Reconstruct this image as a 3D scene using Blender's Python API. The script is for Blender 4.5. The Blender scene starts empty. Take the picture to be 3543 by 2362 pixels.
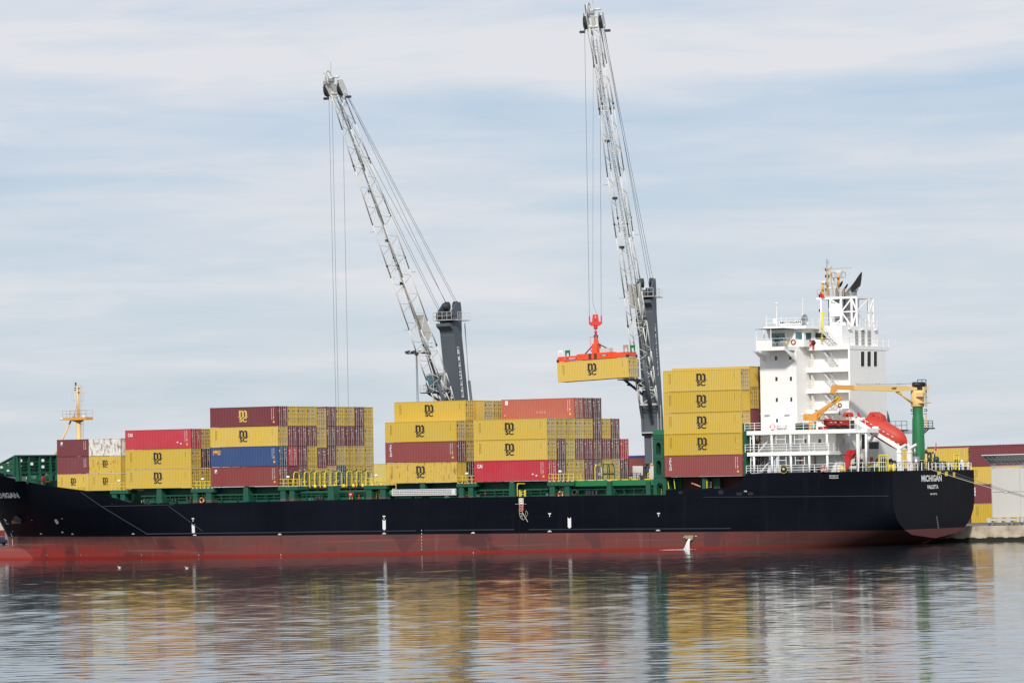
import bpy, math, random
from math import sin, cos, pi, sqrt, radians
from mathutils import Matrix, Vector
random.seed(7)
D = bpy.data
SC = bpy.context.scene
COL = SC.collection

# ------------------------------------------------------------------ camera
FPX, ROLL, TILT, CAMH = 14138.43, .024985, .0388553, 7.2466      # focal length in photo pixels (3543 wide)
X0, Y0, YAW, TRIM = 20.34698, 559.50985, .5634929, .0097909       # ship origin and heading
cam = D.objects.new('camera', D.cameras.new('camera'))
COL.objects.link(cam)
cam.data.sensor_width = 36
cam.data.lens = 36 * FPX / 3543
cam.data.clip_start = 1
cam.data.clip_end = 30000
def cam_matrix():
    f = Vector((0, cos(TILT), sin(TILT)))          # view direction
    u0 = Vector((0, -sin(TILT), cos(TILT)))
    r0 = Vector((1, 0, 0))
    r = r0 * cos(ROLL) + u0 * sin(ROLL) * -1
    u = u0 * cos(ROLL) + r0 * sin(ROLL)
    m = Matrix((r, u, -f)).transposed().to_4x4()
    m.translation = Vector((0, 0, CAMH))
    return m
cam.matrix_world = cam_matrix()
SC.camera = cam

# ------------------------------------------------------------------ world, sun, exposure
SUN_EL, SUN_AZ = radians(36), (-.09, -1.0)           # sun behind the camera, a little to the left
world = D.worlds.new('World')
SC.world = world
world.use_nodes = True
wn, wl = world.node_tree.nodes, world.node_tree.links
wn.clear()
def wnode(t, **k):
    n = wn.new(t)
    for a, b in k.items(): setattr(n, a, b)
    return n
wout = wnode('ShaderNodeOutputWorld'); wbg = wnode('ShaderNodeBackground')
sky = wnode('ShaderNodeTexSky', sky_type='NISHITA', sun_disc=False)
sky.sun_elevation = SUN_EL
sky.sun_rotation = math.atan2(SUN_AZ[0], SUN_AZ[1])
sky.air_density = 1.0; sky.dust_density = 1.5; sky.ozone_density = 1.5
wtc = wnode('ShaderNodeTexCoord')
def wmap(sc, loc=(0, 0, 0), rot=(0, 0, 0)):
    m = wnode('ShaderNodeMapping'); m.inputs['Scale'].default_value = sc; m.inputs['Location'].default_value = loc
    m.inputs['Rotation'].default_value = rot
    wl.new(wtc.outputs['Generated'], m.inputs['Vector']); return m
def wnoise(sc, loc, detail, rough, dist=0, rot=(0, 0, 0)):
    n = wnode('ShaderNodeTexNoise'); n.inputs['Scale'].default_value = 1; n.inputs['Detail'].default_value = detail
    n.inputs['Roughness'].default_value = rough; n.inputs['Distortion'].default_value = dist
    wl.new(wmap(sc, loc, rot).outputs[0], n.inputs['Vector']); return n
def wmath(op, a, b):
    n = wnode('ShaderNodeMath', operation=op)
    for i, x in enumerate((a, b)):
        if isinstance(x, (int, float)): n.inputs[i].default_value = x
        else: wl.new(x, n.inputs[i])
    return n.outputs[0]
def wramp(x, stops):
    n = wnode('ShaderNodeValToRGB')
    while len(n.color_ramp.elements) < len(stops): n.color_ramp.elements.new(.5)
    for e, (p, c) in zip(n.color_ramp.elements, stops): e.position = p; e.color = (*c, 1)
    wl.new(x, n.inputs[0]); return n.outputs[0]
def wmix(f, a, b):
    n = wnode('ShaderNodeMix', data_type='RGBA')
    for i, x in ((0, f), (6, a), (7, b)):
        if isinstance(x, (int, float)): n.inputs[i].default_value = x
        elif isinstance(x, tuple): n.inputs[i].default_value = (*x, 1)
        else: wl.new(x, n.inputs[i])
    return n.outputs[2]
sep = wnode('ShaderNodeSeparateXYZ'); wl.new(wtc.outputs['Generated'], sep.inputs[0])
# a high veil of thin cloud in long flat streaks, bluer gaps between them
band = wnoise((7, 3, 62), (3.1, .2, .35), 5, .55, .3, (0, radians(1.2), 0))
fine = wnoise((26, 8, 150), (.7, 1.3, 2.0), 4, .6, .6, (0, radians(1.5), 0))
mixn = wmath('ADD', wmath('MULTIPLY', band.outputs[0], .78), wmath('MULTIPLY', fine.outputs[0], .22))
wav = wmath('ADD', sep.outputs[2], wmath('MULTIPLY', wmath('SUBTRACT', wnoise((5, 2, 9), (1, 4, 0), 3, .5).outputs[0], .5), .045))
deck = wramp(wmath('MULTIPLY', wav, 5.0), [(0, (.30,) * 3), (.14, (.34,) * 3), (.235, (.46,) * 3), (.30, (.34,) * 3), (.42, (.30,) * 3), (.475, (.24,) * 3), (.53, (.58,) * 3), (.59, (.52,) * 3), (.63, (.36,) * 3), (.75, (.32,) * 3), (1, (.30,) * 3)])
cl = wramp(wmath('ADD', wmath('MULTIPLY', mixn, 1.15), wmath('MULTIPLY', deck, .76)), [(.66, (.0,) * 3), (.80, (.30,) * 3), (.97, (.80,) * 3), (1.0, (.92,) * 3)])
veil = wramp(sep.outputs[2], [(0, (5.9, 6.85, 7.55)), (.05, (5.55, 6.7, 7.85)), (.085, (5.15, 6.35, 7.85)), (.14, (5.15, 6.35, 8.0)), (.3, (4.6, 5.9, 7.9)), (1, (5.0, 6.0, 7.4))])
blue = wmix(.85, sky.outputs[0], veil)
wl.new(wmix(cl, blue, (7.75, 7.8, 8.15)), wbg.inputs['Color'])
wbg.inputs['Strength'].default_value = .10
wl.new(wbg.outputs[0], wout.inputs[0])
sl = D.lights.new('sun', 'SUN'); sun = D.objects.new('sun', sl); COL.objects.link(sun)
sl.energy = 3.55; sl.angle = radians(6); sl.color = (1, .955, .88)
sdir = Vector((SUN_AZ[0] * cos(SUN_EL), SUN_AZ[1] * cos(SUN_EL), sin(SUN_EL))).normalized()
sun.rotation_euler = sdir.to_track_quat('Z', 'Y').to_euler()
SC.view_settings.view_transform = 'Standard'; SC.view_settings.look = 'None'
SC.view_settings.exposure = 0; SC.view_settings.gamma = 1
SC.cycles.max_bounces = 6; SC.cycles.glossy_bounces = 3; SC.cycles.transmission_bounces = 3
SC.render.film_transparent = False

# ------------------------------------------------------------------ frames: s along the ship (aft +), t to starboard (away), z up
def frame(trim):
    es = Vector((cos(YAW), -sin(YAW), 0)); et = Vector((sin(YAW), cos(YAW), 0)); ez = Vector((0, 0, 1))
    m = Matrix((es * cos(trim) - ez * sin(trim), et, es * sin(trim) + ez * cos(trim))).transposed().to_4x4()
    m.translation = Vector((X0, Y0, 0)); return m
MS, MQ = frame(TRIM), frame(0.0)                      # afloat ship, quay
IS, IQ = MS.inverted(), MQ.inverted()
def ray(px, py):
    x, y = px - 1771.5, py - 1181
    u = x * cos(ROLL) - y * sin(ROLL); v = x * sin(ROLL) + y * cos(ROLL)
    d = (u / FPX, 1, -v / FPX)
    return Vector((d[0], d[1] * cos(TILT) - d[2] * sin(TILT), d[1] * sin(TILT) + d[2] * cos(TILT)))
EYE = Vector((0, 0, CAMH))
def _un(p, t, inv):
    d = inv.to_3x3() @ ray(*p); e = inv @ EYE
    w = e + d * ((t - e.y) / d.y)
    return w.x, w.z
def U(p, t=0.0): return _un(p, t, IS)                 # measured point of the photo on the ship's plane t -> (s, z)
def Q(p, t=0.0): return _un(p, t, IQ)
def TS(p, s):                                         # measured point on a transverse plane s -> (t, z)
    d = IS.to_3x3() @ ray(*p); e = IS @ EYE
    w = e + d * ((s - e.x) / d.x)
    return w.y, w.z
def WY(px, py, Y):                                    # measured point at a distance Y from the camera -> world
    d = ray(px, py); return EYE + d * (Y / d.y)
def crop(x0, y0, k): return lambda X, Y: (x0 + X * k, y0 + Y * k)
R6 = crop(2550, 880, .4975); R7 = crop(2700, 1280, .2551); R8 = crop(3000, 1500, .287); BR = crop(2580, 1080, .2296)
DK = crop(2560, 1440, .15306); LB = crop(2880, 1420, .14028); ST = crop(3100, 1560, .12755); FN = crop(2780, 880, .16578)
C3 = crop(370, 1640, .1403); C4 = crop(940, 1600, .17007); C5 = crop(1320, 1650, .15306); C6 = crop(1650, 1620, .1488)
C7 = crop(1980, 1540, .14456); C8 = crop(2240, 1440, .1913); G2 = crop(650, 1350, .2976); G3 = crop(1300, 1300, .319)
B1 = crop(0, 1550, .15306); MF = crop(200, 1310, .14028); PC = crop(3080, 1290, .13396); SPR = crop(1920, 1060, .17857)

# ------------------------------------------------------------------ materials
MATS = {}
def paint(key, col, rough=.5, dirt=.12, dcol=None, scale=.8, rust=0.0, metal=0.0, streak=4.0, vary=0.0, spec=.4):
    """weathered paint: broad fading, vertical dirt streaks, optional rust spots"""
    if key in MATS: return MATS[key]
    m = D.materials.new(key); m.use_nodes = True
    n, l = m.node_tree.nodes, m.node_tree.links
    b = n['Principled BSDF']
    b.inputs['Roughness'].default_value = rough; b.inputs['Metallic'].default_value = metal
    b.inputs['Specular IOR Level'].default_value = spec
    tc = n.new('ShaderNodeTexCoord'); oi = n.new('ShaderNodeObjectInfo')
    off = n.new('ShaderNodeVectorMath'); off.operation = 'MULTIPLY_ADD'
    comb = n.new('ShaderNodeCombineXYZ')
    for i in range(3): l.new(oi.outputs['Random'], comb.inputs[i])
    l.new(comb.outputs[0], off.inputs[0]); off.inputs[1].default_value = (37, 19, 53); l.new(tc.outputs['Object'], off.inputs[2])
    def noise(sc, det, ro):
        mp = n.new('ShaderNodeMapping'); mp.inputs['Scale'].default_value = sc; l.new(off.outputs[0], mp.inputs[0])
        x = n.new('ShaderNodeTexNoise'); x.inputs['Scale'].default_value = 1; x.inputs['Detail'].default_value = det
        x.inputs['Roughness'].default_value = ro; l.new(mp.outputs[0], x.inputs['Vector']); return x.outputs[0]
    def ramp(x, a, c, hi=1.0):
        r = n.new('ShaderNodeMapRange'); r.inputs[1].default_value = a; r.inputs[2].default_value = c; r.inputs[4].default_value = hi
        l.new(x, r.inputs[0]); return r.outputs[0]
    def mix(f, a, c):
        x = n.new('ShaderNodeMix'); x.data_type = 'RGBA'
        for i, v in ((0, f), (6, a), (7, c)):
            if isinstance(v, (int, float)): x.inputs[i].default_value = v
            elif isinstance(v, tuple): x.inputs[i].default_value = (*v, 1)
            else: l.new(v, x.inputs[i])
        return x.outputs[2]
    g = sum(col) / 3
    faded = tuple(min(1, c * .90 + g * .11 + .006) for c in col)
    c = mix(ramp(noise((scale * .35,) * 3, 3, .6), .35, .7), col, faded)
    dc = dcol or tuple(x * .45 + .02 for x in col)
    c = mix(ramp(noise((scale * streak,  scale * streak, scale * .45), 4, .65), .52, .78, dirt * 2.2), c, dc)
    c = mix(ramp(noise((scale * 5,) * 3, 3, .6), .58, .8, dirt), c, dc)
    if rust:
        c = mix(ramp(noise((scale * 2.4, scale * 2.4, scale * 1.0), 6, .72), .675 - .22 * rust, .745 - .18 * rust, .85), c, (.23, .085, .035))
    if vary:
        hs = n.new('ShaderNodeHueSaturation'); l.new(c, hs.inputs['Color'])
        r1 = n.new('ShaderNodeMapRange'); r1.inputs[3].default_value = 1 - vary; r1.inputs[4].default_value = 1 + vary * .7
        l.new(oi.outputs['Random'], r1.inputs[0]); l.new(r1.outputs[0], hs.inputs['Value'])
        r2 = n.new('ShaderNodeMapRange'); r2.inputs[3].default_value = 1.0; r2.inputs[4].default_value = 1 - vary * .8
        l.new(oi.outputs['Random'], r2.inputs[0]); l.new(r2.outputs[0], hs.inputs['Saturation'])
        c = hs.outputs[0]
    l.new(c, b.inputs['Base Color'])
    MATS[key] = m; return m
def glass(key, col, rough=.06):
    if key in MATS: return MATS[key]
    m = D.materials.new(key); m.use_nodes = True
    b = m.node_tree.nodes['Principled BSDF']
    b.inputs['Base Color'].default_value = (*col, 1); b.inputs['Roughness'].default_value = rough
    b.inputs['Specular IOR Level'].default_value = .8
    MATS[key] = m; return m

WHITE = paint('white paint', (.86, .85, .82), .42, .05, (.50, .44, .36), .5)
WHITE2 = paint('white paint worn', (.80, .78, .74), .5, .10, (.45, .30, .18), .7, .12)
GREY = paint('light grey paint', (.52, .52, .50), .5, .1)
GREEN = paint('deck green', (.010, .088, .050), .5, .14, (.035, .075, .055), .5)
GREEN2 = paint('bright green', (.012, .17, .055), .45, .08, (.02, .09, .05), .5)
DKGREEN = paint('dark green', (.008, .045, .032), .5, .1)
DECK = paint('deck brown green', (.035, .06, .045), .7, .2)
YEL = paint('safety yellow', (.78, .60, .02), .45, .06)
CREAM = paint('cream yellow', (.74, .50, .19), .5, .10, (.45, .22, .08), .6, .10)
OCHRE = paint('orange yellow', (.72, .33, .055), .5, .10, (.40, .18, .05), .7, .08)
LIFE = paint('lifeboat orange', (.50, .036, .016), .55, .14, (.40, .05, .03), .6)
SPRED = paint('spreader orange', (.80, .075, .014), .45, .12, (.35, .04, .02), .9)
HOOKRED = paint('hook red', (.62, .035, .025), .4, .08)
RED = paint('fire red', (.50, .015, .015), .4, .05)
BLACK = paint('black', (.012, .012, .014), .5, .05)
DARK = paint('dark steel', (.03, .03, .032), .55, .15)
NAVYC = paint('crane grey blue', (.082, .098, .118), .5, .10, (.05, .055, .06), .3)
BOOM = paint('boom ivory', (.64, .63, .60), .5, .06, (.35, .32, .27), .6)
STEEL = paint('galvanised steel', (.36, .37, .385), .38, .2, (.2, .2, .2), 1.2, 0, .6)
ROPEM = paint('wire rope', (.10, .10, .10), .6, .1)
HAWSER = paint('mooring rope', (.46, .41, .34), .8, .1)
INKY = paint('logo black', (.018, .018, .022), .5, .04, vary=0)
INKW = paint('lettering white', (.78, .77, .75), .5, .04)
INKY2 = paint('logo yellow', (.66, .48, .10), .5, .04)
ORM = paint('sticker orange', (.80, .40, .03), .5, .04)
BLUEM = paint('sticker blue', (.04, .08, .30), .5, .04)
TEAL = paint('sticker teal', (.15, .42, .36), .5, .04)
RODM = paint('lock rod', (.52, .50, .48), .45, .15, (.3, .22, .15), 2)
GLASSD = glass('window glass dark', (.012, .016, .018))
GLASST = glass('window glass teal', (.06, .16, .19), .05)
GLASSG = glass('canopy glass', (.20, .25, .26), .15)
WALLG = paint('pale panel', (.60, .585, .55), .6, .08, (.42, .38, .33), .4)

# ------------------------------------------------------------------ mesh builder
class MB:
    def __init__(s, mat=None):
        s.v, s.f, s.m, s.sm, s.mats, s.cur, s.smooth = [], [], [], [], [], 0, False
        if mat: s.use(mat)
    def use(s, mat):
        if mat not in s.mats: s.mats.append(mat)
        s.cur = s.mats.index(mat); return s
    def add(s, vs, fs):
        k = len(s.v); s.v += [tuple(x) for x in vs]
        for f in fs: s.f.append(tuple(i + k for i in f)); s.m.append(s.cur); s.sm.append(s.smooth)
        return s
    def box(s, a0, a1, b0, b1, c0, c1):
        a0, a1 = min(a0, a1), max(a0, a1); b0, b1 = min(b0, b1), max(b0, b1); c0, c1 = min(c0, c1), max(c0, c1)
        return s.add([(a0, b0, c0), (a1, b0, c0), (a1, b1, c0), (a0, b1, c0), (a0, b0, c1), (a1, b0, c1), (a1, b1, c1), (a0, b1, c1)],
              [(3, 2, 1, 0), (4, 5, 6, 7), (0, 1, 5, 4), (1, 2, 6, 5), (2, 3, 7, 6), (3, 0, 4, 7)])
    def bar(s, p, q, w, h=None, up=(0, 0, 1)):
        p, q = Vector(p), Vector(q); d = (q - p)
        if d.length < 1e-6: return s
        d.normalize(); up = Vector(up)
        if abs(d.dot(up)) > .98: up = Vector((1, 0, 0))
        a = d.cross(up).normalized() * (w / 2); b = a.cross(d).normalized() * ((h or w) / 2)
        c = [p - a - b, p + a - b, p + a + b, p - a + b, q - a - b, q + a - b, q + a + b, q - a + b]
        return s.add(c, [(3, 2, 1, 0), (4, 5, 6, 7), (0, 1, 5, 4), (1, 2, 6, 5), (2, 3, 7, 6), (3, 0, 4, 7)])
    def tube(s, p, q, r, n=8, r2=None, caps=True):
        p, q = Vector(p), Vector(q); d = q - p
        if d.length < 1e-6: return s
        d.normalize(); up = Vector((0, 0, 1)) if abs(d.z) < .95 else Vector((1, 0, 0))
        a = d.cross(up).normalized(); b = d.cross(a); r2 = r if r2 is None else r2
        vs = [p + (a * cos(2 * pi * i / n) + b * sin(2 * pi * i / n)) * r for i in range(n)]
        vs += [q + (a * cos(2 * pi * i / n) + b * sin(2 * pi * i / n)) * r2 for i in range(n)]
        o = s.smooth; s.smooth = n >= 8
        s.add(vs, [(i, (i + 1) % n, n + (i + 1) % n, n + i) for i in range(n)]); s.smooth = o
        k = len(s.v) - 2 * n
        if caps:
            s.f += [tuple(k + i for i in range(n - 1, -1, -1)), tuple(k + n + i for i in range(n))]
            s.m += [s.cur] * 2; s.sm += [False] * 2
        return s
    def path(s, pts, r, n=6):
        for a, b in zip(pts[:-1], pts[1:]): s.tube(a, b, r, n)
        return s
    def prism(s, poly, t0, t1, ax='t'):
        """polygon in the plane across ax, extruded along it from t0 to t1"""
        if ax == 't': P = lambda u, v, w: (u, w, v)
        elif ax == 's': P = lambda u, v, w: (w, u, v)
        else: P = lambda u, v, w: (u, v, w)
        n = len(poly)
        vs = [P(u, v, t0) for u, v in poly] + [P(u, v, t1) for u, v in poly]
        return s.add(vs, [tuple(range(n)), tuple(range(2 * n - 1, n - 1, -1))] + [(i, n + i, n + (i + 1) % n, (i + 1) % n) for i in range(n)])
    def lathe(s, c, prof, n=16, ax='z'):
        vs = []
        for r, h in prof:
            for i in range(n):
                x, y = r * cos(2 * pi * i / n), r * sin(2 * pi * i / n)
                vs.append((c[0] + x, c[1] + y, c[2] + h) if ax == 'z' else ((c[0] + h, c[1] + x, c[2] + y) if ax == 's' else (c[0] + x, c[1] + h, c[2] + y)))
        o = s.smooth; s.smooth = True
        s.add(vs, [(j * n + i, j * n + (i + 1) % n, (j + 1) * n + (i + 1) % n, (j + 1) * n + i) for j in range(len(prof) - 1) for i in range(n)])
        s.smooth = o; return s
    def torus(s, c, R, r, ax='t', n=20, k=8, mats=None):
        o = s.smooth; s.smooth = True
        for i in range(n):
            if mats: s.use(mats[(i // 2) % len(mats)])
            vs = []
            for ii in (i, i + 1):
                A = 2 * pi * ii / n
                for j in range(k):
                    B = 2 * pi * j / k; x = (R + r * cos(B)) * cos(A); y = (R + r * cos(B)) * sin(A); w = r * sin(B)
                    vs.append((c[0] + x, c[1] + w, c[2] + y) if ax == 't' else ((c[0] + w, c[1] + x, c[2] + y) if ax == 's' else (c[0] + x, c[1] + y, c[2] + w)))
            s.add(vs, [(j, (j + 1) % k, k + (j + 1) % k, k + j) for j in range(k)])
        s.smooth = o; return s
    def ball(s, c, r, n=10, sc=(1, 1, 1)):
        prof = [(max(1e-4, r * sin(pi * j / n)), -r * cos(pi * j / n)) for j in range(n + 1)]
        k = len(s.v); s.lathe((0, 0, 0), prof, n * 2)
        for i in range(k, len(s.v)):
            x, y, z = s.v[i]; s.v[i] = (c[0] + x * sc[0], c[1] + y * sc[1], c[2] + z * sc[2])
        return s
    def rail(s, pts, h=1.0, n=2, sp=1.5, r=.03, posts=True):
        for a, b in zip(pts[:-1], pts[1:]):
            a, b = Vector(a), Vector(b); L = (b - a).length; k = max(1, round(L / sp))
            for j in range(1, n + 1):
                u = Vector((0, 0, h * j / n)); s.tube(a + u, b + u, r, 5)
            if posts:
                for i in range(k + 1):
                    q = a + (b - a) * i / k; s.tube(q, q + Vector((0, 0, h)), r * 1.15, 5)
        return s
    def ladder(s, p, q, side, w=.45, r=.028, sp=.3):
        p, q = Vector(p), Vector(q); sd = Vector(side).normalized() * (w / 2)
        s.tube(p - sd, q - sd, r, 5); s.tube(p + sd, q + sd, r, 5)
        k = int((q - p).length / sp)
        for i in range(1, k): c = p + (q - p) * i / k; s.tube(c - sd, c + sd, r * .8, 4)
        return s
    def stair(s, p, q, wd, w=.7, th=.09):
        p, q = Vector(p), Vector(q); sd = Vector(wd).normalized() * (w / 2)
        for e in (-1, 1): s.bar(p + sd * e, q + sd * e, .05, .20)
        k = max(3, int(abs(q.z - p.z) / .24)); d = (q - p); hz = Vector((d.x, d.y, 0)).normalized() * .11
        for i in range(1, k):
            c = p + d * i / k
            vs = [c - sd - hz, c + sd - hz, c + sd + hz, c - sd + hz]
            s.add(vs + [v + Vector((0, 0, .03)) for v in vs], [(3, 2, 1, 0), (4, 5, 6, 7), (0, 1, 5, 4), (1, 2, 6, 5), (2, 3, 7, 6), (3, 0, 4, 7)])
        for e in (-1, 1):
            a, b = p + sd * e, q + sd * e; u = Vector((0, 0, .95))
            s.tube(a + u, b + u, .022, 5)
            for f in (0.02, .35, .68, .98): c = a + (b - a) * f; s.tube(c, c + u, .022, 5)
        return s
    def mesh(s, name, org=(0, 0, 0)):
        me = D.meshes.new(name)
        me.from_pydata([(x - org[0], y - org[1], z - org[2]) for x, y, z in s.v], [], s.f)
        for m in s.mats: me.materials.append(m)
        me.polygons.foreach_set('material_index', s.m)
        me.polygons.foreach_set('use_smooth', s.sm)
        me.update(); return me
    def part(s, name, parent, label=None):
        if not s.f: return None
        o = D.objects.new(name, s.mesh(name, ORG[parent])); COL.objects.link(o)
        o.parent = parent; ORG[o] = ORG[parent]
        if label: o['label'] = label
        return o
    def thing(s, name, label, cat, org, M=None, group=None, kind=None):
        o = D.objects.new(name, s.mesh(name, org)); COL.objects.link(o)
        return setup(o, label, cat, org, M, group, kind)
ORG = {}
def setup(o, label, cat, org, M=None, group=None, kind=None):
    M = MS if M is None else M
    o.matrix_world = M @ Matrix.Translation(Vector(org)); ORG[o] = org
    if label: o['label'] = label
    if cat: o['category'] = cat
    if group: o['group'] = group
    if kind: o['kind'] = kind
    return o
def empty(name, label, cat, org, M=None, group=None):
    o = D.objects.new(name, None); o.empty_display_size = .5; COL.objects.link(o)
    return setup(o, label, cat, org, M, group)

# text as flat mesh: returns (verts2d, faces) with the lower left corner at 0,0 and the given height
_T = {}
def text2d(body, bold=.0, shear=0.0):
    k = (body, bold, shear)
    if k not in _T:
        cu = D.curves.new('t', 'FONT'); cu.body = body; cu.size = 1; cu.offset = bold; cu.shear = shear; cu.resolution_u = 3
        ob = D.objects.new('t', cu); COL.objects.link(ob)
        dg = bpy.context.evaluated_depsgraph_get(); me = D.meshes.new_from_object(ob.evaluated_get(dg))
        vs = [(v.co.x, v.co.y) for v in me.vertices]; fs = [tuple(p.vertices) for p in me.polygons]
        D.objects.remove(ob); D.curves.remove(cu); D.meshes.remove(me)
        x0 = min(v[0] for v in vs); y0 = min(v[1] for v in vs); x1 = max(v[0] for v in vs); y1 = max(v[1] for v in vs)
        _T[k] = ([((x - x0) / (x1 - x0), (y - y0) / (y1 - y0)) for x, y in vs], fs)
    return _T[k]
def put_text(mb, body, F, w, h, bold=.0, shear=0.0):
    """F(u, v) -> 3d point, u along 0..w, v up 0..h"""
    vs, fs = text2d(body, bold, shear)
    mb.add([F(u * w, v * h) for u, v in vs], fs)
def rect(mb, F, u0, u1, v0, v1):
    mb.add([F(u0, v0), F(u1, v0), F(u1, v1), F(u0, v1)], [(0, 1, 2, 3)])

# ------------------------------------------------------------------ water and quay (the setting)
def water_material():
    m = D.materials.new('harbour water'); m.use_nodes = True
    n, l = m.node_tree.nodes, m.node_tree.links; b = n['Principled BSDF']
    b.inputs['Base Color'].default_value = (.012, .022, .027, 1); b.inputs['Roughness'].default_value = .068
    b.inputs['IOR'].default_value = 1.333
    tc = n.new('ShaderNodeTexCoord')
    def col_noise(sc, rot=0, det=2, rough=.5, loc=(0, 0, 0)):
        mp = n.new('ShaderNodeMapping'); mp.inputs['Scale'].default_value = sc; mp.inputs['Rotation'].default_value = (0, 0, rot)
        mp.inputs['Location'].default_value = loc
        l.new(tc.outputs['Object'], mp.inputs[0]); x = n.new('ShaderNodeTexNoise'); x.inputs['Scale'].default_value = 1
        x.inputs['Detail'].default_value = det; x.inputs['Roughness'].default_value = rough; x.inputs['Distortion'].default_value = .4
        l.new(mp.outputs[0], x.inputs['Vector']); return x
    def vm(op, a, c=None):
        x = n.new('ShaderNodeVectorMath'); x.operation = op
        for i, v in enumerate((a, c)):
            if v is None: continue
            if isinstance(v, tuple): x.inputs[i].default_value = v
            else: l.new(v, x.inputs[i])
        return x.outputs[0]
    swell = vm('SUBTRACT', col_noise((.10, .30, .3), .05, 2).outputs['Color'], (.5, .5, .5))
    rip = vm('SUBTRACT', col_noise((.9, 2.4, 1), -.06, 3, .6, (5, 9, 2)).outputs['Color'], (.5, .5, .5))
    # cat's paws: patches where a breath of wind roughens the surface, calm lanes between
    pr = n.new('ShaderNodeMapRange'); pr.inputs[1].default_value = .40; pr.inputs[2].default_value = .62
    pr.inputs[3].default_value = .40; pr.inputs[4].default_value = 1.35
    l.new(col_noise((.006, .022, .02), .1, 3, .55, (3, 1, 0)).outputs[0], pr.inputs[0])
    a = vm('MULTIPLY', swell, WATER_SWELL); c = vm('MULTIPLY', rip, WATER_RIPPLE)
    sc = n.new('ShaderNodeVectorMath'); sc.operation = 'SCALE'; l.new(c, sc.inputs[0]); l.new(pr.outputs[0], sc.inputs['Scale'])
    ge = n.new('ShaderNodeNewGeometry'); t = vm('ADD', vm('ADD', a, sc.outputs[0]), ge.outputs['Normal']); nn = vm('NORMALIZE', t)
    l.new(nn, b.inputs['Normal']); return m
WATER_SWELL, WATER_RIPPLE = (.003, .006, 0), (.020, .045, 0)
def build_water():
    """real wavelets: a fine grid of many small crossing wave trains in the harbour, flat sea beyond"""
    import numpy as np
    rg = np.random.RandomState(11)
    xs = np.linspace(-135, 135, 430); ys = np.linspace(50, 660, 2150)
    X, Y = np.meshgrid(xs, ys); Zw = np.zeros_like(X); SIG = .0195; N = 64
    for i in range(N):
        lam = 1.1 * (3.6 / 1.1) ** rg.rand(); th = rg.normal(0, .48); kk = 2 * np.pi / lam
        kx, ky = kk * np.sin(th), kk * np.cos(th)
        Zw += (SIG * np.sqrt(2 / N) / kk) * np.sin(kx * X + ky * Y + rg.rand() * 6.28 + .8 * np.sin(X * .031 + rg.rand() * 6) + .6 * np.sin(Y * .05 + rg.rand() * 6))
    M_ = np.ones_like(X)                               # gusts and calm lanes
    for lx, ly, am in ((190, 62, .16), (120, 33, .16), (85, 21, .12), (260, 95, .14)):
        M_ += am * np.sin(2 * np.pi * (X / lx * rg.choice([-1, 1]) + Y / ly) + rg.rand() * 6.28)
    edge = np.clip((135 - np.abs(X)) / 8, 0, 1) * np.clip((Y - 50) / 6, 0, 1) * np.clip((660 - Y) / 10, 0, 1)
    Zw *= np.clip(M_, .3, 1.7) * edge * np.interp(Y, [50, 170, 235, 330, 430, 560], [1.35, 1.28, .98, .86, .74, .5])
    ny, nx = X.shape; co = np.stack([X, Y, Zw], -1).reshape(-1, 3)
    idx = np.arange(nx * ny).reshape(ny, nx)
    qd = np.stack([idx[:-1, :-1], idx[:-1, 1:], idx[1:, 1:], idx[1:, :-1]], -1).reshape(-1, 4)
    far = np.array([(-9000, -400, 0), (9000, -400, 0), (9000, 14000, 0), (-9000, 14000, 0)], float)
    n0 = len(co); co = np.concatenate([co, far]); c = (idx[0, 0], idx[0, -1], idx[-1, -1], idx[-1, 0])
    ring = np.array([(n0, n0 + 1, c[1], c[0]), (n0 + 1, n0 + 2, c[2], c[1]), (n0 + 2, n0 + 3, c[3], c[2]), (n0 + 3, n0, c[0], c[3])])
    qd = np.concatenate([qd, ring]); me = D.meshes.new('water')
    me.vertices.add(len(co)); me.vertices.foreach_set('co', co.ravel()); me.loops.add(qd.size); me.loops.foreach_set('vertex_index', qd.ravel().astype('i'))
    me.polygons.add(len(qd)); me.polygons.foreach_set('loop_start', np.arange(0, qd.size, 4).astype('i'))
    sm_ = np.ones(len(qd), bool); sm_[-4:] = False
    me.polygons.foreach_set('use_smooth', sm_); me.update(calc_edges=True); me.validate()
    me.materials.append(water_material()); o = D.objects.new('water', me); COL.objects.link(o); o['kind'] = 'structure'
build_water()

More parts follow.
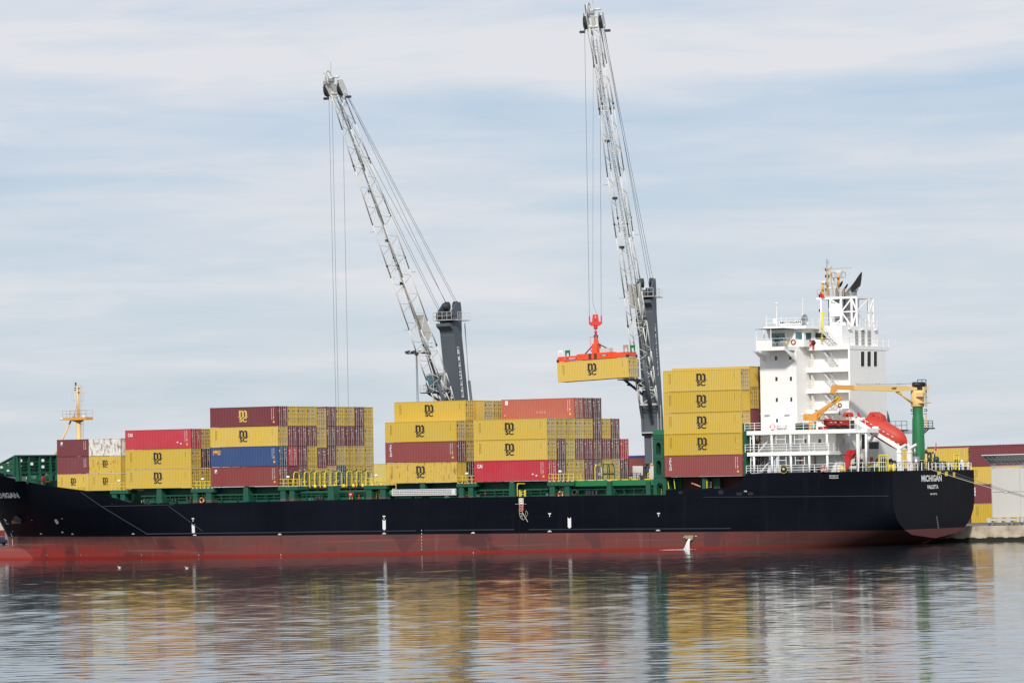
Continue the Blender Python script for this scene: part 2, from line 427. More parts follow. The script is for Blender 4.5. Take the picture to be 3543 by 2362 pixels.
def quay_material():
    m = D.materials.new('quay concrete'); m.use_nodes = True
    n, l = m.node_tree.nodes, m.node_tree.links; b = n['Principled BSDF']; b.inputs['Roughness'].default_value = .8
    tc = n.new('ShaderNodeTexCoord'); sp = n.new('ShaderNodeSeparateXYZ'); l.new(tc.outputs['Object'], sp.inputs[0])
    ns = n.new('ShaderNodeTexNoise'); ns.inputs['Scale'].default_value = .9; ns.inputs['Detail'].default_value = 6; l.new(tc.outputs['Object'], ns.inputs['Vector'])
    r = n.new('ShaderNodeValToRGB'); r.color_ramp.elements[0].color = (.36, .29, .21, 1); r.color_ramp.elements[1].color = (.60, .52, .40, 1)
    r.color_ramp.elements[0].position = .32; r.color_ramp.elements[1].position = .62; l.new(ns.outputs[0], r.inputs[0])
    # wet weed and algae below the high water mark
    ad = n.new('ShaderNodeMath'); ad.operation = 'MULTIPLY_ADD'; ad.inputs[1].default_value = .7; l.new(ns.outputs[0], ad.inputs[0]); 
    ng = n.new('ShaderNodeMath'); ng.operation = 'SUBTRACT'; ng.inputs[1].default_value = .35; l.new(sp.outputs[2], ad.inputs[2]); l.new(ad.outputs[0], ng.inputs[0])
    st = n.new('ShaderNodeMapRange'); st.inputs[1].default_value = .52; st.inputs[2].default_value = .62; l.new(ng.outputs[0], st.inputs[0])
    mx = n.new('ShaderNodeMix'); mx.data_type = 'RGBA'; mx.inputs[6].default_value = (.020, .019, .012, 1)
    l.new(st.outputs[0], mx.inputs[0]); l.new(r.outputs[0], mx.inputs[7]); l.new(mx.outputs[2], b.inputs['Base Color']); return m
QTOP = 2.14
QC = quay_material(); QA = paint('quay asphalt', (.14, .135, .125), .9, .2)
qb = MB(QC)
for i in range(-30, 24):                                   # wall built in cast sections with open joints
    qb.box(i * 9.0, i * 9.0 + 8.96, 27.0, 28.2, -3, QTOP)
    qb.box(i * 9.0 + 8.96, i * 9 + 9, 27.06, 28.2, -3, QTOP - .05)
qb.thing('quay_wall', None, None, (0, 0, 0), MQ, kind='structure')
qg = MB(QA); qg.box(-600, 500, 28.2, 900, -3, QTOP - .004)
qg.thing('quay_ground', None, None, (0, 0, 0), MQ, kind='structure')

# ------------------------------------------------------------------ containers
CW, HC, STD, L40, L20 = 2.438, 2.896, 2.591, 12.192, 6.058
CC = dict(yellow=((.60, .395, .030), (.34, .22, .04)), maroon=((.185, .034, .042), (.07, .02, .02)), rust=((.255, .045, .040), (.12, .03, .03)),
          crimson=((.50, .016, .036), (.22, .02, .03)), orange=((.40, .078, .040), (.24, .05, .035)), blue=((.022, .062, .185), (.03, .04, .07)),
          white=((.66, .65, .60), (.35, .22, .14)), brown=((.21, .060, .042), (.09, .03, .03)), pale=((.62, .48, .12), (.4, .28, .1)),
          dark=((.085, .022, .028), (.04, .015, .015)), faded=((.16, .070, .085), (.08, .03, .03)), brick=((.24, .055, .048), (.1, .03, .03)))
def cmat(c, rusty=0):
    col, d = CC[c]
    return paint('container ' + c + (' rusty' if rusty else ''), col, .48, .07 + .08 * bool(rusty), d, .9, rusty, vary=.10)
_CM = {}
def shell_mesh(L, H, c, end, rusty):
    k = ('shell', L, H, c, end, rusty)
    if k in _CM: return _CM[k]
    b = MB(cmat(c, rusty)); p = .15
    for x in (0, L - p):
        for y in (0, CW - p): b.box(x, x + p, y, y + p, .12, H - .12)
    for x in (0, L - .178):                                # corner castings
        for y in (-.002, CW - .16):
            for z in (0, H - .118): b.box(x - .002, x + .18, y, y + .162, z, z + .118)
    for y in (0.004, CW - .064):
        b.box(p, L - p, y, y + .06, .02, .17); b.box(p, L - p, y, y + .06, H - .09, H - .02)
    for x in (.004, L - .084):
        b.box(x, x + .08, p, CW - p, .02, .16); b.box(x, x + .08, p, CW - p, H - .11, H - .02)
    b.box(.06, L - .06, .05, CW - .05, .10, .16)           # floor
    b.add([(.08, .06, H - .03), (L - .08, .06, H - .03), (L - .08, CW - .06, H - .03), (.08, CW - .06, H - .03)], [(0, 1, 2, 3)])
    n = max(4, round((L - 2 * p) / .278)); st = (L - 2 * p) / n; pr = []
    for i in range(n):
        x = p + i * st; pr += [(x, .012), (x + st * .26, .012), (x + st * .5, .048), (x + st * .76, .048)]
    pr.append((L - p, .012))
    for far in (0, 1):
        vs = []
        for x, y in pr:
            yy = CW - y if far else y; vs += [(x, yy, .17), (x, yy, H - .09)]
        q = len(pr)
        b.add(vs, [((2 * i, 2 * i + 2, 2 * i + 3, 2 * i + 1) if not far else (2 * i + 1, 2 * i + 3, 2 * i + 2, 2 * i)) for i in range(q - 1)])
    # plain corrugated end walls
    def endwall(x, sg):
        m = 9; w = (CW - 2 * p) / m; pe = []
        for i in range(m):
            y = p + i * w; pe += [(y, .015), (y + w * .27, .015), (y + w * .5, .058), (y + w * .77, .058)]
        pe.append((CW - p, .015)); vs = []
        for y, d in pe: vs += [(x + sg * d, y, .16), (x + sg * d, y, H - .11)]
        b.add(vs, [(2 * i, 2 * i + 2, 2 * i + 3, 2 * i + 1) for i in range(len(pe) - 1)])
    endwall(0, 1)
    if end == 'front': endwall(L, -1)
    _CM[k] = b.mesh('shipping_container_shell'); return _CM[k]
def door_mesh(H, c, leaf, rusty):
    k = ('door', H, c, leaf, rusty)
    if k in _CM: return _CM[k]
    b = MB(cmat(c, rusty)); y0 = .15 + leaf * (CW / 2 - .15); y1 = CW / 2 - .01 if leaf == 0 else CW - .15
    x = -.035; z0, z1 = .17, H - .12
    b.box(x - .05, x, y0, y0 + .09, z0, z1); b.box(x - .05, x, y1 - .09, y1, z0, z1)
    nb = 5; hh = (z1 - z0) / nb
    for i in range(nb):
        za = z0 + i * hh; b.box(x - .05, x, y0 + .09, y1 - .09, za, za + hh * .52)
        b.box(x - .09, x - .045, y0 + .09, y1 - .09, za + hh * .52, za + hh)
    b.use(RODM)
    for f in (.30, .74):
        y = y0 + (y1 - y0) * f
        b.tube((x + .045, y, .06), (x + .045, y, H - .05), .024, 6)
        for z in (.14, H * .34, H * .66, H - .14): b.box(x, x + .075, y - .045, y + .045, z - .03, z + .03)
    for y in ((y0 + (y1 - y0) * .30), (y0 + (y1 - y0) * .74)): b.box(x + .03, x + .065, y - .02, y + .28, 1.1, 1.14)
    _CM[k] = b.mesh('container_door'); return _CM[k]
def logo_mesh(k, mat):
    """ship-line monogram: a broad m over a wave line over sc, k = overall height in metres"""
    key = ('logo', k, mat.name)
    if key in _CM: return _CM[key]
    b = MB(mat); F = lambda du, dv: (lambda u, v: (du + u, -.003, dv + v))
    s = k / 1.72
    # the m: three heavy stems under two arches
    for i in range(3): rect(b, F(0, 0), (-.73 + i * .575) * s, (-.73 + i * .575 + .31) * s, .80 * s, (1.40 if i else 1.72) * s)
    for i in range(2):
        x0 = (-.42 + i * .575) * s; x1 = x0 + .265 * s
        ro = []
        for j in range(9):
            a = pi - pi * j / 8
            ro.append(((x0 + x1) / 2 + cos(a) * .1325 * s, 1.40 * s + sin(a) * .10 * s, (x0 + x1) / 2 + cos(a) * (.1325 + (.31 if cos(a) > 0 else 0)) * s, 1.40 * s + sin(a) * .32 * s))
        for p, q in zip(ro[:-1], ro[1:]): b.add([(p[0], -.003, p[1]), (q[0], -.003, q[1]), (q[2], -.003, q[3]), (p[2], -.003, p[3])], [(3, 2, 1, 0)])
    # wave line
    w = [(-.93, .86), (-.80, .80), (-.5, .80), (-.36, .86), (-.2, .82), (-.08, .80), (.08, .86), (.22, .86), (.36, .80), (.75, .80), (.93, .88)]
    for p, q in zip(w[:-1], w[1:]):
        b.add([(p[0] * s, -.0045, (p[1] - .09) * s), (q[0] * s, -.0045, (q[1] - .09) * s), (q[0] * s, -.0045, (q[1] - .02) * s), (p[0] * s, -.0045, (p[1] - .02) * s)], [(0, 1, 2, 3)])
    put_text(b, 'SC', F(-.68 * s, 0), 1.36 * s, .70 * s, .04)
    _CM[key] = b.mesh('container_logo'); return _CM[key]
def side_marks(L, H, c, style):
    """small lettering on the long side"""
    key = ('side', L, H, c, style)
    if key in _CM: return _CM[key]
    b = MB(); r = random.Random(hash((L, c == 'yellow', style)) % 999 if False else len(style) * 7 + int(L))
    F = lambda u, v: (u, -.003, v)
    if c in ('yellow', 'pale'):
        b.use(INKY); x = .075 * L if L > 8 else .12 * L
        z = H - .42
        while z > H * .34:
            h = r.uniform(.05, .10); rect(b, F, x, x + .045, z - h, z); z -= h + .03
        z = H - .50
        while z > H * .40:
            h = r.uniform(.08, .2); rect(b, F, x + .19, x + .25, z - h, z); z -= h + .09
        b.use(ORM)
        if L > 8:
            rect(b, F, L - .80, L - .66, H * .60, H * .66); rect(b, F, L - .95, L - .62, H * .27, H * .33)
        b.use(INKY); rect(b, F, L - 1.05, L - 1.02, H * .55, H * .86)
    else:
        b.use(INKW); x = L - .95 if L > 8 else L - .75
        z = H - .30
        while z > H * .38: h = r.uniform(.10, .2); rect(b, F, x - .16, x - .11, z - h, z); z -= h + .02
        z = H - .28
        while z > H * .62: h = r.uniform(.07, .16); rect(b, F, x + .16, x + .22, z - h, z); z -= h + .04
        b.use(ORM); rect(b, F, x + .13, x + .26, H * .50, H * .56); b.use(INKW); rect(b, F, x + .13, x + .26, H * .41, H * .47)
        if L > 8: b.use(ORM); rect(b, F, x + .13, x + .25, H * .33, H * .38); rect(b, F, x + .08, x + .40, H * .16, H * .26)
    if style == 'cai':
        b.use(INKW); put_text(b, 'CAI', lambda u, v: (.52 + u, -.003, H - 1.0 + v), .85, .52, .03)
        rect(b, F, L - 2.6, L - 2.35, .85, 1.03); rect(b, F, L - 2.0, L - 1.75, .65, .83)
    if style == 'triton':
        b.use(INKW)
        for i, ch in enumerate('TRITON'): put_text(b, ch, lambda u, v, i=i: (.78 + u, -.003, H - .58 - i * .29 + v), .36 if ch != 'I' else .15, .25, .03)
    if style == 'seaco':
        b.use(ORM); put_text(b, 'seaco', lambda u, v: (.45 + u, -.003, H - .88 + v), 1.35, .42, .03)
        b.use(INKW); rect(b, F, .45, .62, H - 1.08, H - 1.0); rect(b, F, 1.25, 1.8, H - 1.08, H - 1.0)
        b.use(RED); rect(b, F, .72, 1.16, H - 1.10, H - .98)
    if style in ('sq', 'sq20'):
        b.use(INKW); rect(b, F, .72, 1.12, H - .92, H - .38); b.use(BLUEM)
        b.add([(.75, -.0045, H - .89), (1.08, -.0045, H - .89), (1.08, -.0045, H - .62), (.92, -.0045, H - .70)], [(0, 1, 2, 3)])
        b.use(ORM); rect(b, lambda u, v: (u, -.0045, v), .78, .95, H - .62, H - .45)
    if style == 'wsq':
        b.use(INKW); rect(b, F, .66, 1.12, H - .80, H - .22); b.use(ORM); rect(b, lambda u, v: (u, -.0045, v), .80, .92, H - .70, H - .40)
        b.use(paint('ghost lettering', (.50, .20, .15), .6, .2)); 
        for i in range(4): rect(b, F, 5.9 + i * .42, 6.2 + i * .42, .75, 1.15)
        b.use(INKW); rect(b, F, .55, .68, .55, .68)
    if style == 'tex':
        b.use(INKW)
        for i, ch in enumerate('tex'): put_text(b, ch, lambda u, v, i=i: (.55 + u, -.003, H - .85 - i * .46 + v), .34, .40, .02)
    if style == 'grey':
        b.use(paint('faint grey print', (.36, .37, .38), .6, .1))
        for i in range(3): rect(b, F, .85 + i * .28, 1.08 + i * .28, H - .82, H - .55)
    _CM[key] = b.mesh('container_marking'); return _CM[key]
def door_marks(H, c, v):
    key = ('dm', H, c, v)
    if key in _CM: return _CM[key]
    b = MB(); r = random.Random(v * 31 + len(c)); x = .0475 - .045
    F = lambda y, z: (x, y, z)
    if c in ('yellow', 'pale'):
        b.use(INKY); rect(b, F, .22, .42, H - .82, H - .50); rect(b, F, .22, .34, H * .30, H * .38)
        b.use(INKW); rect(b, F, .62, .70, H - .72, H - .58)
        b.use(TEAL)
        if v % 3: rect(b, F, 1.98, 2.18, H * .28, H * .34)
        b.use(ORM)
        if v % 2: rect(b, F, 2.02, 2.2, H * .19, H * .27)
        b.use(INKY)
        for i in range(3): rect(b, F, 1.42, 1.60, H - .62 - i * .12, H - .56 - i * .12)
    else:
        b.use(INKW)
        if v % 3 == 0: put_text(b, 'CAI', lambda u, w: (x, .22 + u, H - .75 + w), .40, .2, .02)
        elif v % 3 == 1: rect(b, F, .24, .42, H - .90, H - .55); b.use(BLUEM); rect(b, lambda y, z: (x + .002, y, z), .26, .40, H - .88, H - .74); b.use(INKW)
        else: put_text(b, 'tex', lambda u, w: (x, .24 + u, H - .8 + w), .42, .26, .02)
        for i in range(2): rect(b, F, 1.42, 1.52 + r.uniform(.1, .55), H - .50 - i * .14, H - .44 - i * .14)
        for i in range(5): rect(b, F, 1.75, 1.80 + r.uniform(.08, .28), H - .95 - i * .17, H - .885 - i * .17)
        rect(b, F, 1.95, 2.1, H * .30, H * .36)
        b.use(ORM)
        if v % 2: rect(b, F, .24, .50, H * .56, H * .66)
        else: rect(b, F, 1.98, 2.16, H * .22, H * .34)
    _CM[key] = b.mesh('container_marking'); return _CM[key]
_dv = [0]
def container(s, t, z, c, label, L=L40, H=HC, end='door', logo=None, style='', rusty=0, M=None, mat4=None, group='stacked shipping containers', side=True):
    M = MS if M is None else M
    o = D.objects.new('shipping_container', shell_mesh(L, H, c, end, rusty)); COL.objects.link(o)
    setup(o, label, 'container', (s, t, z), M, group)
    if mat4 is not None: o.matrix_world = mat4
    def child(nm, me, loc):
        k = D.objects.new(nm, me); COL.objects.link(k); k.parent = o; k.location = loc; return k
    if end == 'door':
        _dv[0] += 1
        for leaf in (0, 1): child('door', door_mesh(H, c, leaf, rusty), (L, 0, 0))
        child('door_marking', door_marks(H, c, _dv[0] % 6), (L, 0, 0))
    if side and logo:
        k = 1.72 if L > 8 else 1.12
        child('logo', logo_mesh(k, INKY2 if c == 'maroon' else INKY), (L * .49 if L > 8 else L * .505, 0, H - .50 - k if L > 8 else H - .62 - k))
    if side: child('side_marking', side_marks(L, H, c, style), (0, 0, 0))
    return o
TP, TZ = 2.465, HC + .010
ORD = ['first', 'second', 'third', 'fourth', 'fifth', 'sixth', 'seventh', 'eighth', 'ninth', 'tenth']
# fore stack of short containers, one row inboard, in front of the green breakwater
sA = U((196.7, 1517.4), TP)[0]; zA = 9.30; dA = STD + .015
sA2 = sA + L20 + .05
container(sA, TP, zA, 'yellow', 'short yellow container with black logo behind the bow bulwark, foremost in bottom tier', L20, STD, 'front', 'm')
container(sA, TP, zA + dA, 'maroon', 'plain short maroon container in the middle of the foremost stack', L20, STD, 'front')
container(sA, TP, zA + 2 * dA, 'maroon', 'short maroon container with small square emblem, topping the foremost stack', L20, STD, 'front', style='sq20')
container(sA2, TP, zA, 'yellow', 'clean short yellow container below the rust-stained yellow one', L20, STD, 'front', 'm')
container(sA2, TP, zA + dA, 'yellow', 'rust-stained short yellow container with logo under the white container', L20, STD, 'front', 'm', rusty=.55)
container(sA2, TP, zA + 2 * dA, 'white', 'short white container with brown rust streaks near the bow', L20, STD, 'front', style='grey', rusty=.80)
# second bay
sB, zB = -92.83, 9.51
container(sB, 0, zB, 'yellow', 'long yellow container at bottom of the stack topped by the bright red one', logo='m')
container(sB, 0, zB + TZ, 'yellow', 'long yellow container directly under the bright red top container', logo='m')
container(sB, 0, zB + 2 * TZ, 'crimson', 'bright red container with white letters topping the second stack from the bow', style='cai')
for i, c in enumerate(('yellow', 'dark', 'yellow')):
    container(sB, TP, zB + i * TZ, c, ('yellow container end beside the yellow railing, bottom tier between the bow stacks', 'dark maroon container end wedged between two yellow ends near the bow',
              'shaded yellow container end right of the bright red top container')[i], side=False)
# third bay: ten rows across, four tiers
sC, zC = -77.07, 9.57
GC = [['rust', 'maroon', 'brick', 'yellow', 'yellow', 'yellow', 'blue', 'yellow', 'yellow', 'yellow'],
      ['blue', 'crimson', 'maroon', 'yellow', 'maroon', 'maroon', 'yellow', 'yellow', 'yellow', 'yellow'],
      ['yellow', 'maroon', 'maroon', 'maroon', 'yellow', 'brown', 'maroon', 'maroon', 'maroon', 'yellow'],
      ['maroon', 'yellow', 'yellow', 'yellow', 'yellow', 'maroon', 'yellow', 'yellow', 'maroon', 'yellow']]
CN = dict(yellow='yellow', maroon='maroon', rust='rust red', crimson='bright red', orange='orange red', blue='blue', white='white', brown='reddish brown', pale='pale yellow', dark='dark maroon', faded='faded purple', brick='brick red')
TN = ['bottom', 'second', 'third', 'top']
side0 = {0: ('rust red container with small square emblem under the blue container', 'sq', None), 1: ('blue container with orange lettering on its side', 'seaco', None),
         2: ('yellow container with black logo lying on the blue container', '', 'm'), 3: ('maroon container with yellow logo, outermost on top of the ten-wide stack', '', 'm')}
for k in range(4):
    for r in range(10):
        low = -.30 if r == 4 else 0
        H = STD if (r == 4 and k == 0) else HC
        z = zC + k * TZ + (low if k else 0)
        c = GC[k][r]
        if r == 0: container(sC, 0, z, c, side0[k][0], style=side0[k][1], logo=side0[k][2])
        else: container(sC, r * TP, z, c, f'{CN[c]} container end, {ORD[r]} from left in the {TN[k]} tier of the ten-wide stack', H=H,
                        end='front' if (k, r) == (0, 1) else 'door', side=(r in (1, 5)))
# fourth bay
sD, zD = -46.08, 9.69
container(sD, 0, zD, 'yellow', 'rust-scratched yellow container above the white stowed gangway', logo='m', rusty=.38, end='front')
container(sD, 0, zD + TZ, 'rust', 'dark red container with stacked white letters amidships between yellow ones', style='triton')
container(sD, 0, zD + 2 * TZ, 'yellow', 'yellow container with logo lying on the dark red lettered one amidships', logo='m')
for r in range(1, 5):
    for k in range(4):
        if r > 1 and k < 3:
            container(sD, r * TP, zD + k * TZ, 'yellow', f'yellow container inside the amidships stack, {ORD[r]} row inward, {TN[k]} tier', side=False); continue
        if k == 3:
            lab = ['yellow container with logo set back on top amidships beside the grey crane tower', 'yellow corrugated container end, second in the top row amidships',
                   'pale yellow container door end, third in the top row amidships', 'yellow container door end touching the orange red container'][r - 1]
            container(sD, r * TP, zD + 3 * TZ, 'pale' if r == 3 else 'yellow', lab, end='front' if r == 2 else 'door', logo='m' if r == 1 else None, side=r == 1)
        else:
            container(sD, r * TP, zD + k * TZ, ('dark', 'yellow', 'yellow')[k], ('shaded dark container end behind the yellow railing amidships', 'shaded yellow container end right of the dark red lettered container',
                      'shaded yellow container end in the gap amidships, third tier')[k], side=False)
# fifth bay: stepped towards the right
sE, zE = -31.02, 9.71
GE = [['crimson', 'maroon', 'yellow', 'yellow', 'maroon', 'faded', 'yellow', 'yellow', 'dark'],
      ['yellow', 'maroon', 'pale', 'brick', 'maroon', 'brown', 'maroon', 'maroon', 'crimson'],
      ['yellow', 'yellow', 'yellow', 'yellow', 'yellow', 'maroon', 'yellow', 'maroon'],
      [None, None, None, 'orange', 'maroon', 'dark']]
for k in range(4):
    for r, c in enumerate(GE[k]):
        if not c: continue
        if r == 0: container(sE, 0, zE + k * TZ, c, ('bright red container with white letters at the bottom of the stepped stack', 'yellow container with logo resting on the bottom red one of the stepped stack',
                             'yellow container with logo in the third tier of the stepped stack')[k], style='cai' if k == 0 else '', logo='m' if k else None)
        elif k == 3: container(sE, r * TP, zE + k * TZ, c, {3: 'orange red container on top of the stepped stack amidships', 4: 'maroon container end right beside the orange red container',
                               5: 'dark maroon container end, rightmost on top of the stepped stack'}[r], style='wsq' if r == 3 else '', side=r == 3)
        else: container(sE, r * TP, zE + k * TZ, c, f'{CN[c]} container end, {ORD[r]} from left in the {TN[k]} tier of the stepped stack', side=False)
# sixth bay: five high beside the deckhouse
sF, zF = 0.0, 9.93
container(sF, 0, zF, 'rust', 'rust red container with stacked white letters at the bottom beside the deckhouse', style='triton')
for k in range(1, 5):
    container(sF, 0, zF + k * TZ, 'yellow', ['yellow container with logo right above the rust red one beside the deckhouse', 'yellow container with logo in the middle of the five-high stack',
              'yellow container with logo, second from top of the five-high stack', 'yellow container with logo topping the outer five-high stack'][k - 1], logo='m', end='front' if k == 3 else 'door')
for k in range(5):
    c = ('dark', 'dark', 'maroon', 'yellow', 'yellow')[k]
    container(sF, TP, zF + .35 + k * TZ, c, ['dark maroon container low in the inner row beside the white railings', 'dark maroon container in the inner row, second tier beside the deckhouse',
              'maroon container end behind the white deck railing', 'shaded yellow door end beside the white deckhouse wall', 'yellow container standing slightly higher on the inner row by the deckhouse'][k],
              end='front' if k in (2, 4) else 'door', side=k == 4)
    container(sF, 2 * TP, zF + .35 + k * TZ, 'maroon' if k % 2 else 'dark', f'dark container end wedged against the white deckhouse, {ORD[k]} tier from deck', side=False)
# containers stacked on the quay behind the ship
sQ = 12.2
def quay_box(s, t, z, c, label, **k): return container(s, t, z, c, label, M=MQ, group='containers stacked on the quay', **k)
zq = QTOP + .02
for k, (c, H, lab) in enumerate((('yellow', HC, 'yellow container standing on the quay beside the grey cabin'), ('maroon', HC, 'maroon quay container with white stacked letters astern of the ship'),
                                 ('yellow', STD, 'yellow quay container between two maroon ones astern'), ('maroon', HC, 'long maroon container topping the quay stack above the glazed canopy'))):
    quay_box(sQ, 70, zq, c, lab, H=H, style='tex' if k == 1 else ''); zq += H + .02
zq = QTOP + .02
for k in range(4):
    H = (HC, HC, STD, HC)[k]
    quay_box(sQ - 12.4, 70, zq, ('maroon', 'yellow', 'dark', 'yellow')[k], ['maroon quay container hidden low behind the stern', 'yellow quay container behind the stern rail, second tier', 'dark maroon quay container just above the stern railing',
             'yellow container with logo on the quay seen over the stern rail'][k], H=H, logo='m' if k == 3 else None); zq += H + .02
zq = QTOP + .02
for k in range(4):
    H = (HC, HC, HC, HC)[k]
    for j, s in ((1, 3.6), (2, 16.1)):
        quay_box(s, 73.2, zq, 'maroon', f'maroon container in the rear quay row, {TN[k]} tier, {("left", "middle", "right")[j]} column', H=H, side=(k == 3))
    zq += H + .02
s1 = Q((1293, 1640), 70)[0]
for k in range(4):
    quay_box(s1 - 6, 70, QTOP + .02 + k * 2.92, 'pale', f'pale yellow quay container in the gap amidships, {ORD[k]} tier from ground')
s2 = Q((2160, 1640), 70)[0]
BLT = paint('blue tarpaulin edge', (.02, .05, .22), .5, .1)
for k in range(4):
    c = ('brown', 'brown', 'pale', 'brick')[k]
    o = quay_box(s2, 70, QTOP + .02 + k * 2.92, c, ['reddish brown quay container lowest behind the grey crane', 'reddish brown quay container second lowest behind the grey crane', 'yellow container with blue top edge on the quay beyond the crane',
                 'brick red container with blue top edge on the quay beyond the crane'][k])
    if k > 1:
        b = MB(BLT); b.box(0, L40, -.03, .01, HC - .30, HC + .01); q = D.objects.new('top_edge', b.mesh('top_edge')); COL.objects.link(q); q.parent = o

# ------------------------------------------------------------------ the ship
TC, BH, SEND = 13.0, 12.9, 34.45
ship = empty('container_ship', 'long dark navy container ship with red waterline moored along the quay', 'ship', (0, 0, 0))
def lerp(x, pts):
    if x <= pts[0][0]: return pts[0][1]
    for (a, b), (c, d) in zip(pts[:-1], pts[1:]):
        if x <= c: return b + (d - b) * (x - a) / (c - a)
    return pts[-1][1]
TOP = [(-140, 14.6), (-130, 13.5), (-121, 12.35), (-113.8, 11.0), (-108.5, 10.2), (-102.2, 9.53), (-99.6, 9.22), (-97.4, 8.66), (-95.6, 8.34), (-93.3, 7.73), (-91.3, 7.32), (-88.3, 7.17), (-78.7, 7.22), (-45.9, 7.52), (-9, 7.56), (0.05, 7.5), (.1, 8.14), (11.2, 8.36), (12.65, 10.15), (15.3, 10.28), (34.5, 10.22)]
def stem(z): return -126.15 - max(0, z - 2.3) * .66
def hb(s, z):
    b = BH
    se = lerp(z, [(-3, -66), (2, -76), (7, -90), (12, -102), (15, -106)]); st = stem(z)
    if s < se:
        x = min(1, (se - s) / (se - st)); f = lerp(z, [(-3, 0), (2, 0), (12, 1)])
        b *= max(0, 1 - x ** (1.75 + .6 * f)) ** (1 - .38 * f)
    if s > 2:
        r = min(1, (s - 2) / (SEND - 2)); zb = -9 + 10.1 * r ** 1.15; zt = -7 + 14 * r ** 1.0; n = 2.5
        b *= 1 - .045 * max(0, (s - 18) / (SEND - 18)) ** 2
        if z < zt:
            q = min(1, (zt - z) / (zt - zb)); b *= max(0, 1 - q ** n) ** (1 / n)
    return b
def zbot(s): return -3 if s <= 2 else max(-3, -9 + 10.1 * min(1, (s - 2) / (SEND - 2)) ** 1.15)
def hull_pt(s, z, off=.0): return (s, TC - hb(s, z) - off, z)
def hull_paint():
    m = D.materials.new('hull paint'); m.use_nodes = True
    n, l = m.node_tree.nodes, m.node_tree.links; b = n['Principled BSDF']; b.inputs['Roughness'].default_value = .42
    b.inputs['Specular IOR Level'].default_value = .04
    tc = n.new('ShaderNodeTexCoord'); sp = n.new('ShaderNodeSeparateXYZ'); l.new(tc.outputs['Object'], sp.inputs[0])
    def noise(sc, det=5, ro=.6):
        mp = n.new('ShaderNodeMapping'); mp.inputs['Scale'].default_value = sc; l.new(tc.outputs['Object'], mp.inputs[0])
        x = n.new('ShaderNodeTexNoise'); x.inputs['Scale'].default_value = 1; x.inputs['Detail'].default_value = det; x.inputs['Roughness'].default_value = ro
        l.new(mp.outputs[0], x.inputs['Vector']); return x.outputs[0]
    def mr(x, a, c, lo=0., hi=1.):
        r = n.new('ShaderNodeMapRange'); r.inputs[1].default_value = a; r.inputs[2].default_value = c; r.inputs[3].default_value = lo; r.inputs[4].default_value = hi
        l.new(x, r.inputs[0]); return r.outputs[0]
    def mix(f, a, c):
        x = n.new('ShaderNodeMix'); x.data_type = 'RGBA'
        for i, v in ((0, f), (6, a), (7, c)):
            if isinstance(v, (int, float)): x.inputs[i].default_value = v
            elif isinstance(v, tuple): x.inputs[i].default_value = (*v, 1)
            else: l.new(v, x.inputs[i])
        return x.outputs[2]
    def mul(a, c):
        x = n.new('ShaderNodeMath'); x.operation = 'MULTIPLY'
        for i, v in enumerate((a, c)):
            if isinstance(v, (int, float)): x.inputs[i].default_value = v
            else: l.new(v, x.inputs[i])
        return x.outputs[0]
    navy = mix(mr(noise((.05, .05, .12), 3), .4, .65), (.0045, .0052, .0095), (.0070, .0082, .0135))
    navy = mix(mr(noise((.55, .55, .05), 4), .58, .75, 0, .45), navy, (.013, .014, .018))
    def seam(x, per, w):
        a_ = n.new('ShaderNodeMath'); a_.operation = 'MULTIPLY'; a_.inputs[1].default_value = 1 / per; l.new(x, a_.inputs[0])
        f_ = n.new('ShaderNodeMath'); f_.operation = 'FRACT'; l.new(a_.outputs[0], f_.inputs[0]); return mr(f_.outputs[0], w, w * .5)
    navy = mix(mul(seam(sp.outputs[0], 7.9, .008), .6), navy, (.016, .017, .022)); navy = mix(mul(seam(sp.outputs[2], 2.35, .016), .5), navy, (.016, .017, .022))
    # antifouling: faded pink-brown above, cleaner wet red low down, scuffed dark rectangles from tugs and fenders
    fore = mr(sp.outputs[0], -120, -60, 1, 0)
    red = mix(mr(noise((.12, .12, .5), 5), .38, .66), (.175, .052, .047), (.120, .058, .053))
    low = mr(sp.outputs[2], 1.9, .1)
    red = mix(mul(low, fore), red, (.34, .040, .034))
    red = mix(mul(mr(sp.outputs[2], 1.0, 2.3), mul(fore, .8)), red, (.105, .060, .056))
    red = mix(mr(noise((.085, .085, .32), 2, .4), .60, .66, 0, .62), red, (.065, .030, .034))
    red = mix(mr(noise((.6, .6, .07), 4), .58, .70, 0, .7), red, (.21, .095, .08)); red = mix(mr(noise((.95, .95, .05), 4), .60, .68, 0, .55), red, (.085, .040, .034)); red = mix(mr(noise((.05, .05, .2), 6, .65), .50, .62, 0, .5), red, (.125, .068, .062))
    red = mix(mr(noise((1.2, 1.2, .9), 5, .7), .62, .72, 0, .6), red, (.10, .075, .070))
    red = mix(mr(noise((.03, .03, 2.6), 4, .6), .56, .68, 0, .55), red, (.25, .115, .10))
    red = mix(mr(noise((.22, .22, .16), 1, .3), .64, .66, 0, .5), red, (.075, .040, .045))
    zw = n.new('ShaderNodeMath'); zw.operation = 'MULTIPLY_ADD'; zw.inputs[1].default_value = -TRIM; l.new(sp.outputs[0], zw.inputs[0]); l.new(sp.outputs[2], zw.inputs[2])
    red = mix(mr(zw.outputs[0], .42, .30, 0, .8), red, (.255, .024, .018))
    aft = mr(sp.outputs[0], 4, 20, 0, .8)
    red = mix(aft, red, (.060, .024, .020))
    red = mix(mr(sp.outputs[0], 34.3, 34.4), red, (.115, .042, .042))
    cut = mr(sp.outputs[2], 2.395, 2.405)
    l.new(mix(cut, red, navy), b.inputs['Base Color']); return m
HULL = hull_paint()
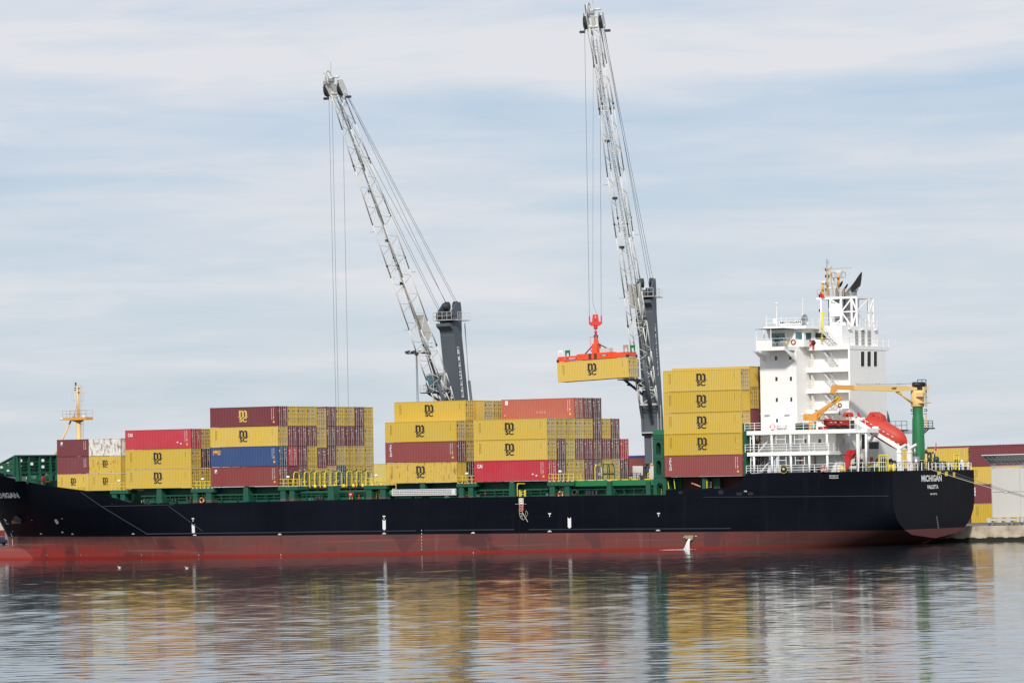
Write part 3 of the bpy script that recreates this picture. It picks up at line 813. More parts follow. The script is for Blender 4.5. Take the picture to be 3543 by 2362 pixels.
ss = [-139, -136, -133.5, -131, -129, -127.5, -126.3, -125.56] + [-125 + i * 1.5 for i in range(24)] + [-88.5, -86, -82, -78, -74, -70, -60, -50, -40, -30, -20, -10, -4, .04, .1, 3, 6, 9, 11.2, 12.65, 15.3, 18, 20, 22, 24, 26, 28, 30, 31.5, 33, SEND]
zfix = [-3, -2, -1, 0, .6, 1.1, 1.7, 2.4, 3.1, 3.9, 4.8, 5.8, 6.6]
hull = MB(HULL); hull.smooth = True
def column(s):
    zt = lerp(s, TOP); zs = zfix + [6.6 + (zt - 6.6) * f for f in (.3, .65, 1)]
    return zs
cols = []
for s in ss:
    row = []
    for z in column(s):
        zz = max(z, zbot(s))
        row.append((max(s, stem(zz)), TC - (hb(s, zz) if s > stem(zz) else 0), zz))
    cols.append(row)
def skin(mb, cols, flip):
    k = len(mb.v); h = len(cols[0])
    mb.v += [p for c in cols for p in c]
    for i in range(len(cols) - 1):
        for j in range(h - 1):
            a, b, c, d = k + i * h + j, k + (i + 1) * h + j, k + (i + 1) * h + j + 1, k + i * h + j + 1
            mb.f.append((a, d, c, b) if flip else (a, b, c, d)); mb.m.append(mb.cur); mb.sm.append(True)
skin(hull, cols, False)
skin(hull, [[(s, 2 * TC - t, z) for s, t, z in c] for c in cols], True)
hull.smooth = False
last = cols[-1]; n = len(last)                        # flat transom
for j in range(n - 1):
    a, b = last[j], last[j + 1]
    hull.add([a, (a[0], 2 * TC - a[1], a[2]), (b[0], 2 * TC - b[1], b[2]), b], [(0, 1, 2, 3)])
hull.part('hull', ship)
dk = MB(DECK)
def zdeck(s): return 7.45 if 0 < s < 12.6 else lerp(s, TOP) - (1.15 if s < -90 else .06)
ds = [s for s in ss if s >= -125 and abs(s - .1) > .01]
for a, b in zip(ds[:-1], ds[1:]):
    za, zb_ = zdeck(a), zdeck(b)
    ha, hb_ = hb(a, za) - .03, hb(b, zb_) - .03
    dk.add([(a, TC - ha, za), (b, TC - hb_, zb_), (b, TC + hb_, zb_), (a, TC + ha, za)], [(0, 1, 2, 3)])
dk.part('deck', ship)
bulb = MB(HULL); bulb.ball((-121, TC, -1.75), 1, 14, (15.0, 2.9, 2.87)); bulb.part('bulbous_bow', ship)
# rub strips, weld seams and painted marks on the side
SEAM = paint('seam grey navy', (.022, .025, .036), .45, .1)
def hull_line(p, q, w=.12, n=14, off=.025):
    sm = MB(SEAM)
    for i in range(n):
        a = (p[0] + (q[0] - p[0]) * i / n, p[1] + (q[1] - p[1]) * i / n); b = (p[0] + (q[0] - p[0]) * (i + 1) / n, p[1] + (q[1] - p[1]) * (i + 1) / n)
        sm.bar(hull_pt(a[0], a[1], off), hull_pt(b[0], b[1], off), w, w)
    sm.part('rubbing_strip', ship)
def HP(p, it=6):                                      # measured point of the photo on the hull skin -> (s, z)
    t = .1
    for _ in range(it):
        s, z = U(p, t); t = TC - hb(s, z)
    return s, z
hull_line(HP((280, 1701)), HP((352, 1751))); hull_line(HP((352, 1751)), HP((508, 1845))); hull_line(HP((585, 1750)), HP((702, 1837)))
hull_line(HP((352, 1751)), HP((604, 1745)), .10); hull_line(HP((505, 1846)), HP((1440, 1835)), .16, 30); hull_line(HP((1470, 1834)), HP((1780, 1831)), .16, 12)
hull_line(HP((1830, 1831)), HP((2530, 1827)), .14, 20); hull_line(HP((2435, 1719)), HP((3075, 1715)), .09, 20)
def hull_text(body, s0, z0, w, h, bold=.03, shear=0, nm='hull_lettering'):
    q_ = MB(INKW); put_text(q_, body, lambda u, v: hull_pt(s0 + u, z0 + v, .03), w, h, bold, shear); q_.part(nm, ship)
def hull_rect(p, w, h):
    s, z = HP(p); mk = MB(INKW); mk.add([hull_pt(s - w / 2, z - h / 2, .03), hull_pt(s + w / 2, z - h / 2, .03), hull_pt(s + w / 2, z + h / 2, .03), hull_pt(s - w / 2, z + h / 2, .03)], [(0, 1, 2, 3)]); mk.part('hull_mark', ship)
for p in ((669, 1830), (1329.5, 1815), (1970.5, 1808)):        # tug arrows
    s, z = HP(p); w, h = .27, .78; ta_ = MB(INKW)
    for a, b in ((-1, 0), (0, 1)):
        ta_.add([hull_pt(s + x * w, z + y * h, .03) for x, y in ((a, -.72 if a else -1), (b, -.72 if b else -1), (b, 1 if b else .72), (a, 1 if a else .72))], [(0, 1, 2, 3)])
    ta_.part('tug_arrow', ship)
for x, y in ((668, 1793), (1329, 1785), (1902, 1776), (2279, 1775)): hull_rect((x, y), .45, .16); hull_rect((x, y + 7), .1, .3)
for x, y in ((142, 1846.5), (216, 1841), (251, 1847), (461, 1846.5), (674, 1850.5), (968, 1848), (1329.5, 1845), (1637, 1843), (1902, 1837.5), (2277, 1834)):
    hull_rect((x, y), .62, .10); hull_rect((x, y - 2.6), .3, .07)
for x, y in ((110, 1799), (42, 1837), (215, 1793)): hull_rect((x, y), .25, .1)
for i in range(7): hull_rect((1459, 1834 + i * 11), .12, .12)
for x, y in ((163, 1919), (280, 1919), (490, 1920), (688, 1919.5), (972, 1918), (1638, 1911)): hull_rect((x, y), .06, .22)
hull_rect((2395, 1855.5), .35, .09); hull_rect((2408, 1853.5), .25, .09); hull_rect((2369, 1857), .35, .09)
a, b = HP((2870, 1648)), HP((2901, 1641)); hull_text('BEWARE OF', a[0], a[1] + .02, b[0] - a[0], .17, .01); hull_text('PROPELLER', a[0], a[1] - .26, b[0] - a[0], .17, .01)
a = HP((2575, 1701)); hull_text('F38', a[0], a[1], .42, .18, .02)
# bow name and draught figures
a, b, c = HP((-22, 1722)), HP((70, 1723)), HP((55, 1704))
hull_text('MICHIGAN', a[0], b[1] + .05, b[0] - a[0], c[1] - HP((60, 1723))[1], .045)
for i, (x, y) in enumerate(((37, 1845), (39, 1849), (40, 1854), (41, 1859), (42, 1863.5), (42, 1867.5), (42.5, 1872), (43, 1876), (43, 1881), (43, 1886), (41.5, 1890))): hull_rect((x, y), .16, .14)
for i, (x, y) in enumerate(((39, 1894.5), (35.5, 1899), (32, 1904), (29, 1909), (27, 1913), (25.5, 1918), (24.5, 1922), (24, 1926.5), (23, 1931))):
    hull_rect((x, y), .16, .14)
for p, q in (((12, 1794), (21, 1801)), ((21, 1801), (15, 1801.5)), ((15, 1801.5), (21, 1811)), ((21, 1811), (29, 1811))):
    a, b = HP(p), HP(q); mk = MB(INKW); mk.bar(hull_pt(a[0], a[1], .03), hull_pt(b[0], b[1], .03), .09, .02); mk.part('hull_mark', ship)
# transom lettering
def tr(u0, v0): return lambda u, v: (SEND + .03, u0 + u, v0 + v)
def tr_text(body, p, q, bold=.035):
    (ta, za), (tb, zb_) = TS(p, SEND), TS(q, SEND); q_ = MB(INKW); put_text(q_, body, tr(ta, za), tb - ta, zb_ - za, bold); q_.part('transom_lettering', ship)
tr_text('MICHIGAN', ST(688, 828), ST(1232, 642)); tr_text('VALLETTA', ST(840, 1022), ST(1145, 910)); tr_text('IMO 9437120', ST(930, 1185), ST(1110, 1132), .02)
for i in range(7): t_, z_ = TS(R8(838 + i * 3.5, 1000 + i * 21), SEND); mk = MB(INKW); mk.bar((SEND + .02, t_ - .1, z_), (SEND + .02, t_ + .1, z_), .1, .03); mk.part('hull_mark', ship)
pad = MB(YEL)
for x0, y0, x1, y1 in ((1125, 545, 1190, 640), (1330, 550, 1385, 672), (1548, 568, 1580, 690)):
    (ta, za), (tb, zb_) = TS(ST(x0, y1), SEND), TS(ST(x1, y0), SEND); pad.box(SEND + .002, SEND + .14, ta, tb, za, zb_)
pad.part('yellow_fender_pad', ship)
# hawse and fairlead openings, the anchor rust, overboard discharge
hol = MB(BLACK)
for x, y, rx, rz in ((2494, 1702, .42, .30), (2558, 1707.5, .50, .22), (2597, 1707, .45, .22), (2355, 1703, .35, .2)):
    s, z = HP((x, y)); hol.prism([(s + rx * cos(i * pi / 8), z + rz * sin(i * pi / 8)) for i in range(16)], TC - hb(s, z) - .02, TC - hb(s, z) + .05)
s, z = HP((64, 1793)); hol.prism([(s + .9 * cos(i * pi / 8), z + .45 * sin(i * pi / 8)) for i in range(16)], TC - hb(s, z) - .25, TC - hb(s, z) + .6)
hol.part('fairlead_opening', ship)
anc = MB(paint('rusty anchor', (.11, .045, .022), .8, .3)); s, z = HP((62, 1797)); t_ = TC - hb(s, z) - .3
anc.bar((s, t_, z - .3), (s, t_, z + .5), .35); anc.bar((s - .9, t_, z - .35), (s + .9, t_, z - .35), .4, .5); anc.part('anchor', ship)
thr = MB(INKW); s, z = HP((196, 1804)); t_ = TC - hb(s, z) - .03
for i in range(16):
    A, B = i * pi / 8, (i + 1) * pi / 8
    thr.bar(hull_pt(s + .34 * cos(A), z + .34 * sin(A), .03), hull_pt(s + .34 * cos(B), z + .34 * sin(B), .03), .07, .02)
for A in (pi / 4, 3 * pi / 4): thr.bar(hull_pt(s - .34 * cos(A), z - .34 * sin(A), .03), hull_pt(s + .34 * cos(A), z + .34 * sin(A), .03), .07, .02)
thr.part('thruster_mark', ship)
out = MB(paint('rusty outlet', (.33, .27, .16), .7, .3, rust=.4)); s, z = HP((2388, 1859))
out.prism([(s - .75, z + .32), (s + .75, z + .32), (s + .45, z - .35), (s - .1, z - .1), (s - .5, z - .2)], TC - BH - .35, TC - BH + .05); out.part('discharge_outlet', ship)
# water pouring from the outlet and the patch of foam it makes
FOAM = paint('white water', (.74, .76, .76), .5, .25, (.35, .40, .42), 3)
fl = MB(FOAM); s0, z0 = s, z; zw = s0 * math.tan(TRIM); rr = random.Random(3)
for i in range(40):
    a = rr.uniform(-.15, .15); d = rr.uniform(.1, .4); sp_ = rr.uniform(-.5, .15); w = rr.uniform(.015, .06)
    p = [(s0 + .12 + a, TC - BH - .25, z0 - .05), (s0 + a + sp_ * .35, TC - BH - .3 - d * .5, z0 - .6), (s0 + a * 1.4 + sp_ * .8, TC - BH - .3 - d, z0 - 1.25), (s0 + a * 1.8 + sp_ * 1.25, TC - BH - .32 - d * 1.2, zw + .02)]
    for u, v in zip(p[:-1], p[1:]): fl.tube(u, v, w, 5)
fl.thing('water_jet', 'white jet of water pouring from the outlet in the red hull', 'water', (s0, TC - BH, zw), kind='stuff')
fm = MB(FOAM)
for i in range(110):
    q = rr.random() ** 2.0; ds_ = -4.2 * q + rr.gauss(0, .5); tt = TC - BH - .25 - abs(rr.gauss(.5, .6)) * (1.2 - q * .6); r_ = rr.uniform(.04, .13) * (1.15 - q * .6)
    fm.lathe((s0 + ds_, tt, (s0 + ds_) * math.tan(TRIM) - .03), [(r_, 0), (r_ * .7, .045), (.01, .06)], 7)
fm.thing('foam', 'white foam spreading on the water below the discharge jet', 'foam', (s0, TC - BH, zw), kind='stuff')

# ---- hatch coamings and the green lashing platforms along the port side
def span(p, q, t=0.0):
    (a, za), (b, zb_) = U(p, t), U(q, t); return a, b, min(za, zb_), max(za, zb_)
ZD = 7.5
co = MB(GREEN)
co.box(-91, -64.5, 2.0, 24, 7.0, 9.49); co.box(-106, -91, 4.5, 21.5, 7.0, 9.28); co.box(-45.6, -19.5, 2.0, 24, 7.4, 9.67)
co.box(-64.5, -45.6, 2.0, 24, 7.3, 8.75)                                    # open hatch between the stacks
for a, b, z in ((-91, -64.6, 8.50), (-64.4, -46.5, 8.72), (-46, -19.5, 8.62), (-18.8, -1.2, 8.85)):
    co.box(a, b, 1.25, 2.0, z - .22, z)                                     # coaming top plate
    co.box(a, b, 1.62, 2.0, z - .62, z - .50)
    k = int((b - a) / 2.9)
    for i in range(k + 1):                                                  # slanting stays
        s = a + .6 + (b - a - 1.2) * i / k
        co.prism([(1.3, z - .22), (2.0, z - .22), (2.0, 7.4), (1.75, 7.4)], s - .07, s + .07, 's')
co.part('hatch_coaming', ship)
hc = MB(GREEN2); a, b, z0, z1 = span((1962, 1664), (2252, 1674)); 
hc.box(a, -.9, .55, 24.5, 8.86, 9.62); hc.use(GREEN); hc.box(a, -.9, 2.0, 24, 7.4, 8.86)
hc.use(YEL)
for i, x in enumerate((2010, 2045, 2078, 2110, 2130, 2163, 2196, 2240)):
    s = U((x, 1661), .6)[0]; hc.box(s - .5, s + .45, .6, .9, 9.622, 9.74)
hc.part('hatch_cover', ship)
for a, b in ((-88, -66), (-62.5, -47), (-31, -20.3), (-18.5, -9.6), (-8.3, -2.0)):   # low pipe rail on the main deck edge
    dr = MB(GREEN); dr.rail([(a, .35, ZD - .05), (b, .35, ZD - .05)], .95, 1, 1.6, .035); dr.part('deck_railing', ship)
pil = [((542, 1689), (558, 1744)), ((842, 1683), (858, 1741)), ((1135, 1680), (1153, 1731)), ((1453, 1671), (1470, 1692)), ((1762, 1668), (1778.5, 1720)), ((2100, 1664), (2113.5, 1716))]
for p, q in pil:
    a, b, z0, z1 = span(p, q, .15); m = MB(GREEN); w = b - a
    if z1 - z0 > 1.5: m.prism([(a - .12, ZD - .15), (b + .16, ZD - .15), (b, z1), (a, z1)], .15, 1.9)
    else: m.box(a, b, .15, 1.9, z0, z1)
    m.use(CREAM); m.box(a + .12, a + .38, .2, .6, z1, z1 + .12); m.box(b - .38, b - .12, .2, .6, z1, z1 + .12)
    m.part('container_support_pillar', ship)
LADY = paint('ladder olive yellow', (.45, .36, .05), .5, .1)
def platform(p, q, legs, yleg, rails=True, lad=None, lamp=None):
    a, b, z0, z1 = span(p, q, .1); m = MB(GREEN); m.box(a, b, .1, 2.4, z0, z1)
    m.use(CREAM)
    for i in range(6): s = a + (b - a) * (i + .5) / 6; m.box(s - .16, s + .12, .15, .4, z1, z1 + .12)
    o = m.part('lashing_platform', ship)
    for x0, x1 in legs:
        (u, zz), (v, _) = U((x0, yleg), .25), U((x1, yleg), .25); g = MB(GREEN)
        g.prism([(u, ZD - .2), (v, ZD - .2), (v, z0), (u, z0)], .25, 2.0); g.use(paint('grime on legs', (.10, .085, .075), .8, .3)); g.box(u - .004, v + .004, .245, 1.9, ZD - .2, ZD + .22)
        g.part('leg', o)
    if rails:
        y = MB(YEL); y.rail([(a + .15, .25, z1), (b - .15, .25, z1)], 1.05, 2, .85, .04)
        y.rail([(a + .15, .25, z1), (a + .15, 2.2, z1)], 1.05, 2, .9, .035); y.rail([(b - .15, .25, z1), (b - .15, 2.2, z1)], 1.05, 2, .9, .035)
        y.part('railing', o)
    if lad:
        s, _ = U((lad, yleg), 1.0); l = MB(LADY); l.ladder((s, 1.0, ZD), (s, 1.0, z0), (1, 0, 0), .5, .035, .32); l.part('ladder', o)
    if lamp:
        s, z = U(lamp, .8); l = MB(YEL); l.tube((s, .8, z1), (s, .8, z - .1), .03, 5); l.use(INKW); l.lathe((s, .8, z - .22), [(.02, 0), (.26, .05), (.29, .18), (.22, .30), (.02, .36)], 10); l.part('deck_lamp', o)
    return o
platform((380.5, 1695), (443, 1707), [(387, 403), (416.5, 432)], 1730, lamp=C3(297, 155))
platform((659.5, 1690), (739, 1702), [(667, 683), (713, 731)], 1735, lad=706, lamp=G2(172, 1027))
platform((961, 1683), (1029.5, 1694), [(970, 988), (1001.5, 1018)], 1730, lad=998, lamp=G2(1164, 1002))
platform((1258.6, 1679), (1337.5, 1690), [(1266, 1286), (1315, 1334)], 1725, lad=1307, lamp=C4(2127, 255))
platform((1579, 1672), (1650, 1683), [(1587, 1604), (1620.5, 1637)], 1722, lad=1616, lamp=G3(988, 1055))
platform((1893, 1666), (1986, 1679), [(1901.5, 1919), (1953.6, 1970)], 1715, lad=1943, lamp=C6(1933, 62))
# transverse walkways with their hooped cages
def hoop(m, s, t0, w, z0, h):
    c = .32
    m.path([(s, t0, z0), (s, t0, z0 + h - c), (s, t0 + c, z0 + h), (s, t0 + w - c, z0 + h), (s, t0 + w, z0 + h - c), (s, t0 + w, z0)], .075, 6)
def sright(x, y, t): return U((x, y), t)[0]
wk = MB(DARK); wk.box(-64.3, -62.2, 2.4, 24.2, 9.0, 9.25)
for i in range(9): wk.box(-64.2, -62.3, 3.4 + i * TP, 3.9 + i * TP, 8.0, 9.0)
wk.part('transverse_walkway', ship)
SH = -62.9
for i, X in enumerate((450, 665, 875, 1078, 1318, 1525, 1725, 1920)):
    (ta, _), (tb, _) = TS(C4(X, 470), SH), TS(C4(X + 112, 470), SH); m = MB(YEL); hoop(m, SH, ta, tb - ta, 9.25, 2.30)
    if i == 4: m.tube((SH, ta, 10.3), (SH, tb, 10.3), .03, 5); m.tube((SH, ta, 10.9), (SH, tb, 10.9), .03, 5)
    m.part('yellow_cage_hoop', ship)
    g = MB(GREEN); g.smooth = False; w = tb - ta
    for ds_ in (.9,): hoop(g, SH - .9, ta + .35, w + .1, 9.25, 2.35)
    for zz in (10.35,): g.tube((SH - .9, ta + .35, zz), (SH - .9, ta + .45 + w, zz), .05, 5)
    for tt in (ta, tb): g.tube((SH, tt, 11.0), (SH - .9, tt + .35, 11.05), .05, 5)
    g.part('green_cage_hoop', ship)
    if i in (1, 3, 4, 6):
        b = MB(WALLG); b.box(SH - .55, SH - .5, ta + .45, tb - .1, 9.95, 10.28); b.part('warning_plate', ship)
m = MB(YEL)
for i in range(9): t_ = 3.2 + i * TP; m.lathe((-62.4, t_, 9.25), [(.22, 0), (.28, .2), (.15, .42), (.01, .45)], 8)
m.part('yellow_cone_stop', ship)
S2 = -12.2
(ta, _), (tb, _) = TS(C7(548, 820), S2), TS(C7(708, 820), S2)
m = MB(YEL); hoop(m, S2, ta, tb - ta, 9.62, 2.15); m.part('yellow_cage_hoop', ship)
for k in (1, 2):
    g = MB(GREEN); hoop(g, S2 + .1 + .55 * k, ta + .7 + .35 * k, tb - ta, 9.62, 2.2); g.tube((S2 + .1 + .55 * k, ta + .7 + .35 * k, 10.5), (S2 + .1 + .55 * k, tb + .7 + .35 * k, 10.5), .11, 5); g.part('green_cage_hoop', ship)
b = MB(WALLG); b.box(S2 + .3, S2 + .35, ta + .35, tb - .05, 10.35, 10.65); b.part('warning_plate', ship)
# fittings on the main deck: lockers, vents, pipes
for x0, y0, x1, y1, mt, t_, nm in ((1180, 1704, 1220, 1724, RED, .9, 'hose'), (1067, 1721, 1084, 1730, GREEN2, 1.0, 'vent'), (1252, 1716, 1262, 1728, GREEN2, 1.0, 'vent')):
    if nm == 'hose': continue
    a, b_, z0, z1 = span((x0, y0), (x1, y1), t_); m = MB(mt); m.box(a, b_, t_, t_ + .5, z0, z1); m.part('deck_locker', ship)
a, b_, z0, z1 = span((1206, 1703), (1219.5, 1717.5), .8); m = MB(RED); m.box(a, b_, .8, 1.1, z0, z1); m.use(INKW); m.box(a + .12, b_ - .12, .797, .8, z1 - .28, z1 - .18); m.box(a + .22, b_ - .3, .797, .8, z1 - .45, z1 - .33)
m.use(YEL); m.bar((a + .1, .95, ZD), (a + .1, .95, z0), .08); m.bar((b_ - .15, .95, ZD), (b_ - .15, .95, z0), .08); m.part('fire_hose_box', ship)
for X, Y0_, Y1_, cr in ((1765, 672, 770, C4), (185, 580, 695, C6)):
    a, z1 = U(cr(X, Y0_), 1.0); b_, z0 = U(cr(X + 22, Y1_), 1.0); m = MB(RED); m.tube(((a + b_) / 2, 1.0, z0 - .1), ((a + b_) / 2, 1.0, z1), .09, 8); m.lathe(((a + b_) / 2, 1.0, z1), [(.12, 0), (.12, .1), (.02, .13)], 8); m.part('fire_hydrant', ship)
for x, y in ((505, 1735), (602, 1733), (600, 1738), (652, 1732), (1100, 1722), (1108, 1724), (2034, 1707), (2057, 1706), (1985, 1709)):
    s, z = U((x, y), 1.0); m = MB(DARK); m.tube((s - .25, 1.0, ZD - .1), (s - .25, 1.0, z + .3), .16, 10); m.tube((s + .3, 1.0, ZD - .1), (s + .3, 1.0, z + .3), .16, 10)
    m.box(s - .5, s + .5, .8, 1.3, ZD - .1, ZD + .12); m.lathe((s - .25, 1.0, z + .3), [(.2, 0), (.2, .07), (.01, .08)], 10); m.lathe((s + .3, 1.0, z + .3), [(.2, 0), (.2, .07), (.01, .08)], 10); m.part('mooring_bollard', ship)
for X, Y, cr in ((2020, 640, C3), (2275, 605, C6)):
    s, z = U(cr(X, Y), .5); m = MB(DARK); m.torus((s, .5, ZD + .45), .42, .14, 't', 16, 8); m.box(s - .6, s + .6, .4, .6, ZD - .1, ZD + .08); m.part('roller_fairlead', ship)
for X0_, X1_, Y0_, Y1_, cr in ((1030, 1200, 640, 725, C3), (2270, 2360, 1255, 1300, G2), (1075, 1130, 1285, 1320, G3), (1600, 1660, 575, 635, C6)):
    a, z1 = U(cr(X0_, Y0_), 1.1); b_, z0 = U(cr(X1_, Y1_), 1.1); m = MB(GREEN); m.box(a, b_, 1.1, 1.5, ZD - .1, z1); m.use(STEEL); m.box(a + .1, b_ - .1, 1.096, 1.1, ZD + .15, z1 - .1); m.part('deck_locker', ship)
for X in (850, 895): 
    s, z = U(C3(X, 640), .9); m = MB(LADY); m.tube((s, .9, ZD - .1), (s, .9, z), .05, 6); m.part('sounding_pipe', ship)
# stowed accommodation ladder, white lattice, on the port side amidships
a, zt = U(C5(245, 285), .15); b_, zt2 = U(C5(1690, 262), .15); _, zb0 = U(C5(250, 412), .15); _, zb1 = U(C5(1690, 395), .15)
gw = MB(GREY); gz = lambda f, g: (zb0 + (zb1 - zb0) * f) * (1 - g) + (zt + (zt2 - zt) * f) * g
WG = paint('gangway white', (.74, .73, .72), .45, .06); gw.use(WG)
gp = lambda f, g, t=.15: (a + (b_ - a) * f, t, gz(f, g))
for g, w in ((.03, .14), (.36, .12), (.68, .12), (.97, .10)): gw.bar(gp(0, g), gp(1, g), .06, w)
for i in range(36):
    f = i / 35 * .945
    for g in (.06, .38, .70): gw.bar(gp(f, g), gp(f + .012, g + .27), .05, .20, (0, 1, 0))
gw.bar(gp(.955, 0), gp(.955, 1), .08, .5); gw.bar(gp(0, 0), gp(0, 1), .08, .16); gw.use(DARK); gw.box(a, b_, .55, .6, gz(.5, .05), gz(.5, .95)); gw.use(BLUEM)
gw.bar(gp(.02, 1.05), gp(.80, 1.05), .06, .05)
gw.part('accommodation_ladder', ship)
m = MB(GREEN2); s0_, z0 = U(C5(130, 430), .2); s1_, z1 = U(C5(242, 290), .2); m.lathe(((s0_ + s1_) / 2, .7, z0), [(.02, 0), (.40, .05), (.42, z1 - z0 - .25), (.25, z1 - z0 - .02), (.02, z1 - z0)], 14); m.part('ladder_winch', ship)
m = MB(TEAL); s_, z_ = U(C5(1480, 460), .8); m.ball((s_, .8, z_), .3, 6, (1.6, 1, 1)); m.box(s_ - .9, s_ - .2, .7, .9, ZD - .1, z_ - .1); m.part('deck_winch', ship)
m = MB(DARK); (a1, z1), (b1, _) = U(C5(260, 490), .3), U(C5(1320, 480), .3); m.tube((a1, .3, z1), (b1, .3, z1), .05, 6)
for X in (335, 775, 1110, 1615): s_, z_ = U(C5(X, 500), .3); m.bar((s_, .3, ZD - .1), (s_, .3, ZD + .9), .16, .12)
m.part('gangway_cradle', ship)
# green lashing towers before and behind the five-high stack
def tower(x0, y0, x1, y1, t0, t1, holes):
    (a, z1), (b_, _) = U((x0, y0), t0), U((x1, y0), t0); _, z0 = U((x0, y1), t0)
    m = MB(GREEN); w = b_ - a
    hs = sorted(holes)
    segs = [z0] + [v for h in hs for v in h] + [z1]
    for i in range(0, len(segs), 2): m.box(a, b_, t0, t1, segs[i], segs[i + 1])
    for zlo, zhi in hs:
        m.box(a, a + w * .27, t0, t1, zlo, zhi); m.box(b_ - w * .27, b_, t0, t1, zlo, zhi); r = w * .23
        for i in range(6):                              # rounded ends of the cut-outs
            A0, A1 = pi * i / 6, pi * (i + 1) / 6; cx_ = (a + b_) / 2
            for sg, zc in ((1, zhi - r), (-1, zlo + r)):
                p = [(cx_ + r * cos(A0), zc + sg * r * sin(A0)), (cx_ + r * cos(A1), zc + sg * r * sin(A1)), (cx_ + r * cos(A1), zc + sg * r), (cx_ + r * cos(A0), zc + sg * r)]
                m.prism(p, t0 + .002, t1 - .002)
    return m, a, b_, z0, z1
zz = lambda Y: U(C8(200, Y), .4)[1]
m, a, b_, z0, z1 = tower(C8(98, 0)[0], C8(0, 248)[1], C8(288, 0)[0], C8(0, 1118)[1], .4, 2.4, [(zz(1082), zz(795)), (zz(715), zz(470))])
m.use(GREEN2); m.box(a - .02, b_ + .02, .38, 2.42, zz(330), z1 + .02); m.use(DARK)
for Y in (330, 410, 757, 1100): m.box(a - .03, b_ + .03, .37, 2.4, zz(Y) - .05, zz(Y))
m.use(GREEN); m.part('lashing_tower', ship)
m, a, b_, z0, z1 = tower(C8(105, 0)[0], C8(0, 1118)[1], C8(335, 0)[0], C8(0, 1448)[1], .25, 2.4, [(zz(1446), zz(1200))])
m.use(LADY); m.ladder(((a + b_) / 2, 1.2, ZD), ((a + b_) / 2, 1.2, zz(1205)), (1, 0, 0), .6, .04, .35); m.part('tower_base', ship)
a, b_, z0, z1 = span((2233.7, 1664), (2253.5, 1714), .3); m = MB(GREEN); m.box(a, b_ - .15, .3, 2.4, ZD - .1, z1); m.part('container_support_pillar', ship)
m = MB(YEL); (a, z0), (b_, z1) = U(C8(10, 1145), .5), U(C8(80, 1020), .5); m.rail([(a, .5, z0), (b_, .5, z0)], z1 - z0, 2, .6, .04); m.part('railing', ship)
m = MB(GREEN); pts = [U(C8(X, Y), .3) for X, Y in ((1690, 200), (1722, 180), (1740, 122), (1760, 140), (1762, 205), (1785, 250), (1785, 1075), (1722, 1080), (1712, 700))]
m.prism(pts, .3, 1.6); m.part('lashing_fin', ship)
# the recess under that stack: maroon casing wall, pillar, orange boom, yellow handrails
m = MB(paint('casing maroon', (.10, .028, .028), .6, .12)); m.box(1.0, 12.9, 3.2, 24, 7.45, 9.91); m.use(GREEN); m.box(-1.0, 1.0, 2.9, 24, 7.45, 9.91); m.part('casing_wall', ship)
m = MB(GREEN); a, b_, z0, z1 = span(C8(988, 1105), C8(1052, 1300), .5); m.box(a, b_, .5, 2.2, 7.5, z1); m.box(b_ + .5, b_ + 1.5, 1.8, 2.2, 7.5, z1 - .1); m.use(INKW); a, b_, z0, z1 = span(C8(1118, 1172), C8(1160, 1280), 1.78); m.box(a, b_, 1.77, 1.8, z0, z1); m.use(RED); m.box(a + .03, b_ - .03, 1.765, 1.77, z0 + .04, z0 + .2); m.part('container_support_pillar', ship)
m = MB(paint('boom orange', (.72, .28, .14), .5, .05)); p, q = U(C8(812, 1208), 1.2), U(C8(962, 1270), 1.2); m.tube((p[0], 1.2, p[1]), (q[0], 1.2, q[1]), .12, 8, .09); m.ball((p[0], 1.2, p[1]), .16, 6); m.part('swing_boom', ship)
m = MB(YEL)
for X0_, Y0_, X1_, Y1_ in ((340, 1130, 365, 1310), (362, 1120, 388, 1310), (478, 1120, 500, 1310), (1072, 1130, 1075, 1300)):
    p, q = U(C8(X0_, Y0_), .8), U(C8(X1_, Y1_), .8); m.tube((p[0], .8, p[1]), (q[0], .8, q[1]), .055, 6)
for i in range(5): s, z = U(C8(1082, 1150 + i * 30), .8); m.tube((s - .05, .8, z), (s + .12, .8, z - .05), .04, 5)
m.part('handrail', ship)
# small pilot gate and davit frame amidships
m = MB(YEL); p, q, r_ = U(C6(940, 640), .3), U(C6(940, 348), .3), U(C6(1120, 352), .3)
m.path([(p[0], .3, p[1]), (q[0], .3, q[1]), (r_[0], .3, r_[1])], .055, 6); v, w = U(C6(945, 395), .3), U(C6(980, 350), .3); m.tube((v[0], .3, v[1]), (w[0], .3, w[1]), .045, 6)
for X in (985, 1008, 1108, 1132): p, q = U(C6(X, 690), .2), U(C6(X, 505), .2); m.tube((p[0], .2, p[1]), (q[0], .2, q[1]), .06, 6)
for X0_, X1_, Y in ((985, 1008, 505), (1108, 1132, 505), (1030, 1108, 540), (1030, 1108, 600)): p, q = U(C6(X0_, Y), .2), U(C6(X1_, Y), .2); m.tube((p[0], .2, p[1]), (q[0], .2, q[1]), .05, 6)
p, q = U(C6(1030, 690), .2), U(C6(1030, 540), .2); m.tube((p[0], .2, p[1]), (q[0], .2, q[1]), .05, 6); m.part('pilot_gate', ship)
pl = empty('pilot_ladder', 'rope pilot ladder hanging over the dark hull with white and red boards', 'ladder', (U(C6(1040, 690), .1)[0], -.1, 7.5))
m = MB(INKW); a, b_, z0, z1 = span(C6(985, 690), C6(1090, 842), .1); m.box(a, b_, -.02, .06, z0, z1); m.part('white_board', pl)
m = MB(RED); a, b_, z0, z1 = span(C6(995, 842), C6(1098, 982), .1); m.box(a, b_, -.02, .06, z0, z1); m.part('red_board', pl)
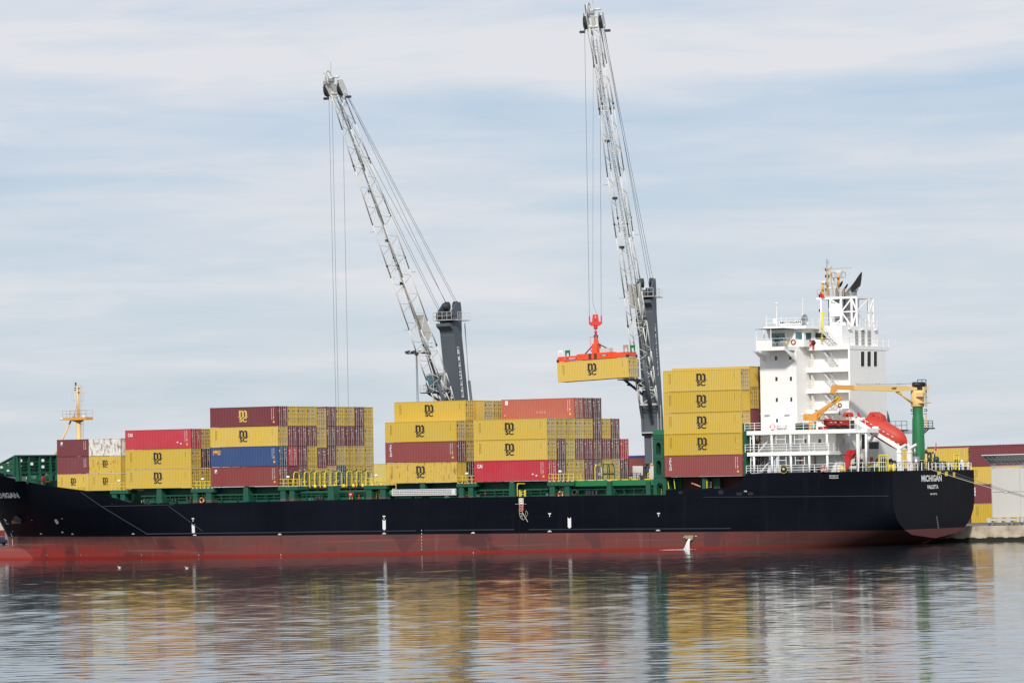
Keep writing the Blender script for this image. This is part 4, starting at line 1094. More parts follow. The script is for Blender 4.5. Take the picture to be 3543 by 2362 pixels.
m = MB(HAWSER); L = lambda X, Y: (U(C6(X, Y), 0)[0], -.08, U(C6(X, Y), 0)[1])
m.path([L(1005, 700), L(998, 850), L(990, 990), L(1003, 1080), L(1030, 1160), L(1085, 1195), L(1105, 1180)], .032, 5); m.path([L(1070, 700), L(1072, 850), L(1062, 990), L(1060, 1080), L(1050, 1140), L(1075, 1170)], .032, 5)
for Y in (715, 770, 825, 880, 935, 990, 1045, 1100): m.bar(L(1002, Y), L(1068, Y), .05, .07)
m.path([L(1155, 975), L(1195, 1050), L(1150, 1130), L(1105, 1180)], .025, 5); m.path([L(1155, 975), L(1130, 1060), L(1160, 1110)], .025, 5); m.part('rope_ladder', pl)
m = MB(HAWSER); m.tube(L(1062, 1020), L(1190, 1240), .055, 6); m.tube(L(895, 825), L(985, 825), .03, 5); m.tube(L(1095, 825), L(1155, 825), .03, 5); m.part('spreader_bar', pl)
# lifebuoys
def lifebuoy(p, t, label, ax='t', R=.36):
    if ax == 't': s, z = U(p, t); c = (s, t, z)
    m = MB(); m.torus(c, R, .095, ax, 24, 8, [ORM2, ORM2, ORM2, INKW]); return m.thing('lifebuoy', label, 'lifebuoy', c, group='lifebuoys on the ship')
ORM2 = paint('buoy orange', (.66, .10, .03), .45, .05)
lifebuoy(C3(2340, 640), .9, 'orange lifebuoy by the platform left of the ten-wide stack')
lifebuoy(C6(1940, 600), .9, 'orange lifebuoy in front of the ladder below the stepped stack')
lifebuoy(DK(738, 245), .9, 'orange and white lifebuoy by the white canister on the upper deck rail')
lifebuoy(DK(1890, 1180), -.1, 'orange lifebuoy with white bracket on the lowest white railing')
m = MB(INKW); s, z = U(DK(1890, 1180), -.1)
for dx in (-.28, .28, 0): m.bar((s, -.16, z), (s + dx, -.16, z - .45 if dx else z + .45), .07, .03)
m.part('lifebuoy_bracket', ship)

# ---- forecastle: breakwater, foremast, windlass bits
m = MB(GREEN); FB = -112.2
def b1(X, Y, s=FB): t, z = TS(B1(X, Y), s); return (t, z)
# transverse breakwater wall assembled from strips so that the oval openings are really open
Zt, Zb = b1(700, 175)[1], b1(700, 560)[1]
tl, tr_ = b1(330, 180)[0], 21.0
ovals = [(465, 280), (468, 427), (718, 350), (718, 493), (967, 272), (967, 417), (1270, 335), (1268, 483)]
OV = sorted([b1(*o) for o in ovals])
def strip(m, t0, t1, zs, holes, s):
    """vertical wall strip t0..t1 with oval holes (t, z), half sizes .42 x .26"""
    hw, hh = .40, .235
    hs = sorted([z for t, z in holes]); lo = zs[0]
    tc_ = holes[0][0] if holes else 0
    for z in hs:
        m.box(s, s + .05, t0, t1, lo, z - hh); m.box(s, s + .05, t0, tc_ - hw, z - hh, z + hh); m.box(s, s + .05, tc_ + hw, t1, z - hh, z + hh)
        r = hh
        for sg in (-1, 1):
            for i in range(5):
                A0, A1 = -pi / 2 + pi * i / 5, -pi / 2 + pi * (i + 1) / 5; xc = tc_ + sg * (hw - r)
                m.prism([(xc + sg * r * cos(A0), z + r * sin(A0)), (xc + sg * r * cos(A1), z + r * sin(A1)), (xc + sg * r, z + r * sin(A1)), (xc + sg * r, z + r * sin(A0))], s + .001, s + .049, 's')
        lo = z + hh
    m.box(s, s + .05, t0, t1, lo, zs[1])
colsx = [(b1(400, 0)[0], b1(610, 0)[0], [OV[i] for i in range(len(OV)) if abs(OV[i][0] - b1(467, 0)[0]) < .6]), (b1(610, 0)[0], b1(845, 0)[0], [o for o in OV if abs(o[0] - b1(718, 0)[0]) < .6]),
         (b1(845, 0)[0], b1(1100, 0)[0], [o for o in OV if abs(o[0] - b1(967, 0)[0]) < .6]), (b1(1100, 0)[0], tr_, [o for o in OV if abs(o[0] - b1(1269, 0)[0]) < .6])]
for t0, t1, hs in colsx: strip(m, t0, t1, (Zb, Zt), hs, FB)
m.box(FB, FB + .05, tl, colsx[0][0], Zb, Zt)
m.box(FB - .1, FB + .5, tl, tr_, Zt - .02, Zt + .16)
for X in (340, 400, 605, 845, 1090, 1230): t_ = b1(X, 0)[0]; m.prism([(FB + .05, Zb - 1.2), (FB + .75, Zb - 1.2), (FB + .45, Zt), (FB + .05, Zt)], t_ - .06, t_ + .06)
for Y in (240, 322, 392, 462): m.box(FB + .05, FB + .28, tl, tr_, b1(700, Y)[1] - .04, b1(700, Y)[1])
m.box(FB, FB + .3, tl, tr_, Zb - .08, Zb + .08)
for X in (605, 845): t_ = b1(X, 0)[0]; m.bar((FB + .1, t_, Zb), (FB + .1, t_, Zb - 1.6), .4, .12)
m.part('breakwater', ship)
# its port wing slopes down towards the bow
m = MB(GREEN); S0, S1 = FB - 8.5, FB; wing = lambda X, Y: U(B1(X, Y), tl - .05)
top0, top1, bot0, bot1 = wing(-160, 445), wing(330, 180), wing(-160, 520), wing(350, 620)
m.prism([bot0, bot1, top1, top0], tl - .1, tl - .04); m.use(paint('edge green light', (.05, .11, .07), .6, .1)); m.bar((top0[0], tl - .15, top0[1]), (top1[0], tl - .15, top1[1]), .35, .16); m.use(GREEN)
for X in (135, 330): p, q = wing(X, 620), wing(X, 330 if X < 200 else 190); m.bar((p[0], tl - .2, p[1]), (q[0], tl - .2, q[1]), .14, .25)
for Y0_, Y1_ in ((360, 330), (460, 440)): p, q = wing(-20, Y0_ + 20), wing(330, Y1_); m.bar((p[0], tl - .18, p[1]), (q[0], tl - .18, q[1]), .06, .2)
m.use(WALLG)
for X, Y in ((38, 427), (185, 350), (185, 498)): p = wing(X, Y); m.prism([(p[0] + .3 * cos(i * pi / 6), p[1] + .22 * sin(i * pi / 6)) for i in range(12)], tl - .106, tl - .1)
m.part('breakwater_wing', ship)
fmst = MB(CREAM); TM = TC - .3
def mp(X, Y): s, z = U(MF(X, Y), TM); return (s, TM, z)
sM = mp(515, 1400)[0]; zl = mp(515, 1000)[2]
fmst.tube((sM, TM, 8.5), (sM, TM, zl), .36, 14, .34); fmst.tube((sM + .02, TM, zl), (sM - .12, TM, mp(495, 175)[2]), .21, 10, .17)
a, b_ = mp(190, 0)[0], mp(765, 0)[0]
fmst.use(OCHRE); fmst.box(a, b_, TM - .9, TM + .9, zl - .10, zl + .32); fmst.prism([(mp(300, 0)[0], zl - .1), (mp(620, 0)[0], zl - .1), (mp(555, 0)[0], mp(0, 1085)[2]), (mp(470, 0)[0], mp(0, 1085)[2])], TM - .25, TM + .25)
fmst.use(CREAM); p = mp(320, 1040); q = U(B1(975, 750), TM); fmst.tube(p, (q[0], TM, q[1]), .15, 8)
q2 = U(B1(1175, 352), TM); fmst.tube((q2[0], TM, q2[1]), (q2[0] + 1.9, TM, q2[1]), .1, 6)
fmst.tube(mp(400, 900), mp(475, 640), .07, 6); fmst.bar(mp(330, 338), mp(655, 345), .09, .14)
fo = fmst.part('foremast', ship)
m = MB(paint('thin rail rust', (.42, .26, .16), .6, .2)); m.rail([(a, TM - .85, zl + .32), (mp(480, 0)[0], TM - .85, zl + .32)], 1.05, 2, .9, .022); m.rail([(mp(525, 0)[0], TM - .85, zl + .32), (b_, TM - .85, zl + .32)], 1.05, 2, .9, .022); m.rail([(a, TM + .85, zl + .32), (b_, TM + .85, zl + .32)], 1.05, 2, 1.2, .02)
m.ladder(mp(545, 940), mp(545, 180), (1, 0, 0), .35, .02, .3); m.ladder(mp(605, 1460), mp(605, 1060), (1, 0, 0), .42, .025, .35)
for p, q in (((350, 345), (350, 530)), ((350, 535), (470, 540)), ((640, 350), (648, 540)), ((530, 540), (650, 540)), ((605, 180), (605, 680)), ((525, 170), (605, 185))): m.tube(mp(*p), mp(*q), .018, 4)
m.part('railing', fo)
m = MB(DARK)
for X, Y in ((450, 103), (450, 131), (455, 165), (440, 225), (440, 280), (525, 235), (525, 330)): c = mp(X, Y); m.tube((c[0], TM - .1, c[2] - .08), (c[0], TM - .1, c[2] + .08), .14, 8)
m.use(STEEL); c = mp(395, 930); m.ball(c, .22, 6); m.use(INKW); c = mp(155, 990); m.tube((c[0] - .25, TM - .6, c[2]), (c[0] + .25, TM - .6, c[2]), .16, 8); c = mp(690, 930); m.ball((c[0], TM - .5, c[2]), .2, 6)
m.part('navigation_light', fo)
m = MB(GREEN)
for X, Y, w in ((760, 690, .9), (1180, 660, 1.0), (1100, 700, .7)): s, z = U(B1(X, Y), 9.0); m.tube((s - w, 9, z), (s + w, 9, z), .55, 12); m.box(s - w, s + w, 8.5, 9.6, z - 1.4, z - .3)
m.use(RED); s, z = U(B1(940, 700), 8.2); m.tube((s - .5, 8.2, z), (s + .4, 8.2, z), .38, 10); m.use(YEL); s, z = U(B1(1070, 752), 7.8); m.box(s - .5, s + .5, 7.8, 8.0, z - .05, z + .05); m.use(INKW); s, z = U(B1(1275, 632), 8.0); m.ball((s, 8, z), .22, 6); s, z = U(B1(610, 668), 8.0); m.box(s - .18, s + .18, 8, 8.3, z - .2, z + .2)
m.part('windlass', ship)
m = MB(YEL); 
for x0, x1 in ((265, 276), (283, 287)):
    (s0_, z0), (s1_, z1) = U((x0, 1693), 1.6), U((x1, 1672), 1.6); m.rail([(s0_, 1.6, z0), (s1_, 1.6, z0)], 1.0, 2, .6, .03)
m.part('railing', ship)

# ---- deckhouse
house = MB(WHITE)
SA0, SA1, SK = 13.52, 19.11, 25.72
house.box(SA0, SA1, 3, 21.5, 15.7, 26.75)
house.box(SA1, SK, 7.3, 16.6, 15.7, 26.75)
house.box(SK - .25, SK + .003, 5.9, 7.3, 15.7, 26.75)
SL0 = U(DK(890, 1000), 3)[0]
house.box(SA0, 24.9, 3, 21.5, 12.75, 15.6); house.box(SL0, 24.9, 3.002, 21.5, 10.2, 12.75)
house.box(24.9, 27.6, 10.3, TS(R7(1590, 1200), 27.6)[0], 10.2, 15.0)
for y in (797, 943, 1085):                            # deck weld seams
    z = U(R6(300, y), 3)[1]; house.box(SA0 - .01, SA1 + .01, 2.988, 3.0, z - .02, z + .02); house.box(SA1, SK + .012, 5.9, 16.62, z - .02, z + .02)
dh = house.part('deckhouse', ship)
def window(poly, plane, mat=GLASSD, fr=.07, nm='window', par=None):
    """poly: list of points in the plane; plane: ('t', t) or ('s', s)"""
    m = MB(WHITE2); cu, cv = sum(p[0] for p in poly) / len(poly), sum(p[1] for p in poly) / len(poly)
    P = (lambda u, v, d: (u, plane[1] - d, v)) if plane[0] == 't' else (lambda u, v, d: (plane[1] + d, u, v))
    out = []
    for u, v in poly:
        d = Vector((u - cu, v - cv)); d *= (1 + fr / max(.1, d.length)) ; out.append((cu + d.x, cv + d.y))
    n = len(poly)
    for i in range(n):
        j = (i + 1) % n
        m.add([P(*poly[i], .03), P(*poly[j], .03), P(*out[j], .03), P(*out[i], .03)], [(0, 1, 2, 3)])
        m.add([P(*out[i], .03), P(*out[j], .03), P(*out[j], -.02), P(*out[i], -.02)], [(0, 1, 2, 3)])
    m.use(mat); m.add([P(*p, .008) for p in poly], [tuple(range(n))])
    return m.part(nm, par or dh)
def wbox(cr, X0_, Y0_, X1_, Y1_, plane, **k):
    f = (lambda X, Y: U(cr(X, Y), plane[1])) if plane[0] == 't' else (lambda X, Y: TS(cr(X, Y), plane[1]))
    return window([f(X0_, Y1_), f(X1_, Y1_), f(X1_, Y0_), f(X0_, Y0_)], plane, **k)
for X0_, X1_, Y0_, Y1_ in ((264, 280, 707, 736), (364, 381, 704, 733), (267, 283, 852, 880), (368, 383, 850, 878), (270, 285, 997, 1024), (371, 385, 993, 1022), (272, 286, 1142, 1170)):
    wbox(R6, X0_, Y0_, X1_, Y1_, ('t', 3.0), fr=.05)
for X0_, X1_ in ((860, 885), (905, 930), (950, 973)): wbox(R6, X0_, 675, X1_, 778, ('s', SK), mat=BLACK, fr=.06, nm='louvre_opening')
for X0_, Y0_, X1_, Y1_ in ((1452, 515, 1505, 605), (1775, 512, 1832, 600)): wbox(DK, X0_, Y0_, X1_, Y1_, ('t', 3.0), fr=.05)
wbox(LB, 265, 690, 290, 800, ('s', 24.9), fr=.05)
wbox(LB, 720, 585, 850, 945, ('s', 27.6), mat=BLACK, fr=.04, nm='dark_opening'); wbox(LB, 900, 770, 1140, 945, ('s', 27.6), mat=BLACK, fr=.04, nm='dark_opening')
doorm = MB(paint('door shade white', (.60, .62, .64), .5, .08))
for cr, X0_, Y0_, X1_, Y1_ in ((DK, 1030, 425, 1130, 750), (DK, 1200, 940, 1310, 1225), (DK, 1165, 425, 1320, 780)): 
    (a, z1), (b_, z0) = U(cr(X0_, Y0_), 2.98), U(cr(X1_, Y1_), 2.98); doorm.box(a, b_, 2.95, 3.0, z0, z1); doorm.box(a + .1, b_ - .1, 2.94, 2.95, z0 + .15, z1 - .15)
doorm.part('steel_door', dh)
# balcony slabs in the stair recess, with rails, stairs and the station sign
for i, (z0, z1) in enumerate(((23.75, 24.39), (20.93, 21.51), (18.17, 18.75))):
    m = MB(WHITE); m.box(SA1 + .002, SK + .004, 5.88, 7.3, z0, z1); m.part('balcony_slab', dh)
    m = MB(WHITE); m.rail([(SA1 + .1, 5.95, z1), (SK - .1, 5.95, z1)], 1.05, 3, 1.7, .022); m.part('railing', dh)
    d_ = MB(WHITE2); d_.box(SA1 + .55, SA1 + .62, 6.2, 7.0, z1, z1 + 1.95); d_.part('steel_door', dh)
ST_M = paint('stair grey white', (.60, .60, .60), .5, .12)
for za, zb_ in ((26.75, 24.39), (23.75, 21.51), (20.93, 18.75), (18.17, 15.95)):
    m = MB(ST_M); m.stair((SA1 + 2.0, 6.6, za + .3), (SA1 + 4.4, 6.6, zb_), (0, 1, 0), .7); m.part('stairway', dh)
m = MB(INKY); a, z = U(R7(470, 560), 5.87); b_, z1 = U(R7(770, 535), 5.87); put_text(m, 'MUSTER  STATION', lambda u, v: (a + u, 5.872, z + v), b_ - a, .26, .02); m.part('station_sign', dh)
m = MB(WHITE); m.tube((SK - .05, 5.85, 16), (SK - .05, 5.85, 27.2), .09, 8); m.tube((SA1 + .5, 7.2, 15.9), (SA1 + .5, 7.2, 26.7), .06, 6); m.part('drain_pipe', dh)
# bridge deck with its wing
br = MB(WHITE)
Wz0, Wz1 = 26.72, 27.22; sW0 = U(BR(155, 500), -.1)[0]; sW1 = U(BR(392, 500), -.1)[0]; sWe = 19.0
br.box(sW0, sWe, -.1, 7.5, Wz0, Wz1); br.box(sWe, SK + .06, 5.8, 17.6, Wz0 + .02, Wz1 - .002)
zB = U(BR(250, 415), -.1)[1]
br.box(sW0, sW1, -.1, -.02, Wz1, zB); br.box(sW0, sW0 + .08, -.02, 4, Wz1, zB); br.box(sW0 + .1, sW1, -.16, .02, zB, zB + .09)
for X0_, Y0_, X1_, Y1_ in ((160, 585, 300, 745), (640, 580, 770, 735)):   # wing brackets
    s_ = U(BR(X1_, Y1_), 3)[0] - .2; z_ = U(BR(X1_, Y1_), 3)[1]
    br.prism([(-.05, Wz0), (.75, Wz0), (3.0, z_ + .9), (3.0, z_)], s_ - .06, s_ + .06, 's')
bd = br.part('bridge_deck', ship)
m = MB(WHITE); m.rail([(sW1, -.05, Wz1), (sWe - .05, -.05, Wz1), (sWe - .05, 5.85, Wz1), (SK, 5.85, Wz1), (SK, 17.5, Wz1)], 1.1, 2, 1.7, .028); m.part('railing', bd)
aw = MB(WHITE); zA_ = U(BR(250, 250), 0)[1]
aw.box(sW0 - .1, U(BR(560, 245), .1)[0], -.2, 4.2, zA_, zA_ + .07); aw.use(DARK); aw.box(sW0 - .1, U(BR(560, 245), .1)[0], -.21, 4.2, zA_ - .04, zA_)
aw.use(WHITE)
for X in (160, 380): s_ = U(BR(X, 350), -.05)[0]; aw.tube((s_, -.05, Wz1), (s_, -.05, zA_), .06, 6)
s_ = U(BR(277, 350), 3.2)[0]; aw.tube((s_, 3.2, Wz1), (s_, 3.2, zA_), .05, 6); aw.part('wing_awning', bd)
TW = 4.0; f4 = lambda X, Y: U(BR(X, Y), TW)
SWA = f4(880, 400)[0]; zR = f4(880, 248)[1]
wh = MB(WHITE); wh.prism([(f4(385, 515)[0], Wz1), (SWA, Wz1), (SWA, zR), (f4(312, 258)[0], zR)], TW, 21.3)
wh.box(SWA, 23.9, 7.3, 18, Wz1 - .1, 30.04); wb_ = wh.part('wheelhouse', ship)
window([f4(400, 430), f4(603, 424), f4(586, 312), f4(392, 318)], ('t', TW), GLASST, .06, 'bridge_window', wb_)
wbox(BR, 645, 332, 700, 398, ('t', TW), mat=GLASST, fr=.04, nm='bridge_window', par=wb_); wbox(BR, 752, 305, 850, 408, ('t', TW), mat=GLASST, fr=.05, nm='bridge_window', par=wb_)
wbox(BR, 902, 307, 986, 412, ('s', SWA), mat=GLASST, fr=.05, nm='bridge_window', par=wb_); wbox(BR, 1028, 310, 1246, 410, ('t', 7.3), mat=GLASSD, fr=.05, nm='bridge_window', par=wb_)
m = MB(WHITE2); p, q = f4(628, 515), f4(715, 316); m.box(p[0], q[0], TW - .03, TW, p[1], q[1]); m.box(p[0] + .06, q[0] - .06, TW - .045, TW - .03, p[1] + .1, p[1] + 1.0); m.part('bridge_door', wb_)
for X0_, X1_ in ((1636, 1692), (1732, 1788), (1826, 1885)):
    (t0, z1), (t1, z0) = TS(BR(X0_, 266), 23.9), TS(BR(X1_, 492), 23.9); m = MB(GREY); m.box(23.9, 23.96, t0, t1, z0, z1); m.use(paint('louvre slat', (.36, .35, .33), .6, .1))
    for i in range(11): z = z0 + (z1 - z0) * (i + .5) / 11; m.prism([(23.96, z - .08), (24.02, z - .1), (24.02, z - .06), (23.96, z + .06)], t0 + .05, t1 - .05)
    m.part('louvre', wb_)
m = MB(WHITE); sR0 = U(BR(272, 225), 3.3)[0]; m.box(sR0, SWA + .75, 3.3, 21.5, zR, zR + .42); m.part('wheelhouse_roof', wb_)
zT = zR + .42
m = MB(WHITE); m.rail([(sR0 + .3, 3.5, zT), (SWA + .6, 3.5, zT), (SWA + .6, 7.4, zT)], 1.05, 2, 1.6, .024); m.rail([(SWA + 1.0, 7.4, 30.05), (23.8, 7.4, 30.05), (23.8, 17.9, 30.05)], 1.05, 2, 1.8, .024); m.part('railing', wb_)
m = MB(WHITE); (a, z0), (b_, z1) = U(BR(512, 192), 3.4), U(BR(845, 124), 3.4); m.box(a, b_, 3.36, 3.42, z0, z1); m.use(INKY); put_text(m, 'MICHIGAN', lambda u, v: (a + .1 + u, 3.352, z0 + .14 + v), b_ - a - .2, (z1 - z0) * .64, .03)
m.part('name_board', wb_)
m = MB(ST_M); p, q = U(BR(1110, 232), 6.4), U(BR(1375, 505), 6.4); m.stair((p[0], 6.4, p[1]), (q[0], 6.4, q[1]), (0, 1, 0), .65); m.part('stairway', wb_)
m = MB(DKGREEN); s_, z_ = U(BR(475, 515), .6); m.tube((s_, .6, Wz1), (s_, .6, Wz1 + .5), .09, 8); m.use(DKGREEN); m.box(s_ - .28, s_ + .3, .35, .85, Wz1 + .5, Wz1 + 1.2); m.tube((s_ + .05, .6, Wz1 + 1.2), (s_ + .05, .6, Wz1 + 1.75), .22, 8, .26); m.part('wing_console', bd)
def small_buoy(cr, X, Y, t, label): s_, z_ = U(cr(X, Y), t); m = MB(); m.torus((s_, t, z_), .30, .10, 't', 20, 8, [RED]); return m.thing('lifebuoy', label, 'lifebuoy', (s_, t, z_), group='lifebuoys on the ship')
small_buoy(BR, 718, 452, -.18, 'red lifebuoy hanging on the bridge wing rail below the wheelhouse door'); small_buoy(BR, 968, 462, 5.6, 'red lifebuoy on the bridge deck rail next to the black reel')
m = MB(BLACK); s_, z_ = U(BR(1020, 460), 5.7); m.lathe((s_, 5.6, z_), [(.02, 0), (.36, .02), (.36, .12), (.02, .14)], 14, 't'); m.use(RED); m.bar((s_, 5.7, z_ - .3), (s_, 5.7, z_ - .85), .3, .2); m.part('hose_reel', bd)
m = MB(YEL); s_, z_ = U(BR(615, 465), -.1); m.ball((s_, -.15, z_), .2, 6, (.7, .6, 1.3)); m.part('smoke_float', bd)
m = MB(WHITE2)
for X0_, X1_, Y, pl_ in ((745, 812, 268, ('t', TW)), (985, 1068, 265, ('t', 7.3)), (1545, 1600, 250, ('s', 23.9)), (1735, 1790, 262, ('s', 23.9)), (1940, 1990, 268, ('s', 23.9))):
    if pl_[0] == 't': (a, z), (b_, _) = U(BR(X0_, Y), pl_[1] - .2), U(BR(X1_, Y), pl_[1] - .2); m.box(a, b_, pl_[1] - .32, pl_[1] - .05, z - .07, z + .07); m.box((a + b_) / 2 - .04, (a + b_) / 2 + .04, pl_[1] - .1, pl_[1], z, z + .12)
    else: (a, z), (b_, _) = TS(BR(X0_, Y), 24), TS(BR(X1_, Y), 24); m.box(23.95, 24.2, a, b_, z - .07, z + .07); m.box(23.9, 24.0, (a + b_) / 2 - .04, (a + b_) / 2 + .04, z, z + .12)
m.part('floodlight', wb_)
m = MB(WHITE2)
for X0_, X1_, Y in ((192, 228, 1112), (330, 365, 1110), (447, 478, 1108)): (a, z), (b_, _) = U(R6(X0_, Y), 2.8), U(R6(X1_, Y), 2.8); m.box(a, b_, 2.65, 2.9, z - .06, z + .08); m.box(a + .2, a + .3, 2.85, 3.0, z, z + .1)
m.part('floodlight', dh)
# aerials on the wheelhouse roof
m = MB(WHITE2)
for X, Y0_, Y1_, t_ in ((310, 200, 45, 3.6), (465, 200, -10, 6), (537, 200, 60, 5), (846, 200, -215, 9)):
    p, q = U(BR(X, Y0_), t_), U(BR(X + (18 if X == 846 else 0), Y1_), t_); m.tube((p[0], t_, zT), (q[0], t_, q[1]), .035, 5)
p = U(BR(465, -130), 6); m.tube((p[0], 6, zT), (p[0], 6, p[1]), .05, 6); m.lathe((p[0], 6, p[1] - .1), [(.02, 0), (.22, .04), (.2, .22), (.02, .26)], 10); m.use(INKW); s_, z_ = U(BR(432, 140), 6); m.ball((s_, 6, z_), .28, 8, (1, 1, 1.6))
m.part('aerial', wb_)
m = MB(STEEL); s_, z_ = U(BR(862, 130), 6); m.lathe((s_, 6, z_), [(.9, .35), (.75, .1), (.4, -.1), (.05, -.15)], 16, 's'); m.tube((s_ - .2, 6, zT), (s_, 6, z_), .08, 6); m.part('satellite_dish', wb_)
# yellow davit post
s_, _ = U(BR(1140, 100), 6.8); m = MB(YEL); p, q = U(FN(380, 1530), 6.8), U(FN(390, 1215), 6.8); m.tube((p[0], 6.8, 28.0), (q[0], 6.8, q[1]), .17, 8); a, b_ = U(FN(355, 1215), 6.8), U(FN(462, 1222), 6.8); m.bar((a[0], 6.8, a[1]), (b_[0], 6.8, b_[1]), .14); m.part('davit_post', wb_)
# funnel frame, exhausts and radar mast
TF = TS(FN(1115, 1470), 23.4)[0]; g = lambda X, Y, t=None: (U(FN(X, Y), TF if t is None else t)[0], TF if t is None else t, U(FN(X, Y), TF if t is None else t)[1])
zP0, zP1 = g(1090, 912)[2], g(1090, 868)[2]; s0_, s1_ = g(265, 900)[0], g(1105, 900)[0]
fr = MB(WHITE); TB = TS(FN(1480, 890), s1_)[0]
fr.box(s0_, s1_, TF, TB, zP0, zP1)
legs = {X: g(X, 1470)[0] for X in (565, 790, 1007, 1112)}
for X, s_ in legs.items(): fr.bar((s_, TF + .1, 30.0), (s_, TF + .1, zP0), .24, .24); fr.bar((s_, TB - .3, 30.0), (s_, TB - .3, zP0), .22, .22)
fr.tube(g(365, 1480), g(365, 900), .12, 8)
zm = g(900, 1195)[2]; fr.bar((legs[790], TF + .1, zm), (legs[1112], TF + .1, zm), .16); fr.bar((legs[1112], TF + .1, zm), (legs[1112], TB - .3, zm), .16)
for a, b_, z0, z1 in ((790, 1007, zm, zP0), (790, 1007, zm, 30.0), (1007, 1112, zP0, zm), (1007, 1112, 30.0, zm)): fr.bar((legs[a], TF + .1, z0), (legs[b_], TF + .1, z1), .17)
fr.bar((legs[790], TF + .1, zm - .9), (legs[565], TF + .1, 30.0), .13); fr.bar((legs[565], TF + .1, zP0), (legs[790], TF + .1, zm + .8), .13)
for z0, z1 in ((zm, zP0), (zm, 30.0)): fr.bar((legs[1112], TF + .1, z0), (legs[1112], TB - 1.6, z1), .13); fr.bar((legs[1112], TB - 1.6, z0), (legs[1112], TB - .3, z1), .13)
fr.bar((legs[1112], TB - 1.6, 30), (legs[1112], TB - 1.6, zP0), .18)
(a, _, z1), (b_, _, z0) = g(552, 1030), g(795, 1285); fr.box(a, b_, TF - .08, TF - .02, z0, z1); fr.box(a - .1, a + 2.0, TF + .6, TF + 2.0, 30.02, 30.7)
ff = fr.part('funnel_frame', ship)
EXH = paint('exhaust steel', (.33, .335, .345), .36, .25, (.12, .12, .12), .8, 0, .75)
MOUTH_DARK = paint('unlit mouth black', (.010, .010, .012), .8, .05)  # black painted in for the unlit inside of the exhaust mouths
def exhaust(X, t_, r, zt, ctr, la, wb2):
    m = MB(EXH); s_, _, _ = g(X, 1400, t_); _, _, zt = g(X, zt, t_); m.tube((s_, t_, 30.0), (s_, t_, zt), r, 18, caps=False)
    for z in (31.2, 32.6): m.tube((s_, t_, z), (s_, t_, z + .07), r + .03, 18)
    c = Vector(g(*ctr, t_)); a1 = Vector(g(ctr[0] + la[0], ctr[1] + la[1], t_)) - c; n = 18; st = []
    w2 = Vector(wb2)
    R0 = [Vector((s_ - r * cos(2 * pi * i / n), t_ + r * sin(2 * pi * i / n), zt)) for i in range(n)]
    R2 = [c + a1 * cos(2 * pi * i / n) + w2 * sin(2 * pi * i / n) for i in range(n)]
    R1 = [p * .5 + q * .5 + Vector((-r * .25, 0, r * .1)) for p, q in zip(R0, R2)]
    m.smooth = True; m.add(R0 + R1 + R2, [(j * n + i, j * n + (i + 1) % n, (j + 1) * n + (i + 1) % n, (j + 1) * n + i) for j in (0, 1) for i in range(n)]); m.smooth = False
    m.use(MOUTH_DARK); ax = (c - R0[0]); inn = [c + (p - c) * .96 for p in R2]; back = [c * .62 + Vector((s_, t_, zt)) * .38 + (p - c) * .55 for p in R2]
    m.add(R2 + inn, [(i, (i + 1) % n, n + (i + 1) % n, n + i) for i in range(n)]); m.add(inn + back, [(i, (i + 1) % n, n + (i + 1) % n, n + i) for i in range(n)]); m.add(back, [tuple(range(n))])
    m.part('exhaust_pipe', ff)
def horn(X, t_, r, zt, rim, dt):
    m = MB(EXH); s_, _, _ = g(X, 1400, t_); zt = g(X, zt, t_)[2]; m.tube((s_, t_, 30.0), (s_, t_, zt), r, 20, caps=False)
    for z in (31.2, 32.6, 34.0): m.tube((s_, t_, z), (s_, t_, z + .07), r + .03, 20)
    x0, x1 = min(p[0] for p in rim), max(p[0] for p in rim); cx_, cy_ = sum(p[0] for p in rim) / len(rim), sum(p[1] for p in rim) / len(rim)
    R2 = [Vector(g(p[0], p[1], t_ - dt + 1.7 * dt * (p[0] - x0) / (x1 - x0))) for p in rim]
    an = [math.atan2(-(p[1] - cy_) + .0, p[0] - cx_) for p in rim]
    R0 = [Vector((s_ + r * cos(a_), t_ + r * sin(a_), zt)) for a_ in an]; n = len(rim); c = sum(R2, Vector()) / n
    R1 = [p * .6 + q * .4 + Vector((-.12, 0, -.1)) for p, q in zip(R0, R2)]
    m.smooth = True; m.add(R0 + R1 + R2, [(j * n + i, j * n + (i + 1) % n, (j + 1) * n + (i + 1) % n, (j + 1) * n + i) for j in (0, 1) for i in range(n)]); m.smooth = False
    m.use(MOUTH_DARK); m.add(R2, [tuple(range(n))])  # flat black cap over the rim stands in for the dark interior
    m.part('exhaust_pipe', ff)
horn(1000, TF + 2.6, .84, 800, [(1216, 358), (1224, 400), (1210, 530), (1194, 640), (1166, 705), (1130, 760), (1092, 800), (1040, 806), (1002, 775), (978, 715), (1020, 640), (1075, 555), (1140, 455), (1185, 392)], .62)
exhaust(715, TF + 2.2, .24, 730, (785, 620), (25, -68), (.10, .2, .05)); exhaust(845, TF + 2.4, .22, 770, (895, 670), (26, -58), (.09, .18, .05))
m = MB(EXH); s_ = g(700, 1200, TF + 2.3)[0]; m.tube((s_, TF + 2.3, 30), (s_, TF + 2.3, zP0), .36, 14); s_ = g(535, 1200, TF + 1.6)[0]; m.tube((s_, TF + 1.6, 30), (s_, TF + 1.6, zP0), .13, 8); m.part('exhaust_pipe', ff)
TM2 = TF + 1.4; r_ = lambda X, Y: g(X, Y, TM2)
ms = MB(paint('mast tan', (.50, .37, .20), .5, .15, (.3, .16, .07), .8)); ms.tube(r_(520, 865), r_(505, 300), .11, 8); ms.tube(r_(492, 865), r_(482, 300), .06, 6); ms.bar(r_(465, 310), r_(600, 292), .35, .2)
